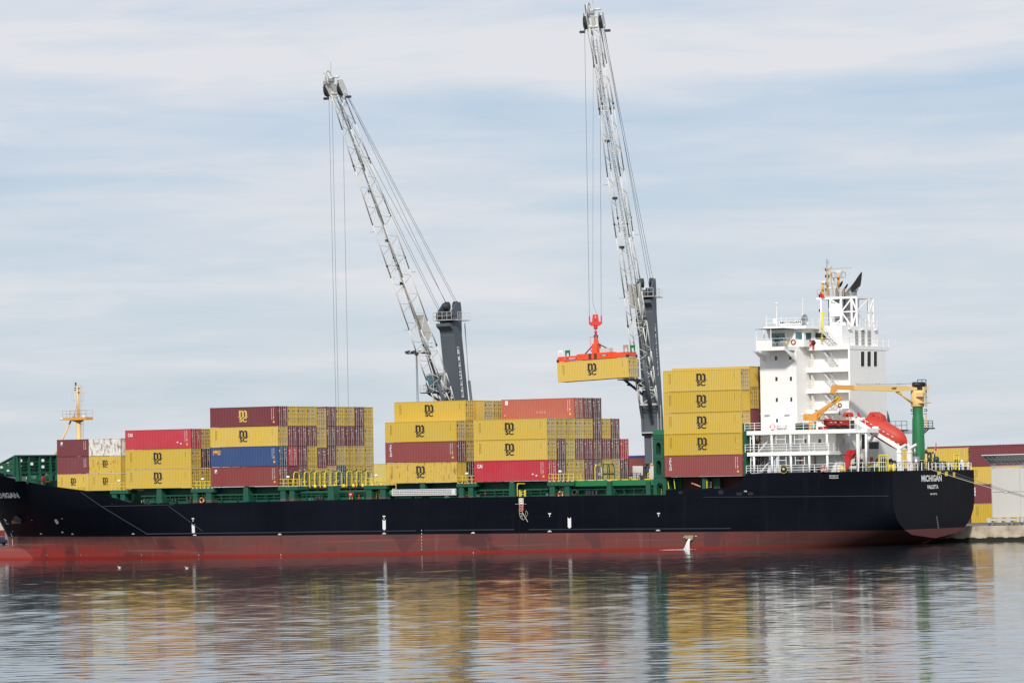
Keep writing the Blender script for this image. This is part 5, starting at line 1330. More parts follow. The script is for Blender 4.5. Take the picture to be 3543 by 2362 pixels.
ms.tube(r_(545, 330), r_(700, 680), .07, 6); ms.tube(r_(560, 420), r_(630, 860), .07, 6); ms.tube(r_(700, 680), r_(770, 860), .07, 6); ms.bar(r_(485, 610), r_(660, 620), .14, .1); ms.bar(r_(490, 425), r_(590, 412), .22, .15)
ms.use(OCHRE); ms.tube(r_(725, 655), r_(728, 440), .17, 8); ms.tube((g(365, 770)[0], TF + .6, g(365, 770)[2]), (g(360, 605)[0], TF + .6, g(360, 605)[2]), .17, 8); ms.tube((g(365, 870)[0], TF + .6, zP1), (g(365, 770)[0], TF + .6, g(365, 770)[2]), .2, 8)
rm = ms.part('radar_mast', ship)
m = MB(paint('radar grey', (.50, .49, .44), .5, .1)); m.box(r_(575, 0)[0], r_(985, 0)[0], TM2 - .12, TM2 + .12, r_(0, 335)[2], r_(0, 312)[2]); m.tube(r_(725, 335), r_(725, 375), .12, 8); m.part('radar_scanner', rm)
m = MB(INKW); (a, _, z0), (b_, _, z1) = g(210, 570), g(480, 552); m.box(a, b_, TF + .5, TF + .7, z0, z1); m.lathe((g(365, 0)[0], TF + .6, g(0, 620)[2]), [(.02, 0), (.34, .04), (.36, .2), (.2, .3), (.02, .34)], 12); m.part('radar_scanner', rm)
m = MB(INKW); m.box(r_(685, 0)[0], r_(795, 0)[0], TM2 - .3, TM2 + .3, r_(0, 430)[2], r_(0, 375)[2]); m.part('radar_housing', rm)
m = MB(paint('thin rail rust', (.42, .26, .16), .6, .2)); (a, _, z0), (b_, _, z1) = r_(625, 488), r_(835, 372); m.rail([(a, TM2 - .5, z0), (b_, TM2 - .5, z0), (b_, TM2 + .5, z0), (a, TM2 + .5, z0), (a, TM2 - .5, z0)], z1 - z0, 1, .9, .03); m.box(a, b_, TM2 - .5, TM2 + .5, z0 - .04, z0)
m.rail([(s0_ + .1, TF + .1, zP1), (g(440, 0)[0], TF + .1, zP1)], 1.1, 2, .7, .028); m.rail([(g(440, 0)[0], TF + .1, zP1), (g(800, 0)[0], TF + 1.2, zP1)], 1.1, 3, .5, .022); m.ladder(r_(500, 860), r_(495, 320), (1, 0, 0), .3, .02, .3); m.part('railing', rm)
m = MB(STEEL)
for X0_, Y0_, X1_, Y1_ in ((478, 300, 476, 88), (504, 290, 504, 100), (530, 195, 530, 130), (480, 182, 534, 178), (480, 135, 505, 128), (410, 295, 465, 300), (580, 290, 580, 258), (568, 262, 595, 262), (410, 640, 480, 640), (550, 740, 550, 860)): m.tube(r_(X0_, Y0_), r_(X1_, Y1_), .03, 5)
m.use(DARK)
for X, Y in ((470, 315), (470, 455), (470, 595), (470, 735), (535, 460)): c = r_(X, Y); m.tube((c[0], c[1] - .1, c[2] - .2), (c[0], c[1] - .1, c[2] + .2), .1, 8)
m.use(INKW); c = r_(550, 705); m.lathe(c, [(.02, .1), (.26, 0), (.22, -.08), (.02, -.1)], 10)
m.part('aerial', rm)
m = MB(BLACK); (a, _, z0), (b_, _, z1) = g(328, 1200), g(352, 1140); m.box(a, b_, TF - .1, TF + .1, z0, z1); (a, _, z0), (b_, _, z1) = g(325, 895), g(345, 832); m.box(a, b_, TF - .12, TF + .1, z0, z1); m.part('loudspeaker', ff)
def flag(pts, t, label, mat, waves=.12):
    """cloth in the plane t, corners upper hoist, lower hoist, lower fly, upper fly"""
    m = MB(mat); m.smooth = True; n = 6; vs = []
    for i in range(n + 1):
        f = i / n
        for j in range(4):
            h = j / 3; a = [(pts[0][k] * (1 - h) + pts[1][k] * h) * (1 - f) + (pts[3][k] * (1 - h) + pts[2][k] * h) * f for k in (0, 1)]
            vs.append((a[0], t + waves * sin(f * 7 + h), a[1]))
    m.add(vs, [(i * 4 + j, (i + 1) * 4 + j, (i + 1) * 4 + j + 1, i * 4 + j + 1) for i in range(n) for j in range(3)]); return m.thing('flag', label, 'flag', (pts[0][0], t, pts[0][1]))
P2 = lambda cr, X, Y, t: U(cr(X, Y), t)
flag([P2(FN, 345, 780, TF - .2), P2(FN, 345, 905, TF - .2), P2(FN, 440, 912, TF - .2), P2(FN, 405, 830, TF - .2)], TF - .2, 'small red flag flying beside the funnel frame', RED)

# ---- open decks around the lower house
m = MB(WHITE); m.box(12.92, 26.5, 0, 3.0, 15.40, 15.95); m.box(26.5, 31.2, .02, 3.3, 15.38, 15.93); m.box(24.9, 26.5, 3.0, 5.7, 15.4, 15.95)
bk = m.part('boat_deck', ship)
m = MB(WHITE); m.box(12.92, 25.5, 0, 3.0, 12.55, 13.06); m.box(24.9, 25.5, 3, 9, 12.6, 13.0); ld = m.part('lower_deck', ship)
m = MB(WHITE); a = U(R7(1752, 830), 20)[0]; m.box(27.6, a, 16, 21.5, 15.3, 15.9); m.tube((a - .3, 16.3, 10.2), (a - .3, 16.3, 15.3), .2, 8); m.part('boat_deck', ship)
ZP = 10.26
colm = []
for X in (312, 718, 1145, 1562, 1970):
    s_ = U(DK(X, 600), .2)[0]; m = MB(WHITE); m.tube((s_, .2, 13.06), (s_, .2, 15.4), .16, 10); m.part('deck_column', bk)
    s_ = U(DK(X + 9, 1050), .2)[0]; m = MB(WHITE); m.tube((s_, .2, ZP), (s_, .2, 12.55), .16, 10); m.part('deck_column', ld)
def framelet(X0_, X1_, Y0_, Y1_, Ym, par, t_=.25):
    m = MB(WHITE); z0, z1, zm_ = (U(DK(X0_, Y), t_)[1] for Y in (Y1_, Y0_, Ym)); a, b_ = U(DK(X0_, Y0_), t_)[0], U(DK(X1_, Y0_), t_)[0]
    m.tube((a, t_, z0), (a, t_, z1), .05, 6); m.tube((b_, t_, z0), (b_, t_, z1), .05, 6); m.tube((a, t_, zm_), (b_, t_, zm_), .05, 6); m.part('railing_frame', par)
for X0_, X1_ in ((815, 1027), (1232, 1445)): framelet(X0_, X1_, 415, 630, 520, bk)
for X0_, X1_ in ((835, 1042), (1252, 1460)): framelet(X0_, X1_, 890, 1105, 995, ld)
for X, Y0_, Y1_, par in ((238, 430, 795, bk), (246, 910, 1275, ld)):
    m = MB(WHITE); p, q = U(DK(X, Y1_), .25), U(DK(X, Y0_ + 30), .25); m.tube((p[0], .25, p[1]), (q[0], .25, q[1]), .07, 6); e = U(DK(X + 32, Y0_), .25); m.tube((q[0], .25, q[1]), (e[0], .25, e[1]), .06, 6)
    for Y in (Y0_ + 75, Y0_ + 270): p, q = U(DK(X, Y), .25), U(DK(X + 60, Y), .25); m.tube((p[0], .25, p[1]), (q[0], .25, q[1]), .05, 6)
    m.part('ladder', par)
def rails(pts, h, n, sp, par, r=.035, mt=WHITE): m = MB(mt); m.rail(pts, h, n, sp, r); m.part('railing', par)
sL, s0d = U(DK(110, 250), .05)[0], 12.95
rails([(sL, .05, 15.95), (24.6, .05, 15.95)], 1.05, 3, 1.55, bk); rails([(sL, .05, 13.06), (25.3, .05, 13.06)], 1.05, 3, 2.1, ld); rails([(25.4, .05, 13.06), (25.4, 7, 13.06)], 1.05, 3, 1.4, ld)
rails([(U(DK(145, 1200), .1)[0], .1, ZP), (24.9, .1, ZP)], 1.0, 3, 1.75, ld)
rails([(28.6, .1, 15.93), (30.9, .1, 15.93)], 1.15, 2, 1.0, bk)
m = MB(ST_M); p, q = U(DK(800, 425), 1.6), U(DK(440, 800), 1.6); m.stair((p[0], 1.6, 15.5), (q[0], 1.6, 13.06), (0, 1, 0), .75); m.part('stairway', bk)
m = MB(ST_M); p, q = U(DK(830, 905), 1.6), U(DK(480, 1270), 1.6); m.stair((p[0], 1.6, 12.7), (q[0], 1.6, ZP), (0, 1, 0), .75)
for X in (425, 465, 500, 550, 580, 620, 660, 695, 760, 800): s_ = U(DK(X, 1000), 2.2)[0]; m.tube((s_, 2.2, ZP), (s_, 2.2, 12.55), .045, 5)
m.box(U(DK(625, 1200), 2.0)[0], U(DK(915, 1200), 2.0)[0], 1.9, 2.1, ZP, ZP + .7); m.part('stairway', ld)
m = MB(BLACK); s_, z_ = U(DK(993, 1190), .1); R_ = U(DK(1062, 1190), .1)[0] - s_
pts = [(s_ + R_ * cos(a_), z_ - .1 + .42 * sin(a_)) for a_ in [pi * i / 10 for i in range(11)]] + [(s_ - R_, ZP - .05), (s_ + R_, ZP - .05)]
m.prism(pts, .02, .5); m.use(YEL); m.torus((s_, .03, z_ + .02), .58, .03, 't', 24, 5); m.use(WALLG); m.prism([(s_ + .19 * cos(i * pi / 8), z_ + .02 + .15 * sin(i * pi / 8)) for i in range(16)], .0, .02); m.part('mooring_chock', ship)
m = MB(INKW); (a, z1), (b_, z0) = U(DK(850, 195), .5), U(DK(1050, 308), .5); m.tube((a, .5, (z0 + z1) / 2), (b_, .5, (z0 + z1) / 2), (z1 - z0) * .48, 14); m.use(WALLG)
for f in (.15, .5, .85): m.tube((a + (b_ - a) * f - .03, .5, (z0 + z1) / 2), (a + (b_ - a) * f + .03, .5, (z0 + z1) / 2), (z1 - z0) * .5, 14)
m.thing('life_raft_canister', 'white life raft canister lying behind the upper deck rail', 'life raft', ((a + b_) / 2, .5, z0))
for k, (X0_, X1_) in enumerate(((1250, 1378), (1392, 1490))):
    (a, z1), (b_, z0) = U(DK(X0_, 155), .4), U(DK(X1_, 300), .4); m = MB(DKGREEN); m.box(a, b_, .4, 1.3, 15.95, z1); m.box(a + .06, b_ - .06, .39, .4, 16.05, z1 - .08); m.part('deck_locker', bk)
m = MB(RED); (a, z0), (b_, z1) = U(DK(1352, 1078), 2.9), U(DK(1372, 920), 2.9); m.box(a, b_, 2.85, 2.98, z0, z1); (a, z0), (b_, z1) = U(DK(1707, 1230), 2.9), U(DK(1722, 890), 2.9); m.tube((a, 2.85, z0), (a, 2.85, z1), .07, 6); m.part('fire_pipe', ld)
m = MB(BLACK)
for X0_, X1_ in ((1592, 1660), (1752, 1822)): (a, z1), (b_, z0) = U(DK(X0_, 1138), 2.97), U(DK(X1_, 1252), 2.97); m.box(a, b_, 2.9, 2.98, z0, z1)
m.part('vent_opening', ld)
m = MB(YEL); (a, z1), (b_, z0) = U(LB(200, 1395), .6), U(LB(285, 1510), .6); m.lathe(((a + b_) / 2, .6, ZP), [(.02, 0), (.30, .02), (.33, .3), (.30, .62), (.12, .72), (.02, .74)], 12); m.part('yellow_bollard_cap', ship)
m = MB(WHITE2)
for X0_, X1_ in ((10, 80), (120, 205)): (a, z1), (b_, z0) = U(LB(X0_, 1345), .9), U(LB(X1_, 1490), .9); m.box(a, b_, .9, 1.5, ZP, z1)
m.part('deck_locker', ship)
# red folded vent hood, winch behind it
m = MB(RED); g3 = lambda X, Y: U(LB(X, Y), 1.6)
m.prism([g3(300, 1510), g3(415, 1510), g3(425, 1100), g3(450, 1080), g3(450, 968), g3(365, 968), g3(300, 1090)], 1.6, 2.6); m.prism([g3(430, 1200), g3(480, 1110), g3(545, 1060), g3(552, 965), g3(478, 968), g3(440, 1090)], 1.65, 2.5); m.bar((g3(300, 1090)[0], 1.57, g3(300, 1090)[1]), (g3(430, 1095)[0], 1.57, g3(430, 1095)[1]), .05); m.part('vent_hood', ship)
def winch(X, Y, t_, r, w, mat=DKGREEN):
    s_, z_ = U(LB(X, Y), t_); m = MB(mat); m.lathe((s_ - w, t_, z_), [(.02, 0), (r, 0), (r, .08), (r * .6, .09), (r * .6, 2 * w - .09), (r, 2 * w - .08), (r, 2 * w), (.02, 2 * w)], 16, 's'); m.box(s_ - w - .3, s_ + w + .3, t_ - r * .8, t_ + r, ZP - .05, z_ - r * .3); m.box(s_ + w, s_ + w + .5, t_ - .3, t_ + .4, ZP, z_ + r * .5)
    m.use(HAWSER); m.lathe((s_ - w + .12, t_, z_), [(r * .62, 0), (r * .75, .03), (r * .75, 2 * w - .27), (r * .62, 2 * w - .24)], 14, 's'); m.part('mooring_winch', ship)
winch(500, 1280, 2.6, .85, .8, BLACK); winch(560, 1420, 1.9, .45, .9); winch(1190, 1290, 8, .6, .5); winch(1300, 1285, 9, .55, .5); winch(1370, 1280, 9.5, .55, .5); winch(1450, 1350, 7.5, .6, .6); winch(1560, 1370, 8.5, .65, .6); winch(1110, 1360, 7, .5, .5)
m = MB(YEL); s_, z_ = U(LB(920, 1340), 7); m.box(s_ - 1, s_ + .8, 6.6, 7.4, z_ - .2, z_ + .15); s_, z_ = U(LB(1480, 1360), 6.5)
for d in (-.4, 0, .4): m.tube((s_ + d, 6.5, ZP), (s_ + d, 6.5, z_ + .2), .16, 8)
m.part('yellow_bollard', ship)
m = MB(RED); (a, z1), (b_, z0) = TS(LB(945, 1145), 27.7), TS(LB(1000, 1350), 27.7); m.box(27.6, 27.75, a, b_, z0, z1); m.use(INKW); m.box(27.75, 27.755, a + .15, b_ - .15, z1 - 1.2, z1 - .5); m.part('fire_locker', dh)
def yframe(cr, X0_, Y0_, X1_, Y1_, t_, bars, r=.09):
    m = MB(YEL); (a, z1), (b_, z0) = U(cr(X0_, Y0_), t_), U(cr(X1_, Y1_), t_)
    m.path([(a, t_, z0), (a, t_, z1), (b_, t_, z1), (b_, t_, z0)], r, 6)
    for X in bars: s_ = U(cr(X, Y0_), t_)[0]; m.tube((s_, t_, z0), (s_, t_, z1), r * .55, 5)
    m.part('yellow_gate_frame', ship)
yframe(LB, 1150, 1100, 1375, 1490, 3.2, (1205, 1260, 1320))
m = MB(WHITE)                                          # pillars under the boat deck, with rust runs
for X, mt in ((615, WHITE2), (828, WHITE2)):
    p, q = U(LB(X + 5, 1490), .3), U(LB(X, 565), .3); m.use(mt); m.tube((p[0], .3, ZP), (q[0], .3, 15.4), .16, 10)
m.use(WHITE); p, q = U(LB(640, 1470), .15), U(LB(650, 480), .15); m.path([(p[0], .15, ZP), (p[0] + .1, .15, ZP + 1.3), (q[0], .15, 13), (q[0], .15, 15.6)], .085, 6); m.box(q[0] - .4, q[0] + .4, -.05, .2, 15.85, 15.95); m.part('deck_column', ship)
rails([(24.9, .15, ZP), (27.6, .3, ZP)], 1.15, 3, 1.3, ship); rails([(28.5, .4, ZP), (33.4, 1.0, ZP)], 1.15, 2, 1.6, ship)
# stern rail, white stanchions under a dark top bar
m = MB(WHITE); m.rail([(34.25, 1.5, ZP), (34.25, 8.6, ZP)], .9, 2, 1.5, .045); m.rail([(34.25, 12.9, ZP), (34.25, 24.9, ZP)], .9, 2, 1.25, .045); m.use(DKGREEN); m.tube((34.25, 1.5, ZP + 1.1), (34.25, 24.9, ZP + 1.1), .045, 6)
for i in range(12): m.use(WHITE if i % 3 else CREAM); m.tube((34.25, 1.6 + i * 2.05, ZP), (34.25, 1.6 + i * 2.05, ZP + 1.1), .06, 6)
m.part('stern_railing', ship)
def dst(X, Y, s_=32.5): t, z = TS(ST(X, Y), s_); return (s_, t, z)
m = MB(DKGREEN)
for X, Y, r, h in ((1090, 330, .42, 1.7), (1190, 400, .38, 1.0), (1270, 400, .45, 1.05), (1660, 400, .42, 1.25), (1420, 420, .5, .5), (880, 330, .4, 1.5), (640, 380, .5, .9), (1010, 340, .35, 1.3)):
    c = dst(X, Y); m.lathe((c[0], c[1], ZP - .1), [(.02, 0), (r, .02), (r, h * .55), (r * .8, h * .6), (r, h * .7), (r, h + .1), (r * .6, h + .25), (.02, h + .28)], 14)
m.part('mooring_winch', ship)
m = MB(DARK); c = dst(920, 400); m.ball(c, .55, 6); c = dst(1110, 430); m.box(c[0] - .4, c[0] + .4, c[1] - .8, c[1] + .6, ZP, ZP + .7); m.use(HAWSER); c = dst(900, 330); m.ball(c, .42, 6, (1, 1.2, .9)); m.use(RED); c = dst(875, 365); m.ball((c[0] + .4, c[1], c[2]), .14, 5); m.part('rope_drum', ship)
m = MB(STEEL); c, d_ = dst(547, 530, 33), dst(547, 140, 33); m.tube((33, c[1], ZP), (33, c[1], d_[2]), .5, 16); e = dst(515, 0, 33); f_ = dst(530, -150, 33); m.tube((33, c[1] - .3, d_[2]), (33, c[1] - .3, f_[2] - .3), .16, 10); m.tube((33, c[1] - .3, f_[2] - .3), (33.1, c[1] + .1, f_[2] + .3), .16, 10); m.part('galley_flue', ship)
m = MB(BLACK); c = dst(655, 310, 33); m.lathe((33, c[1], ZP), [(.3, 0), (.3, 1.0), (.5, 1.25), (.45, 1.5), (.02, 1.55)], 12); m.use(YEL); m.torus((33, c[1], ZP + 1.35), .48, .05, 'z', 16, 5); m.part('vent_mushroom', ship)
m = MB(CREAM); c, d_ = dst(830, 515, 33.6), dst(822, 25, 33.6); m.tube((33.6, c[1], ZP), (33.6, d_[1], d_[2]), .14, 8, .1); e = dst(775, 330, 33.6); h_ = dst(810, 80, 33.6); m.tube((33.6, e[1], e[2]), (33.6, h_[1], h_[2]), .06, 6)
for Y in (95, 225): p, q = dst(830, Y, 33.6), dst(890, Y - 5, 33.6); m.bar(p, q, .08)
m.use(DARK)
for X, Y in ((822, 10), (875, 65), (880, 205)): c = dst(X, Y, 33.6); m.tube((33.6, c[1], c[2] - .25), (33.6, c[1], c[2] + .2), .18, 8)
m.part('stern_light_mast', ship)
m = MB(YEL); (t0, z0), (t1, z1) = TS(ST(1572, 490), 33), TS(ST(1700, 90), 33); m.path([(33, t0, z0), (33, t0, z1), (33, t1, z1), (33, t1, z0 - .6)], .10, 6); m.tube((33, (t0 + t1) / 2, z0), (33, (t0 + t1) / 2, z1), .05, 5); m.part('yellow_gate_frame', ship)
m = MB(INKW); c = dst(1785, 310, 33.2); m.lathe((33.2, c[1], c[2] - .4), [(.3, 0), (.25, .5), (.12, .75), (.02, .8)], 10); m.use(BLUEM); c = dst(1772, 440, 33.2); m.tube((33.2, c[1], ZP), (33.2, c[1], ZP + .75), .22, 10); m.part('vent_cap', ship)
m = MB(CREAM); p, q = dst(985, 285, 34), dst(1068, -105, 34); m.tube(p, q, .05, 6); m.part('flagpole', ship)
fg = lambda X, Y: TS(R8(X, Y), 34)
def flag_s(pts, s_, label, mat):
    m = MB(mat); m.smooth = True; n = 6; vs = []
    for i in range(n + 1):
        f = i / n
        for j in range(4):
            h = j / 3; a = [(pts[0][k] * (1 - h) + pts[1][k] * h) * (1 - f) + (pts[3][k] * (1 - h) + pts[2][k] * h) * f for k in (0, 1)]
            vs.append((s_ + .12 * sin(f * 8 + h * 2), a[0], a[1]))
    m.add(vs, [(i * 4 + j, (i + 1) * 4 + j, (i + 1) * 4 + j + 1, i * 4 + j + 1) for i in range(n) for j in range(3)])
    m.use(INKW); m.box(s_ + .14, s_ + .15, pts[0][0] + .1, pts[0][0] + .3, pts[0][1] - 1.1, pts[0][1] - .8); return m.thing('flag', label, 'flag', (s_, pts[0][0], pts[0][1]))
flag_s([fg(826, 108), fg(812, 190), fg(830, 213), fg(846, 165)], 34, 'red ensign hanging limp from the flagpole at the stern', RED)

# ---- free-fall lifeboat on its ramp
TL = 5.2
lf = lambda X, Y: U(LB(X, Y), TL)
boat = empty('lifeboat', 'orange enclosed free-fall lifeboat lying on a sloping white ramp at the stern', 'lifeboat', (lf(1250, 450)[0], TL, lf(1250, 450)[1]))
stn = [((835, 195), (720, 270), .35), ((900, 150), (770, 400), 1.0), ((980, 150), (880, 500), 1.32), ((1080, 190), (1000, 600), 1.42), ((1200, 225), (1120, 680), 1.45), ((1320, 262), (1240, 755), 1.45), ((1450, 345), (1360, 830), 1.42), ((1590, 425), (1480, 905), 1.33), ((1710, 515), (1590, 960), 1.12), ((1785, 615), (1690, 935), .78), ((1832, 710), (1750, 893), .42), ((1850, 795), (1790, 862), .10)]
m = MB(LIFE); m.smooth = True; n = 20; vs = []
for (T_, K_, w) in stn:
    (a, za), (b_, zb_) = lf(*T_), lf(*K_)
    for i in range(n):
        A_ = 2 * pi * i / n; c, d_ = cos(A_), sin(A_); e = 2 / 2.6
        lat = w * abs(d_) ** e * (1 if d_ >= 0 else -1); h = abs(c) ** (2 / (2.2 if c > 0 else 1.5)) * (1 if c >= 0 else -1)
        h = h * .5 + .5; h = h if c > 0 else h * 1.0
        vs.append((b_ + (a - b_) * h, TL + lat, zb_ + (za - zb_) * h))
k = len(stn); m.add(vs, [(j * n + i, (j + 1) * n + i, (j + 1) * n + (i + 1) % n, j * n + (i + 1) % n) for j in range(k - 1) for i in range(n)]); m.add(vs[:n], [tuple(range(n))]); m.add(vs[-n:], [tuple(range(n - 1, -1, -1))])
bh_ = m.part('hull', boat)
m = MB(LIFE); pts = [lf(*p) for p in ((865, 215), (930, 110), (975, 37), (1112, 30), (1255, 118), (1300, 262), (1180, 300), (1000, 260))]
m.prism(pts, TL - .72, TL + .72); ctr_ = lf(1090, 150); m.v = [(x + (ctr_[0] - x) * .0, y if z < ctr_[1] else TL + (y - TL) * .78, z) for x, y, z in m.v]; wc = m.part('wheelhouse', boat)
def bpane(pts, t_): m = MB(GLASSD); q = [lf(*p) for p in pts]; m.prism(q, t_ - .03, t_ + .05); m.part('window', boat)
bpane(((1040, 92), (1100, 132), (1095, 152), (1052, 122)), TL - .64); bpane(((1183, 155), (1213, 170), (1212, 208), (1190, 190)), TL - .64); bpane(((1258, 150), (1270, 165), (1280, 215), (1268, 200)), TL - .60)
m = MB(INKW)
def on_side(X, Y):                                    # point on the boat's port side
    return (lf(X, Y)[0], lf(X, Y)[1])
for i in range(8):
    f = i / 7; X, Y = 885 + 700 * f, 215 + 425 * f; p, q = lf(X - 25, Y - 15), lf(X + 25, Y + 15); w = .35 + 1.13 * min(1, i / 1.6 + .35) if i < 2 else (1.46 if i < 6 else (1.40 if i == 6 else 1.24))
    m.bar((p[0], TL - w, p[1]), (q[0], TL - w, q[1]), .12, .07)
for X, Y, w in ((1590, 782, 1.22), (1695, 812, .86)): p, q = lf(X - 25, Y - 3), lf(X + 25, Y + 3); m.bar((p[0], TL - w, p[1]), (q[0], TL - w, q[1]), .1, .06)
m.part('reflective_strip', boat)
m = MB(DARK); p, q = lf(640, 190), lf(830, 195); m.tube((p[0], TL, p[1]), (lf(770, 215)[0], TL, lf(770, 215)[1]), .08, 6); m.use(RED); c = lf(655, 150); m.bar((c[0] - .15, TL, c[1] + .5), (c[0] + .25, TL, c[1] - .3), .12, .3); c = lf(590, 195); m.bar((c[0] - .3, TL, c[1] - .1), (c[0] + .2, TL, c[1] + .2), .2, .2); m.use(INKW); c = lf(650, 215); m.ball((c[0], TL, c[1]), .35, 6); c = lf(720, 220); m.ball((c[0], TL, c[1]), .28, 6); m.part('propeller_guard', boat)
rp = MB(WHITE)
for t_, dx in ((3.78, 0), (6.72, 0)):
    a_, b_ = U(LB(500, 205), 3.78), U(LB(1665, 925), 3.78); dz = .52
    rp.bar((a_[0], t_, a_[1]), (b_[0], t_, b_[1]), .34, dz); rp.bar((b_[0] - .1, t_, b_[1] + .2), (34.0, t_, b_[1] - .9), .42, .5); rp.box(33.72, 34.3, t_ - .22, t_ + .22, ZP, b_[1] - .6); rp.box(33.66, 34.36, t_ - .28, t_ + .28, ZP + 2.35, ZP + 2.5)
    rp.bar((b_[0], t_, b_[1]), (b_[0] + .9, t_, b_[1] + .45), .3, .3)
    for X, Y in ((955, 445), (1130, 560), (1370, 695), (1490, 765), (1605, 840)): c = U(LB(X, Y), 3.78); rp.tube((c[0], t_ + .15 * (1 if t_ < 5 else -1), c[1] - .2), (c[0], t_ + .15, c[1] + .05), .16, 8)
c0, c1, c2, c3 = U(LB(945, 770), 3.7), U(LB(1045, 560), 3.7), U(LB(1055, 500), 3.7), U(LB(1080, 390), 3.7)
rp.bar((c0[0], 3.6, c0[1]), (c1[0], 3.6, c1[1]), .2, .34); rp.box(c2[0] - .35, c2[0] + .55, 3.55, 3.66, c2[1] - .2, c3[1]); rp.box(U(LB(1720, 1330), 3.8)[0] - .3, 34.1, 4.0, 6.5, ZP + 1.25, ZP + 1.4)
for t_ in (4.5, 5.9): rp.bar((34.1, t_, ZP), (34.1, t_ + .3, ZP + 1.3), .1)
rp.part('lifeboat_ramp', ship)
# ---- rescue boat and its ochre davit
tr2 = 1.6; r7 = lambda X, Y, t_=tr2: U(R7(X, Y), t_)
rb = empty('rescue_boat', 'small open red rescue boat on chocks beside the ochre davit', 'boat', (r7(750, 770)[0], tr2, r7(750, 770)[1]))
m = MB(LIFE); m.smooth = True; vs = []; st2 = [(540, 685, 690, .05), (580, 682, 735, .5), (640, 680, 762, .85), (720, 680, 768, .95), (850, 682, 768, .95), (950, 682, 766, .85)]
for X, Yt, Yb, w in st2:
    (a, zt_), (_, zb_) = r7(X, Yt), r7(X, Yb)
    for f in (-1, -.8, -.3, .3, .8, 1): vs.append((a, tr2 + w * f, zt_ if abs(f) == 1 else (zb_ + (zt_ - zb_) * (.35 if abs(f) == .8 else 0))))
m.add(vs, [(j * 6 + i, j * 6 + i + 1, (j + 1) * 6 + i + 1, (j + 1) * 6 + i) for j in range(5) for i in range(5)]); m.smooth = False; m.add(vs[-6:], [(5, 4, 3, 2, 1, 0)]); m.add([vs[j * 6] for j in range(6)] + [vs[j * 6 + 5] for j in range(5, -1, -1)], [tuple(range(12))])
p_, q_ = r7(545, 683), r7(960, 683); m.tube((p_[0], tr2 - .5, p_[1]), (r7(640, 683)[0], tr2 - .95, p_[1] + .02), .09, 6); m.tube((r7(640, 683)[0], tr2 - .95, p_[1] + .02), (q_[0], tr2 - .95, q_[1]), .1, 8); m.part('hull', rb)
m = MB(BLACK)
for X0_, X1_ in ((640, 678), (812, 845)): (a, z1), (b_, z0) = r7(X0_, 690), r7(X1_, 715); m.box(a, b_, tr2 - 1.02, tr2 - .96, z0, z1)
m.use(INKW)
for X in (595, 735, 795, 870): (a, z1), (b_, z0) = r7(X - 15, 706), r7(X + 15, 711); m.box(a, b_, tr2 - 1.0, tr2 - .955, z0, z1)
m.part('hull_marking', rb)
m = MB(LIFE); (a, z0), (b_, z1) = r7(620, 685), r7(680, 655); m.box(a, b_, tr2 - .4, tr2 + .4, z0, z1); m.use(LIFE)
pts = [r7(*p) for p in ((870, 635), (868, 600), (885, 575), (950, 570), (970, 590), (972, 632), (945, 635), (940, 600), (905, 605), (905, 640))]
m.prism(pts, tr2 - .45, tr2 + .45); m.part('self_righting_bag', rb)
m = MB(STEEL)
for X in (825, 870, 915, 965): p_ = r7(X, 680); m.tube((p_[0], tr2 - .7, p_[1]), (p_[0], tr2 - .7, p_[1] + .95), .03, 5)
p_, q_ = r7(825, 650), r7(965, 650); m.tube((p_[0], tr2 - .7, p_[1]), (q_[0], tr2 - .7, q_[1]), .03, 5); m.use(INKW); (a, z0), (b_, z1) = r7(905, 668), r7(965, 640); m.box(a, b_, tr2 - .6, tr2 - .5, z0, z1); m.part('console', rb)
m = MB(DKGREEN); (a, z0), (b_, z1) = r7(938, 800), r7(990, 675); m.box(a, b_, tr2 - .3, tr2 + .3, z1 - .9, z1); m.box(a + .35, b_, tr2 - .2, tr2 + .2, z0 + .05, z1 - .9); m.part('outboard_engine', rb)
m = MB(BLACK)
for X in (590, 745, 880): p_ = r7(X, 790); m.box(p_[0] - .5, p_[0] + .5, tr2 - .7, tr2 + .7, 15.95, r7(X, 765)[1] + .05)
m.use(RED); (a, z0), (b_, z1) = r7(580, 800), r7(660, 770); m.box(a, b_, tr2 - .8, tr2 - .1, 15.95, z1); m.part('boat_chock', bk)
dv = MB(OCHRE); (a, z0), (b_, z1) = r7(390, 800, 1.9), r7(505, 690, 1.9); dv.box(a + .2, b_ - .4, 1.5, 2.3, 15.95, z1); (a, z0), (b_, z1) = r7(340, 685, 1.9), r7(515, 600, 1.9); dv.box(a + .3, b_, 1.4, 2.4, z0, z1); c = r7(362, 622, 1.9); dv.tube((c[0], 1.35, c[1]), (c[0], 2.3, c[1]), .32, 12); c = r7(350, 662, 1.9); dv.tube((c[0], 1.35, c[1]), (c[0], 2.3, c[1]), .2, 10)
p_, q_ = r7(400, 640, 1.9), r7(835, 372, 1.9); dv.bar((p_[0], 1.9, p_[1]), (q_[0], 1.9, q_[1]), .32, .42); p_, q_ = r7(480, 672, 1.9), r7(655, 500, 1.9); dv.bar((p_[0], 1.9, p_[1]), (q_[0], 1.9, q_[1]), .2, .22); p_, q_ = r7(540, 570, 1.9), r7(560, 600, 1.9); dv.bar((p_[0], 1.9, p_[1]), (q_[0], 1.9, q_[1]), .2, .2)
dvo = dv.part('rescue_boat_davit', ship)
m = MB(YEL); p_, q_ = r7(752, 360, 1.85), r7(782, 385, 1.85); m.bar((p_[0], 1.6, p_[1]), (q_[0], 1.6, q_[1]), .3, .45); p_, q_ = r7(785, 420, 1.85), r7(808, 455, 1.85); m.bar((p_[0], 1.6, p_[1]), (q_[0], 1.6, q_[1]), .13)
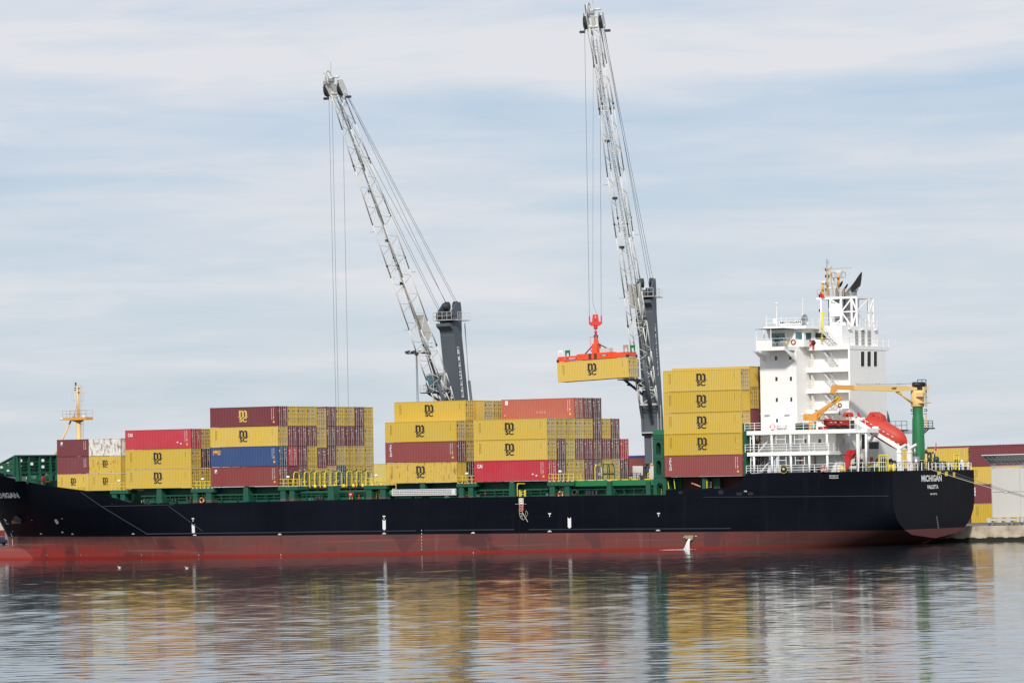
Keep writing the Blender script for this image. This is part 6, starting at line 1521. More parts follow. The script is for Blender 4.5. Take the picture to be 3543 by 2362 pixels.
m.use(paint('hook dark red', (.16, .02, .02), .5, .1)); c = r7(820, 478, 1.85); m.torus((c[0], 1.6, c[1]), .24, .09, 't', 14, 6); m.tube((c[0], 1.6, c[1]), (r7(815, 620, 1.85)[0], 1.6, r7(815, 620, 1.85)[1]), .03, 5); m.tube((r7(815, 560, 1.85)[0], 1.6, r7(815, 560, 1.85)[1]), (r7(815, 600, 1.85)[0], 1.6, r7(815, 600, 1.85)[1]), .10, 6); m.part('boat_hook', dvo)
m = MB(TEAL); c = r7(458, 762, 1.4); m.ball((c[0], 1.3, c[1]), .3, 7); m.part('davit_motor', dvo)
# ---- provision crane: green post, cream turret, long jib swung forward
PS_, PT_ = 32.0, 13.44
vpl = (Vector((PS_, PT_, 0)), Vector((26.3, 1.4, 0))); vn = Vector((vpl[1].y - vpl[0].y, -(vpl[1].x - vpl[0].x), 0)).normalized()
def UV(p, off=0.0):
    d = IS.to_3x3() @ ray(*p); e = IS @ EYE; return e + d * (((vpl[0] + vn * off) - e).dot(vn) / d.dot(vn))
zt_, zg_, zb_ = UV(PC(735, 448)).z, UV(PC(735, 880)).z, ZP
pc = MB(GREEN2); pc.lathe((PS_, PT_, 0), [(.86, zb_), (.86, zb_ + 3.5), (.78, zb_ + 7), (.70, zg_ - 1.2), (.70, zg_)], 20)
pco = pc.part('provision_crane', ship)
m = MB(CREAM); m.lathe((PS_, PT_, 0), [(.05, zg_), (.80, zg_), (.88, zg_ + .12), (.92, zg_ + .2), (.92, zt_), (.05, zt_)], 20); c = UV(PC(860, 400)); m.box(c.x - .45, c.x + .4, c.y - .5, c.y + .3, zt_ - .02, UV(PC(860, 355)).z); c = UV(PC(805, 560), -1.0); m.box(c.x - .5, c.x + .5, c.y - .6, c.y + .6, c.z - .28, c.z + .28); c = UV(PC(900, 770), -.9); m.box(c.x - .5, c.x + .5, c.y - 1.0, c.y + .9, c.z - .06, c.z + .06); m.part('turret', pco)
m = MB(BLACK); c = UV(PC(745, 300)); m.tube((c.x - .5, c.y - .8, c.z), (c.x + .5, c.y + .6, c.z), .36, 12); m.box(c.x - .4, c.x + .4, c.y - .5, c.y + .6, zt_ - .1, c.z); m.part('crane_winch', pco)
m = MB(DARK); a, b_ = UV(PC(710, 250)), UV(PC(925, 250)); z1 = UV(PC(810, 172)).z; m.path([(a.x, a.y, a.z), (a.x, a.y, z1), (b_.x, b_.y, z1), (b_.x, b_.y, zt_ - 1)], .055, 6); mid = (a + b_) / 2; m.tube((mid.x, mid.y, a.z), (mid.x, mid.y, z1), .045, 5); m.part('railing', pco)
m = MB(STEEL); c = UV(PC(925, 600)); m.ladder((c.x, c.y, zg_), (c.x, c.y, zt_ + .8), (0, 1, 0), .4, .03, .3); m.use(CREAM); a, b_ = UV(PC(978, 770)), UV(PC(978, 580)); m.tube(a, b_, .03, 5)
a, b_ = UV(PC(985, 460)), UV(PC(985, 300)); m.tube(a, b_, .06, 6); a, b_ = UV(PC(930, 1410)), UV(PC(930, 1080)); m.tube(a, b_, .09, 6); m.part('ladder', pco)
m = MB(DKGREEN)
for sg, X0_, X1_ in ((-1, 540, 615), (1, 870, 945)):
    for Y in (935, 985, 1050): a, b_ = UV(PC(X0_, Y)), UV(PC(X1_, Y)); m.bar(a, b_, .09)
    a, b_ = UV(PC(X0_ if sg < 0 else X1_, 935)), UV(PC(X0_ if sg < 0 else X1_, 985)); m.bar(a, b_, .09)
a, b_, c = UV(PC(865, 1425)), UV(PC(1100, 1430)), UV(PC(1095, 1225)); m.bar(a, b_, 1.0, .18); m.rail([tuple(a), tuple(b_)], c.z - a.z, 3, .9, .045); p_, q_ = UV(PC(985, 1450)), UV(PC(865, 1560)); m.bar(p_, q_, .14); p_, q_ = UV(PC(920, 1450)), UV(PC(865, 1510)); m.bar(p_, q_, .12); m.part('access_platform', pco)
def vprism(m, pts, w):
    A = [UV(R7(*p), -w / 2) for p in pts]; B_ = [p + vn * w for p in A]; n = len(A)
    m.add([tuple(p) for p in A + B_], [tuple(range(n)), tuple(range(2 * n - 1, n - 1, -1))] + [(i, n + i, n + (i + 1) % n, (i + 1) % n) for i in range(n)])
m = MB(CREAM); vprism(m, [(1855, 236), (1700, 212), (1050, 206), (1050, 272), (1560, 290), (1720, 284), (1855, 266)], .7); vprism(m, [(1000, 212), (1055, 208), (1055, 272), (1005, 268)], .78); jb = m.part('jib', pco)
m = MB(OCHRE); vprism(m, [(1003, 206), (740, 200), (728, 215), (706, 312), (720, 325), (737, 316), (780, 263), (1003, 268)], .58); m.part('jib_extension', pco)
m = MB(INKY); fr_ = UV(R7(1510, 265), -.36); ex = (UV(R7(1577, 262), -.36) - fr_); hz = UV(R7(1510, 232), -.36).z - fr_.z; put_text(m, 'NMF', lambda u, v: tuple(fr_ - vn * 0 + ex * u + Vector((0, 0, v * hz))), 1, 1, .03)
p0_ = vpl[0]; sg = -1 if (fr_ - p0_).dot(vn) < 0 else 1; m.v = [tuple(Vector(p) + vn * sg * .01) for p in m.v]; m.part('jib_lettering', pco)
m = MB(CREAM); a, b_ = UV(R7(1600, 300)), UV(R7(1812, 462)); m.tube(a, b_, .17, 10); m.bar(UV(R7(1575, 292)), UV(R7(1640, 325)), .4, .25); m.part('luffing_cylinder', pco)
m = MB(ROPEM); m.tube(UV(R7(1840, 176)), UV(R7(1600, 192)), .03, 5); m.tube(UV(R7(1600, 192)), UV(R7(1040, 196)), .03, 5)
for X in (1045, 1325, 1605):
    for d in (-20, 20): m.tube(UV(R7(X + d * .6, 202)), UV(R7(X + d, 170)), .025, 5)
m.tube(UV(R7(770, 275)), UV(R7(772, 340)), .035, 5); m.part('hoist_rope', pco)
m = MB(STEEL); a, b_ = U(LB(1425, 430), 17), U(LB(1840, 470), 17); m.rail([(a[0], 17, b_[1]), (b_[0], 17, b_[1])], 1.2, 2, .8, .04); m.use(DARK); m.box(a[0], b_[0] - .3, 16.5, 18, b_[1] - .15, b_[1]); m.part('railing', ship)
m = MB(paint('slate net', (.10, .14, .17), .7, .2)); a, b_, c, d_ = (U(LB(*p), 14) for p in ((1345, 0), (1352, 260), (1420, 305), (1385, 120))); m.prism([a, b_, c, d_], 14, 14.15); m.part('covered_net', ship)

# ---- a seaman at the port rail
pm = empty('person', 'seaman in dark clothes standing behind the port rail next to the white pillar', 'person', (U(LB(695, 1490), 1.0)[0], 1.0, ZP))
SKIN = paint('skin', (.46, .24, .16), .6, .05); CLOTH = paint('dark clothes', (.022, .020, .024), .8, .1)
px_, pz_ = ORG[pm][0], ZP
def body(name, parent, verts, edges, radii, mat, sub=1):
    me = D.meshes.new(name); o = ORG[parent]; me.from_pydata([(x - o[0], y - o[1], z - o[2]) for x, y, z in verts], edges, []); me.materials.append(mat)
    ob = D.objects.new(name, me); COL.objects.link(ob); ob.parent = parent; ORG[ob] = o
    mod = ob.modifiers.new('skin', 'SKIN'); mod.use_smooth_shade = True
    for i, r_ in enumerate(radii): me.skin_vertices[0].data[i].radius = (r_, r_)
    me.skin_vertices[0].data[0].use_root = True
    ob.modifiers.new('sub', 'SUBSURF').levels = sub; ob.modifiers['sub'].render_levels = sub; return ob
B_ = lambda x, y, z: (px_ + x, 1.0 + y, pz_ + z)
V = [B_(0, 0, .95), B_(0, 0, 1.15), B_(0, 0, 1.40), B_(0, 0, 1.50), B_(0, -.02, 1.60), B_(0, -.03, 1.72), B_(-.10, 0, .90), B_(-.11, -.03, .50), B_(-.11, .02, .06), B_(-.11, -.13, .03), B_(.10, 0, .90), B_(.11, -.03, .50), B_(.11, .02, .06), B_(.11, -.13, .03),
     B_(-.19, 0, 1.40), B_(-.24, -.03, 1.13), B_(-.20, -.22, 1.00), B_(-.19, -.30, 1.00), B_(.19, 0, 1.40), B_(.24, -.03, 1.13), B_(.20, -.22, 1.00), B_(.19, -.30, 1.00)]
E_ = [(0, 1), (1, 2), (2, 3), (3, 4), (4, 5), (0, 6), (6, 7), (7, 8), (8, 9), (0, 10), (10, 11), (11, 12), (12, 13), (2, 14), (14, 15), (15, 16), (16, 17), (2, 18), (18, 19), (19, 20), (20, 21)]
R_ = [.15, .15, .16, .06, .095, .085, .10, .07, .045, .04, .10, .07, .045, .04, .07, .048, .036, .035, .07, .048, .036, .035]
body('body', pm, V, E_, R_, CLOTH, 1)
m = MB(SKIN); m.ball(B_(0, -.035, 1.655), .115, 8, (.78, .95, 1.12)); m.ball(B_(0, -.145, 1.64), .022, 4); m.use(BLACK); m.ball(B_(-.035, -.135, 1.67), .012, 4); m.ball(B_(.035, -.135, 1.67), .012, 4); hd = m.part('head', pm)
m = MB(paint('brown hair', (.10, .05, .025), .8, .1)); m.ball(B_(0, .0, 1.70), .115, 8, (.85, .95, .95)); m.part('hair', pm)
m = MB(SKIN)
for sx in (-.195, .195):
    m.ball(B_(sx, -.325, 1.0), .04, 5, (1, 1.2, .7))
    for k in range(4): m.tube(B_(sx - .028 + k * .019, -.35, 1.0), B_(sx - .028 + k * .019, -.40 + .01 * abs(k - 1.5), .975), .009, 5)
    m.tube(B_(sx + (.035 if sx < 0 else -.035), -.32, 1.0), B_(sx + (.05 if sx < 0 else -.05), -.36, .985), .010, 5)
m.part('hand', pm)

# ------------------------------------------------------------------ mobile harbour cranes on the quay
ES = Vector((cos(YAW), -sin(YAW), 0)); ET = Vector((sin(YAW), cos(YAW), 0))
I4 = Matrix.Identity(4)
def harbour_crane(foot, head, tower_top_px, label, cab=True, topw=1.35):
    """foot, head: world points of boom pivot and boom tip; local frame: x along the boom's heading, y to its left, z up"""
    hd = Vector((head.x - foot.x, head.y - foot.y, 0)); reach = hd.length; hd.normalize()
    left = Vector((-hd.y, hd.x, 0)); base = Vector((foot.x, foot.y, 0)) - hd * 2.7; base.z = QTOP
    M = Matrix((hd, left, Vector((0, 0, 1)))).transposed().to_4x4(); M.translation = base
    root = empty('harbour_crane', label, 'crane', (0, 0, 0), M, 'mobile harbour cranes on the quay')
    inv = M.inverted()
    F, H = inv @ foot, inv @ head
    zt = (inv @ WY(*tower_top_px, base.y)).z
    # carriage and slewing deck
    m = MB(NAVYC); m.box(-7, 7, -4, 4, .9, 2.6); m.box(-5, 3.5, -3, 3, 4.0, 4.8); m.use(DARK); m.lathe((-.8, 0, 0), [(2.2, 2.6), (2.2, 4.0)], 24)
    for x in (-6, -3.6, -1.2, 1.2, 3.6, 6):
        for y in (-3.6, 3.6): m.tube((x, y - .35, .65), (x, y + .35, .65), .65, 16)
    m.part('carriage', root)
    mh = MB(GREY); mh.box(-11, -2.2, -3, 3, 4.8, 8.3); mh.use(DARK); mh.box(-6.6, -4.8, -3.02, -3.0, 5.2, 7.9); mh.tube((-5.2, -2.2, 8.3), (-5.2, -2.2, 9.7), .25, 10); mh.part('machinery_house', root)
    # tower: square box column leaning back a little towards the top, white letter strip on its right face
    w = 1.22; tw = MB(NAVYC)
    zs = [4.8, F.z - 2, zt - 3.2, zt]; a = .15 * (zt - 3.2 - F.z + 2); dx = [0, 0, a, a]
    for i in range(3):
        fr = 1.0 if i < 2 else 1.0
        p0, b = dx[i], dx[i + 1]
        tw.add([(p0 - w, -w, zs[i]), (p0 + w, -w, zs[i]), (p0 + w, w, zs[i]), (p0 - w, w, zs[i]), (b - w, -w, zs[i + 1]), (b + w, -w, zs[i + 1]), (b + w, w, zs[i + 1]), (b - w, w, zs[i + 1])],
               [(0, 1, 5, 4), (1, 2, 6, 5), (2, 3, 7, 6), (3, 0, 4, 7)])
    # head flares out towards the boom
    pr = [(a + w - .05, zt - 3.0), (a + w + .25, zt - 2.3), (a + w + 1.2, zt - 1.75), (a + w + 1.2, zt - 1.3), (a + w - .05, zt - 1.3)]
    tw.add([(x, -w, z) for x, z in pr] + [(x, w, z) for x, z in pr], [(0, 1, 2, 3, 4), (9, 8, 7, 6, 5)] + [(i, 5 + i, 5 + (i + 1) % 5, (i + 1) % 5) for i in range(5)])
    xl = lambda z: a * min(1, max(0, (z - (F.z - 2)) / (zt - 3.2 - F.z + 2))); tw.box(xl(F.z + 5.3) - w - .02, xl(F.z + 5.3) + w + .02, -w - .02, w + .02, F.z + 5.3, F.z + 5.36)
    tw.use(INKW); tw.box(xl(F.z + 3.5) + w, xl(F.z + 3.5) + w + .06, -.5, .1, F.z + 3.5, F.z + 3.68)
    to = tw.part('tower', root)
    st = MB(INKW); z1, z0 = zt - 4.9, zt - 12.6; xs = xl
    yq = w + .03                                        # the face seen from the water
    sgn = -1 if (M.to_3x3() @ Vector((0, -1, 0))).y < (M.to_3x3() @ Vector((0, 1, 0))).y else 1
    if not sgn: sgn = -1
    side = LSIDE
    q = [(xs(z0) + .12 + .35 * 0, side * yq, z0), (xs(z0) + .78, side * yq, z0), (xs(z1) + .78, side * yq, z1), (xs(z1) + .12, side * yq, z1)]
    st.add(q, [(0, 1, 2, 3)]); st.use(INKY); hh = (z1 - z0) / 8
    for i, ch in enumerate('LIEBHERR'):
        zc = z1 - i * hh - .12
        # letters turned to read downwards
        put_text(st, ch, lambda u, v, zc=zc: (xs(zc) + (.20 + v if True else 0) if side > 0 else xs(zc) + .70 - (.5 - v), side * (yq + .006), zc - u), hh - (.24 if ch != 'I' else .62), .5, .02)
    st.part('letter_strip', to)
    # tower head: sheaves, cheek plates, platform
    hp = MB(NAVYC)
    hp.prism([(a - w, zt - .1), (a + w + 1.0, zt - .1), (a + w + .6, zt + .6), (a + .2, zt + 1.9), (a - 1.0, zt + 2.0), (a - w, zt + 1.0)], -w - .02, -w + .12); hp.prism([(a - w, zt - .1), (a + w + 1.0, zt - .1), (a + w + .6, zt + .6), (a + .2, zt + 1.9), (a - 1.0, zt + 2.0), (a - w, zt + 1.0)], w - .12, w + .02)
    hp.box(a - w, a + w, -w, w, zt - .2, zt + .25)
    hp.use(DARK)
    for x, z, r in ((a + w + .75, zt - .25, .8), (a - .3, zt + 1.35, .75)):
        for y in (-.95, -.6, .6, .95): hp.lathe((x, y - .07, z), [(.05, 0), (r, 0), (r - .1, .05), (r - .1, .1), (r, .14), (.05, .14)], 20, 't')
    ho = hp.part('tower_head', root)
    m = MB(GREY); zp = zt - .75; m.box(a - w - .9, a + w + .2, -w - 1.0, -w - .02, zp - .12, zp); m.box(a - w - 1.6, a - w - .02, -w - 1.0, w + .6, zp - .12, zp); m.box(a + w + .02, a + w + 1.5, -w - .4, w + .5, zp - .12, zp - .02); m.box(a + .2, a + w + .3, w + .02, w + .9, zp - .12, zp)
    m.rail([(a + w + .2, -w - 1.0, zp), (a - w - 1.6, -w - 1.0, zp), (a - w - 1.6, w + .6, zp)], 1.15, 2, .9, .03); m.rail([(a + w + 1.5, -w - .4, zp), (a + w + 1.5, w + .5, zp)], 1.15, 2, .9, .03); m.rail([(a + .2, w + .9, zp), (a + w + .3, w + .9, zp)], 1.15, 2, .8, .03)
    m.rail([(a - .8, -w, zt + .3), (a + .4, -w, zt + .3)], 1.0, 2, .5, .025); m.part('railing', ho)
    # boom: four chords with zigzag lacing
    ax = (H - F); L = ax.length; e1 = ax / L; e2 = Vector((0, 1, 0)); e3 = e1.cross(e2)
    if e3.z < 0: e3 = -e3
    WB = lambda f: lerp(f, [(0, 2.75), (.14, 2.5), (.30, 2.05), (.62, 1.95), (.9, 1.5), (1, topw)])
    DB = lambda f: lerp(f, [(0, .35), (.10, 1.7), (.22, 2.45), (.7, 2.4), (.92, 1.5), (1, 1.1)])
    ch = lambda f, i, j: F + e1 * (L * f) + e2 * (WB(f) / 2 * i) + e3 * (DB(f) / 2 * j)
    bm = MB(BOOM); N = 34; br_ = [0, .05, .10, .14, .22, .30, .46, .62, .78, .9, 1]
    for i in (-1, 1):
        for j in (-1, 1):
            for f0, f1 in zip(br_[:-1], br_[1:]): bm.tube(ch(f0, i, j), ch(f1, i, j), .098 if j < 0 else .092, 8)
    for k in range(N):
        f0, f1 = k / N, (k + 1) / N; z = 1 if k % 2 else -1
        for j in (-1, 1): bm.tube(ch(f0, z, j), ch(f1, -z, j), .042, 5, caps=False)
        for i in (-1, 1): bm.tube(ch(f0, i, z * i), ch(f1, i, -z * i), .040, 5, caps=False)
    for f in (.002, .045, .22, .49, .79, .995):
        for j in (-1, 1): bm.tube(ch(f, -1, j), ch(f, 1, j), .065, 6)
        for i in (-1, 1): bm.tube(ch(f, i, -1), ch(f, i, 1), .055, 6)
        if .1 < f < .9:
            for df in (.012,):
                for j in (-1, 1): bm.tube(ch(f + df, -1, j), ch(f + df, 1, j), .05, 6)
    bo = bm.part('boom', root)
    m = MB(DARK)
    for f in (.22, .49, .79):
        for i in (-1, 1):
            for j in (-1, 1): c = ch(f + .006, i, j); m.tube(c - e1 * .12, c + e1 * .12, .15, 8)
    m.part('boom_joint', bo)
    m = MB(WALLG); f0, f1 = .255, .32
    m.add([ch(f0, -.9, .95), ch(f0, .9, .95), ch(f1, .9, .95), ch(f1, -.9, .95)], [(0, 1, 2, 3)]); m.add([ch(f0, .98, -.6), ch(f0, .98, .9), ch(f1, .98, .9), ch(f1, .98, -.6)], [(0, 1, 2, 3)]); m.part('wind_shield_panel', bo)
    # walkway with cable chain inside the boom
    m = MB(BOOM); g0, g1 = F + e1 * (L * .12) + e2 * .15 - e3 * .2, F + e1 * (L * .97) - e3 * .25; m.bar(g0 + e2 * .1, g1 + e2 * .05, .16, .05, tuple(e3))
    m.use(DARK); nk = 150
    for k in range(nk):
        c = g0 + (g1 - g0) * (k / nk); d_ = (g1 - g0) / nk; m.tube(c - e2 * .06, c + d_ * .42 - e2 * .06, .045, 5)
    m.part('cable_chain', bo)
    m = MB(GREY); n_l = F + e1 * (L * .02) - e3 * .3; m.ladder(n_l + e2 * .4, F + e1 * (L * .24) + e2 * .3, (0, 1, 0), .5, .03, .32); m.part('ladder', bo)
    # head of the boom
    bh2 = MB(BOOM); T = H
    bh2.tube(T - e2 * 1.55, T + e2 * 1.55, .26, 12)
    for y in (-1.15, 1.15):
        for d_ in (-.28, .28):
            P = lambda u, v: T + e2 * (y + d_) + e1 * u + e3 * v
            pts = [P(-.5, -.7), P(-.35, .6), P(1.9, .35), P(2.3, -.3), P(1.6, -1.0)]
            bh2.add(pts + [p + e2 * .05 for p in pts], [(0, 1, 2, 3, 4), (9, 8, 7, 6, 5)] + [(i, (i + 1) % 5, 5 + (i + 1) % 5, 5 + i) for i in range(5)])
    bh2.tube(T + e1 * 1.5 - e2 * .9, T + e1 * 1.5 + e2 * .9, .13, 8); bh2.tube(T + e1 * 2.6 + e2 * .2, T + e1 * 2.6 + e2 * 1.25, .17, 8); bh2.bar(T - e2 * .1, T + e1 * 2.6 - e2 * .1, .5, .4)
    bh2.use(STEEL); c = T + e1 * 2.2 - e2 * .15; bh2.bar(c - e2 * .5, c + e2 * .35, .5, .5); bh2.tube(T - e2 * 1.0 + e1 * .2, T - e2 * 1.0 + e1 * 3.4, .09, 6); bh2.tube(T + e1 * 3.4 + e2 * .2, T + e1 * 3.4 + e2 * .2 + Vector((0, 0, 1.6)), .03, 5)
    hd_ = bh2.part('boom_head', root)
    sh = MB(DARK); ctr = []
    def disc(c, r, wd, mat, spokes=False):
        sh.use(mat); n = 22; A = []
        for y in (-wd / 2, wd / 2):
            for rr_ in (r, r * .80):
                A.append([c + e2 * y + e1 * (rr_ * cos(2 * pi * i / n)) + e3 * (rr_ * sin(2 * pi * i / n)) for i in range(n)])
        k = len(sh.v); sh.add([p for a_ in A for p in a_], [f for i in range(n) for f in ((i, (i + 1) % n, 2 * n + (i + 1) % n, 2 * n + i), (i, n + i, n + (i + 1) % n, (i + 1) % n), (2 * n + i, 2 * n + (i + 1) % n, 3 * n + (i + 1) % n, 3 * n + i), (n + i, 3 * n + i, 3 * n + (i + 1) % n, n + (i + 1) % n))])
        if spokes:
            for i in range(14): a_ = 2 * pi * i / 14; sh.tube(c, c + e1 * (r * .85 * cos(a_)) + e3 * (r * .85 * sin(a_)), .035, 5)
        else: sh.tube(c - e2 * wd * .2, c + e2 * wd * .2, r * .78, 18)
    for y in (-1.15, 1.15):
        for d_ in (-.16, 0.0, .16): disc(T + e2 * (y + d_) + e1 * .75 - e3 * .35, .95, .10, DARK)
    disc(T + e1 * 2.7 - e2 * .55, 1.0, .12, BOOM, True)
    sh.part('sheave', hd_)
    m = MB(BOOM)
    for y in (-1.9, 1.9):
        c = T + e2 * y - e1 * .1; m.use(BOOM); m.bar(c - e2 * .35, c + e2 * .35, .06); m.bar(c + e2 * .3, c + e2 * .3 - Vector((0, 0, .5)), .05); m.bar(c - e2 * .3, c - e2 * .3 - Vector((0, 0, .5)), .05); m.use(DARK); m.bar(c - e2 * .38 - Vector((0, 0, .62)), c + e2 * .38 - Vector((0, 0, .62)), .4, .34)
    for f, i in ((.42, 1), (.70, 1), (.55, 1)):
        c = ch(f, -LSIDE_B * 1, 1); m.use(DARK); m.bar(c - e2 * .35 - Vector((0, 0, .1)), c + e2 * .35 - Vector((0, 0, .1)), .4, .4); m.use(BOOM); m.bar(c - e2 * .4 + Vector((0, 0, .35)), c + e2 * .4 + Vector((0, 0, .35)), .06)
    for f, i in ((.30, -1), (.45, 1), (.60, -1)): c = ch(f, i, -1 if i < 0 else 1); m.use(STEEL); m.bar(c, c + e2 * i * .9, .07)
    m.part('floodlight', bo)
    # luffing and hoisting ropes
    A_ = Vector((a + w + .75, 0, zt + .55)); Bq = Vector((a - .3, 0, zt + 2.05))
    for y, q, yy, back in ((-.95, A_, -1.6, .0), (.95, A_, 1.6, .0), (-.6, A_, -1.2, .9), (.6, Bq, 1.2, .9), (-.95, Bq, -1.05, 1.3), (.95, Bq, 1.4, 1.3)):
        m = MB(ROPEM); m.tube(q + Vector((0, y, 0)), T + e2 * yy * .8 + e1 * back + e3 * .3, .028, 6); m.part('luffing_rope', root)
    # luffing cylinder, cab
    m = MB(DARK); m.tube((a + w, .55, F.z - 1.0), tuple(F + e1 * (L * .235)), .16, 10); m.use(NAVYC); m.tube((a + w, .55, F.z - 1.0), tuple((F + e1 * (L * .235)) * .6 + Vector((a + w, .55, F.z - 1.0)) * .4), .30, 12); m.part('luffing_cylinder', root)
    m = MB(NAVYC); m.prism([(w - .1, F.z - 4.6), (w - .1, F.z - .4), (w + 1.4, F.z + .35), (w + 1.4, F.z - .3), (w + .4, F.z - 2.0), (w + .3, F.z - 4.2)], -1.55, -1.2); m.prism([(w - .1, F.z - 4.6), (w - .1, F.z - .4), (w + 1.4, F.z + .35), (w + 1.4, F.z - .3), (w + .4, F.z - 2.0), (w + .3, F.z - 4.2)], 1.2, 1.55)
    m.use(GREY); m.box(w, w + 1.0, -1.45, 1.45, F.z - 4.2, F.z - 4.05); m.part('boom_bracket', root)
    return root, F, H, e1, e2, e3, L, M, zt, w, T
LSIDE, LSIDE_B = 1, 1
f2, h2 = WY(2245, 1401, 614.0), WY(2058, 92, 588.5)
cr2 = harbour_crane(f2, h2, (2238, 1012), 'harbour crane with raised white boom holding a yellow container, right of the two')
f1, h1 = WY(1563, 1456, 624.0), WY(1166, 322, 596.5)
cr1 = harbour_crane(f1, h1, (1570, 1092), 'harbour crane with white lattice boom leaning left behind the ten-wide stack')
# cab hung off the front of each tower
def crane_cab(c, ylo, z, xo):
    root, F = c[0], c[1]; y0 = ylo; x0 = xo
    m = MB(NAVYC); m.box(x0 + .1, x0 + 2.4, y0, y0 + 1.9, z, z + .25); m.use(WALLG); m.box(x0 - .6, x0 + .9, y0 + .0, y0 + 1.9, z + .25, z + 2.9); m.box(x0 + .85, x0 + 2.6, y0 - .05, y0 + 1.95, z + 2.45, z + 2.75)
    cb = m.part('cab', root)
    m = MB(GLASST); m.prism([(x0 + .9, z + .25), (x0 + 1.9, z + .1), (x0 + 2.6, z + 1.2), (x0 + 2.5, z + 2.45), (x0 + .9, z + 2.45)], y0 + .05, y0 + 1.85); m.part('cab_glazing', cb)
    m = MB(DARK); m.box(-.2, x0 + 3.4, y0 - .5, y0 + 2.4, z - .22, z - .08); m.use(GREY); m.rail([(x0, y0 - .5, z - .08), (x0 + 3.4, y0 - .5, z - .08), (x0 + 3.4, y0 + 2.4, z - .08)], 1.1, 2, 1.0, .03)
    m.use(DARK); m.bar((1.2, -1.0, z - 2.6), (x0 + 2.5, y0 + .4, z - .2), .28); m.bar((1.2, -.6, z - 2.0), (x0 + 2.0, y0 + 1.8, z - .2), .28); m.bar((1.2, -1.0, z - .5), (x0, y0 + 1.0, z - .15), .3); m.bar((x0 + 1, y0 + .4, z - .9), (x0 + 1, y0 + 1.6, z - 1.2), .2); m.part('cab_platform', cb)
crane_cab(cr1, -2.8, cr1[1].z + 4.5, 3.0); crane_cab(cr2, -3.3, cr2[1].z + 4.0, 3.2)
# back stay of the left crane and its power cable
root, F = cr1[0], cr1[1]; m = MB(NAVYC); zt_ = cr1[8]; m.tube((-5.2, .6, 4.8), (-1.9, .6, F.z + 6.2), .22, 8); m.use(STEEL); m.tube((-1.75, .6, F.z + 6.2), (-1.6, .3, zt_ - 1), .05, 5); m.tube((-3.2, .6, F.z - 6), (-1.6, .2, zt_ - 1.2), .04, 5); m.part('back_stay', root)
root, F = cr2[0], cr2[1]; m = MB(GREY); m.ladder((1.5, .3, 5), (1.5, .3, F.z - 4.2), (0, 1, 0), .5, .035, .35); m.tube((1.9, 1.15, 6), (1.9, 1.15, F.z), .05, 5); m.tube((1.9, 1.6, 6), (1.9, 1.6, F.z), .05, 5)
m.rail([(2.0, 1.2, 9.2), (2.0, 3.6, 9.2)], 1.2, 3, .6, .04); m.box(1.4, 2.1, 1.2, 3.6, 9.05, 9.2)
m.part('ladder', root)
# power pack, brown tank and rails beside the foot of the right crane's tower
iv = cr2[7].inverted(); PW = lambda X, Y, d: iv @ WY(*C7(X, Y), 611.0 + d)
def pbox(m, X0_, Y0_, X1_, Y1_, d0, d1):
    a = [PW(X0_, Y1_, d0), PW(X1_, Y1_, d0), PW(X1_, Y0_, d0), PW(X0_, Y0_, d0), PW(X0_, Y1_, d1), PW(X1_, Y1_, d1), PW(X1_, Y0_, d1), PW(X0_, Y0_, d1)]
    m.add(a, [(0, 1, 2, 3), (7, 6, 5, 4), (0, 4, 5, 1), (1, 5, 6, 2), (2, 6, 7, 3), (3, 7, 4, 0)])
m = MB(WALLG); pbox(m, 1445, 492, 1690, 860, 0, 3); pbox(m, 1825, 482, 2090, 860, .2, 3); m.use(DARK); pbox(m, 1692, 500, 1770, 860, .4, 2.8); m.tube(PW(1800, 860, -.4), PW(1795, 450, -.4), .22, 10); m.tube(PW(1795, 455, -.4), PW(1795, 440, -.4), .42, 12); m.use(OCHRE); m.ball(PW(1900, 462, .3), .24, 6); m.part('power_pack', root)
m = MB(paint('tank brown', (.10, .085, .075), .7, .2)); pbox(m, 1620, 712, 1800, 860, -1.5, -.4); m.use(DARK)
for Y in (668, 712): m.tube(PW(1360, Y, -1.6), PW(1640, Y, -1.6), .035, 5)
for X in (1405, 1540, 1440): m.tube(PW(X, 850, -1.6), PW(X, 655, -1.6), .045, 5)
m.tube(PW(1570, 820, -1.6), PW(1650, 650, -1.6), .05, 5); m.part('fuel_tank', root)
# hoist ropes of the left crane run down behind the stack to an unseen hook
T1, e21 = cr1[10], cr1[4]; Mi = cr1[7]
for p0_, p1_ in ((WY(1138, 345, 596.5), WY(1169, 1700, 596.5)), (WY(1149, 350, 597.2), WY(1177, 1700, 597.2)), (WY(1185, 330, 597.5), WY(1211, 1700, 597.5))):
    m = MB(ROPEM); iv = Mi.inverted(); m.tube(iv @ p0_, iv @ p1_, .027, 6); m.part('hoist_rope', cr1[0])

# ---- hook block, spreader and the flying container
YC = 586.6; dz_ = .0243; yaw2 = .60
cx1, cx2 = WY(1930.4, 1321.6, YC + 3.0), None
u1 = Vector((cos(yaw2) * cos(-dz_), -sin(yaw2), dz_)).normalized(); u2 = Vector((sin(yaw2), cos(yaw2), 0)); u3 = u1.cross(u2).normalized()
corner = WY(1930.6, 1322.5, YC + 3.35)
MF4 = Matrix((u1, u2, u3)).transposed().to_4x4(); MF4.translation = corner
fc = container(0, 0, 0, 'yellow', 'yellow container with black logo hanging in the air below the orange spreader', logo='m', mat4=MF4, group=None)
MSP = MF4 @ Matrix.Translation(Vector((L40 / 2, CW / 2, HC)))
sp = empty('container_spreader', 'orange telescopic spreader clamped on the flying yellow container', 'spreader', (0, 0, 0), MSP)
hl = L40 / 2
m = MB(SPRED)
for y in (-.55, .55): m.box(-hl + .35, hl - .35, y - .2, y + .2, .12, .78)
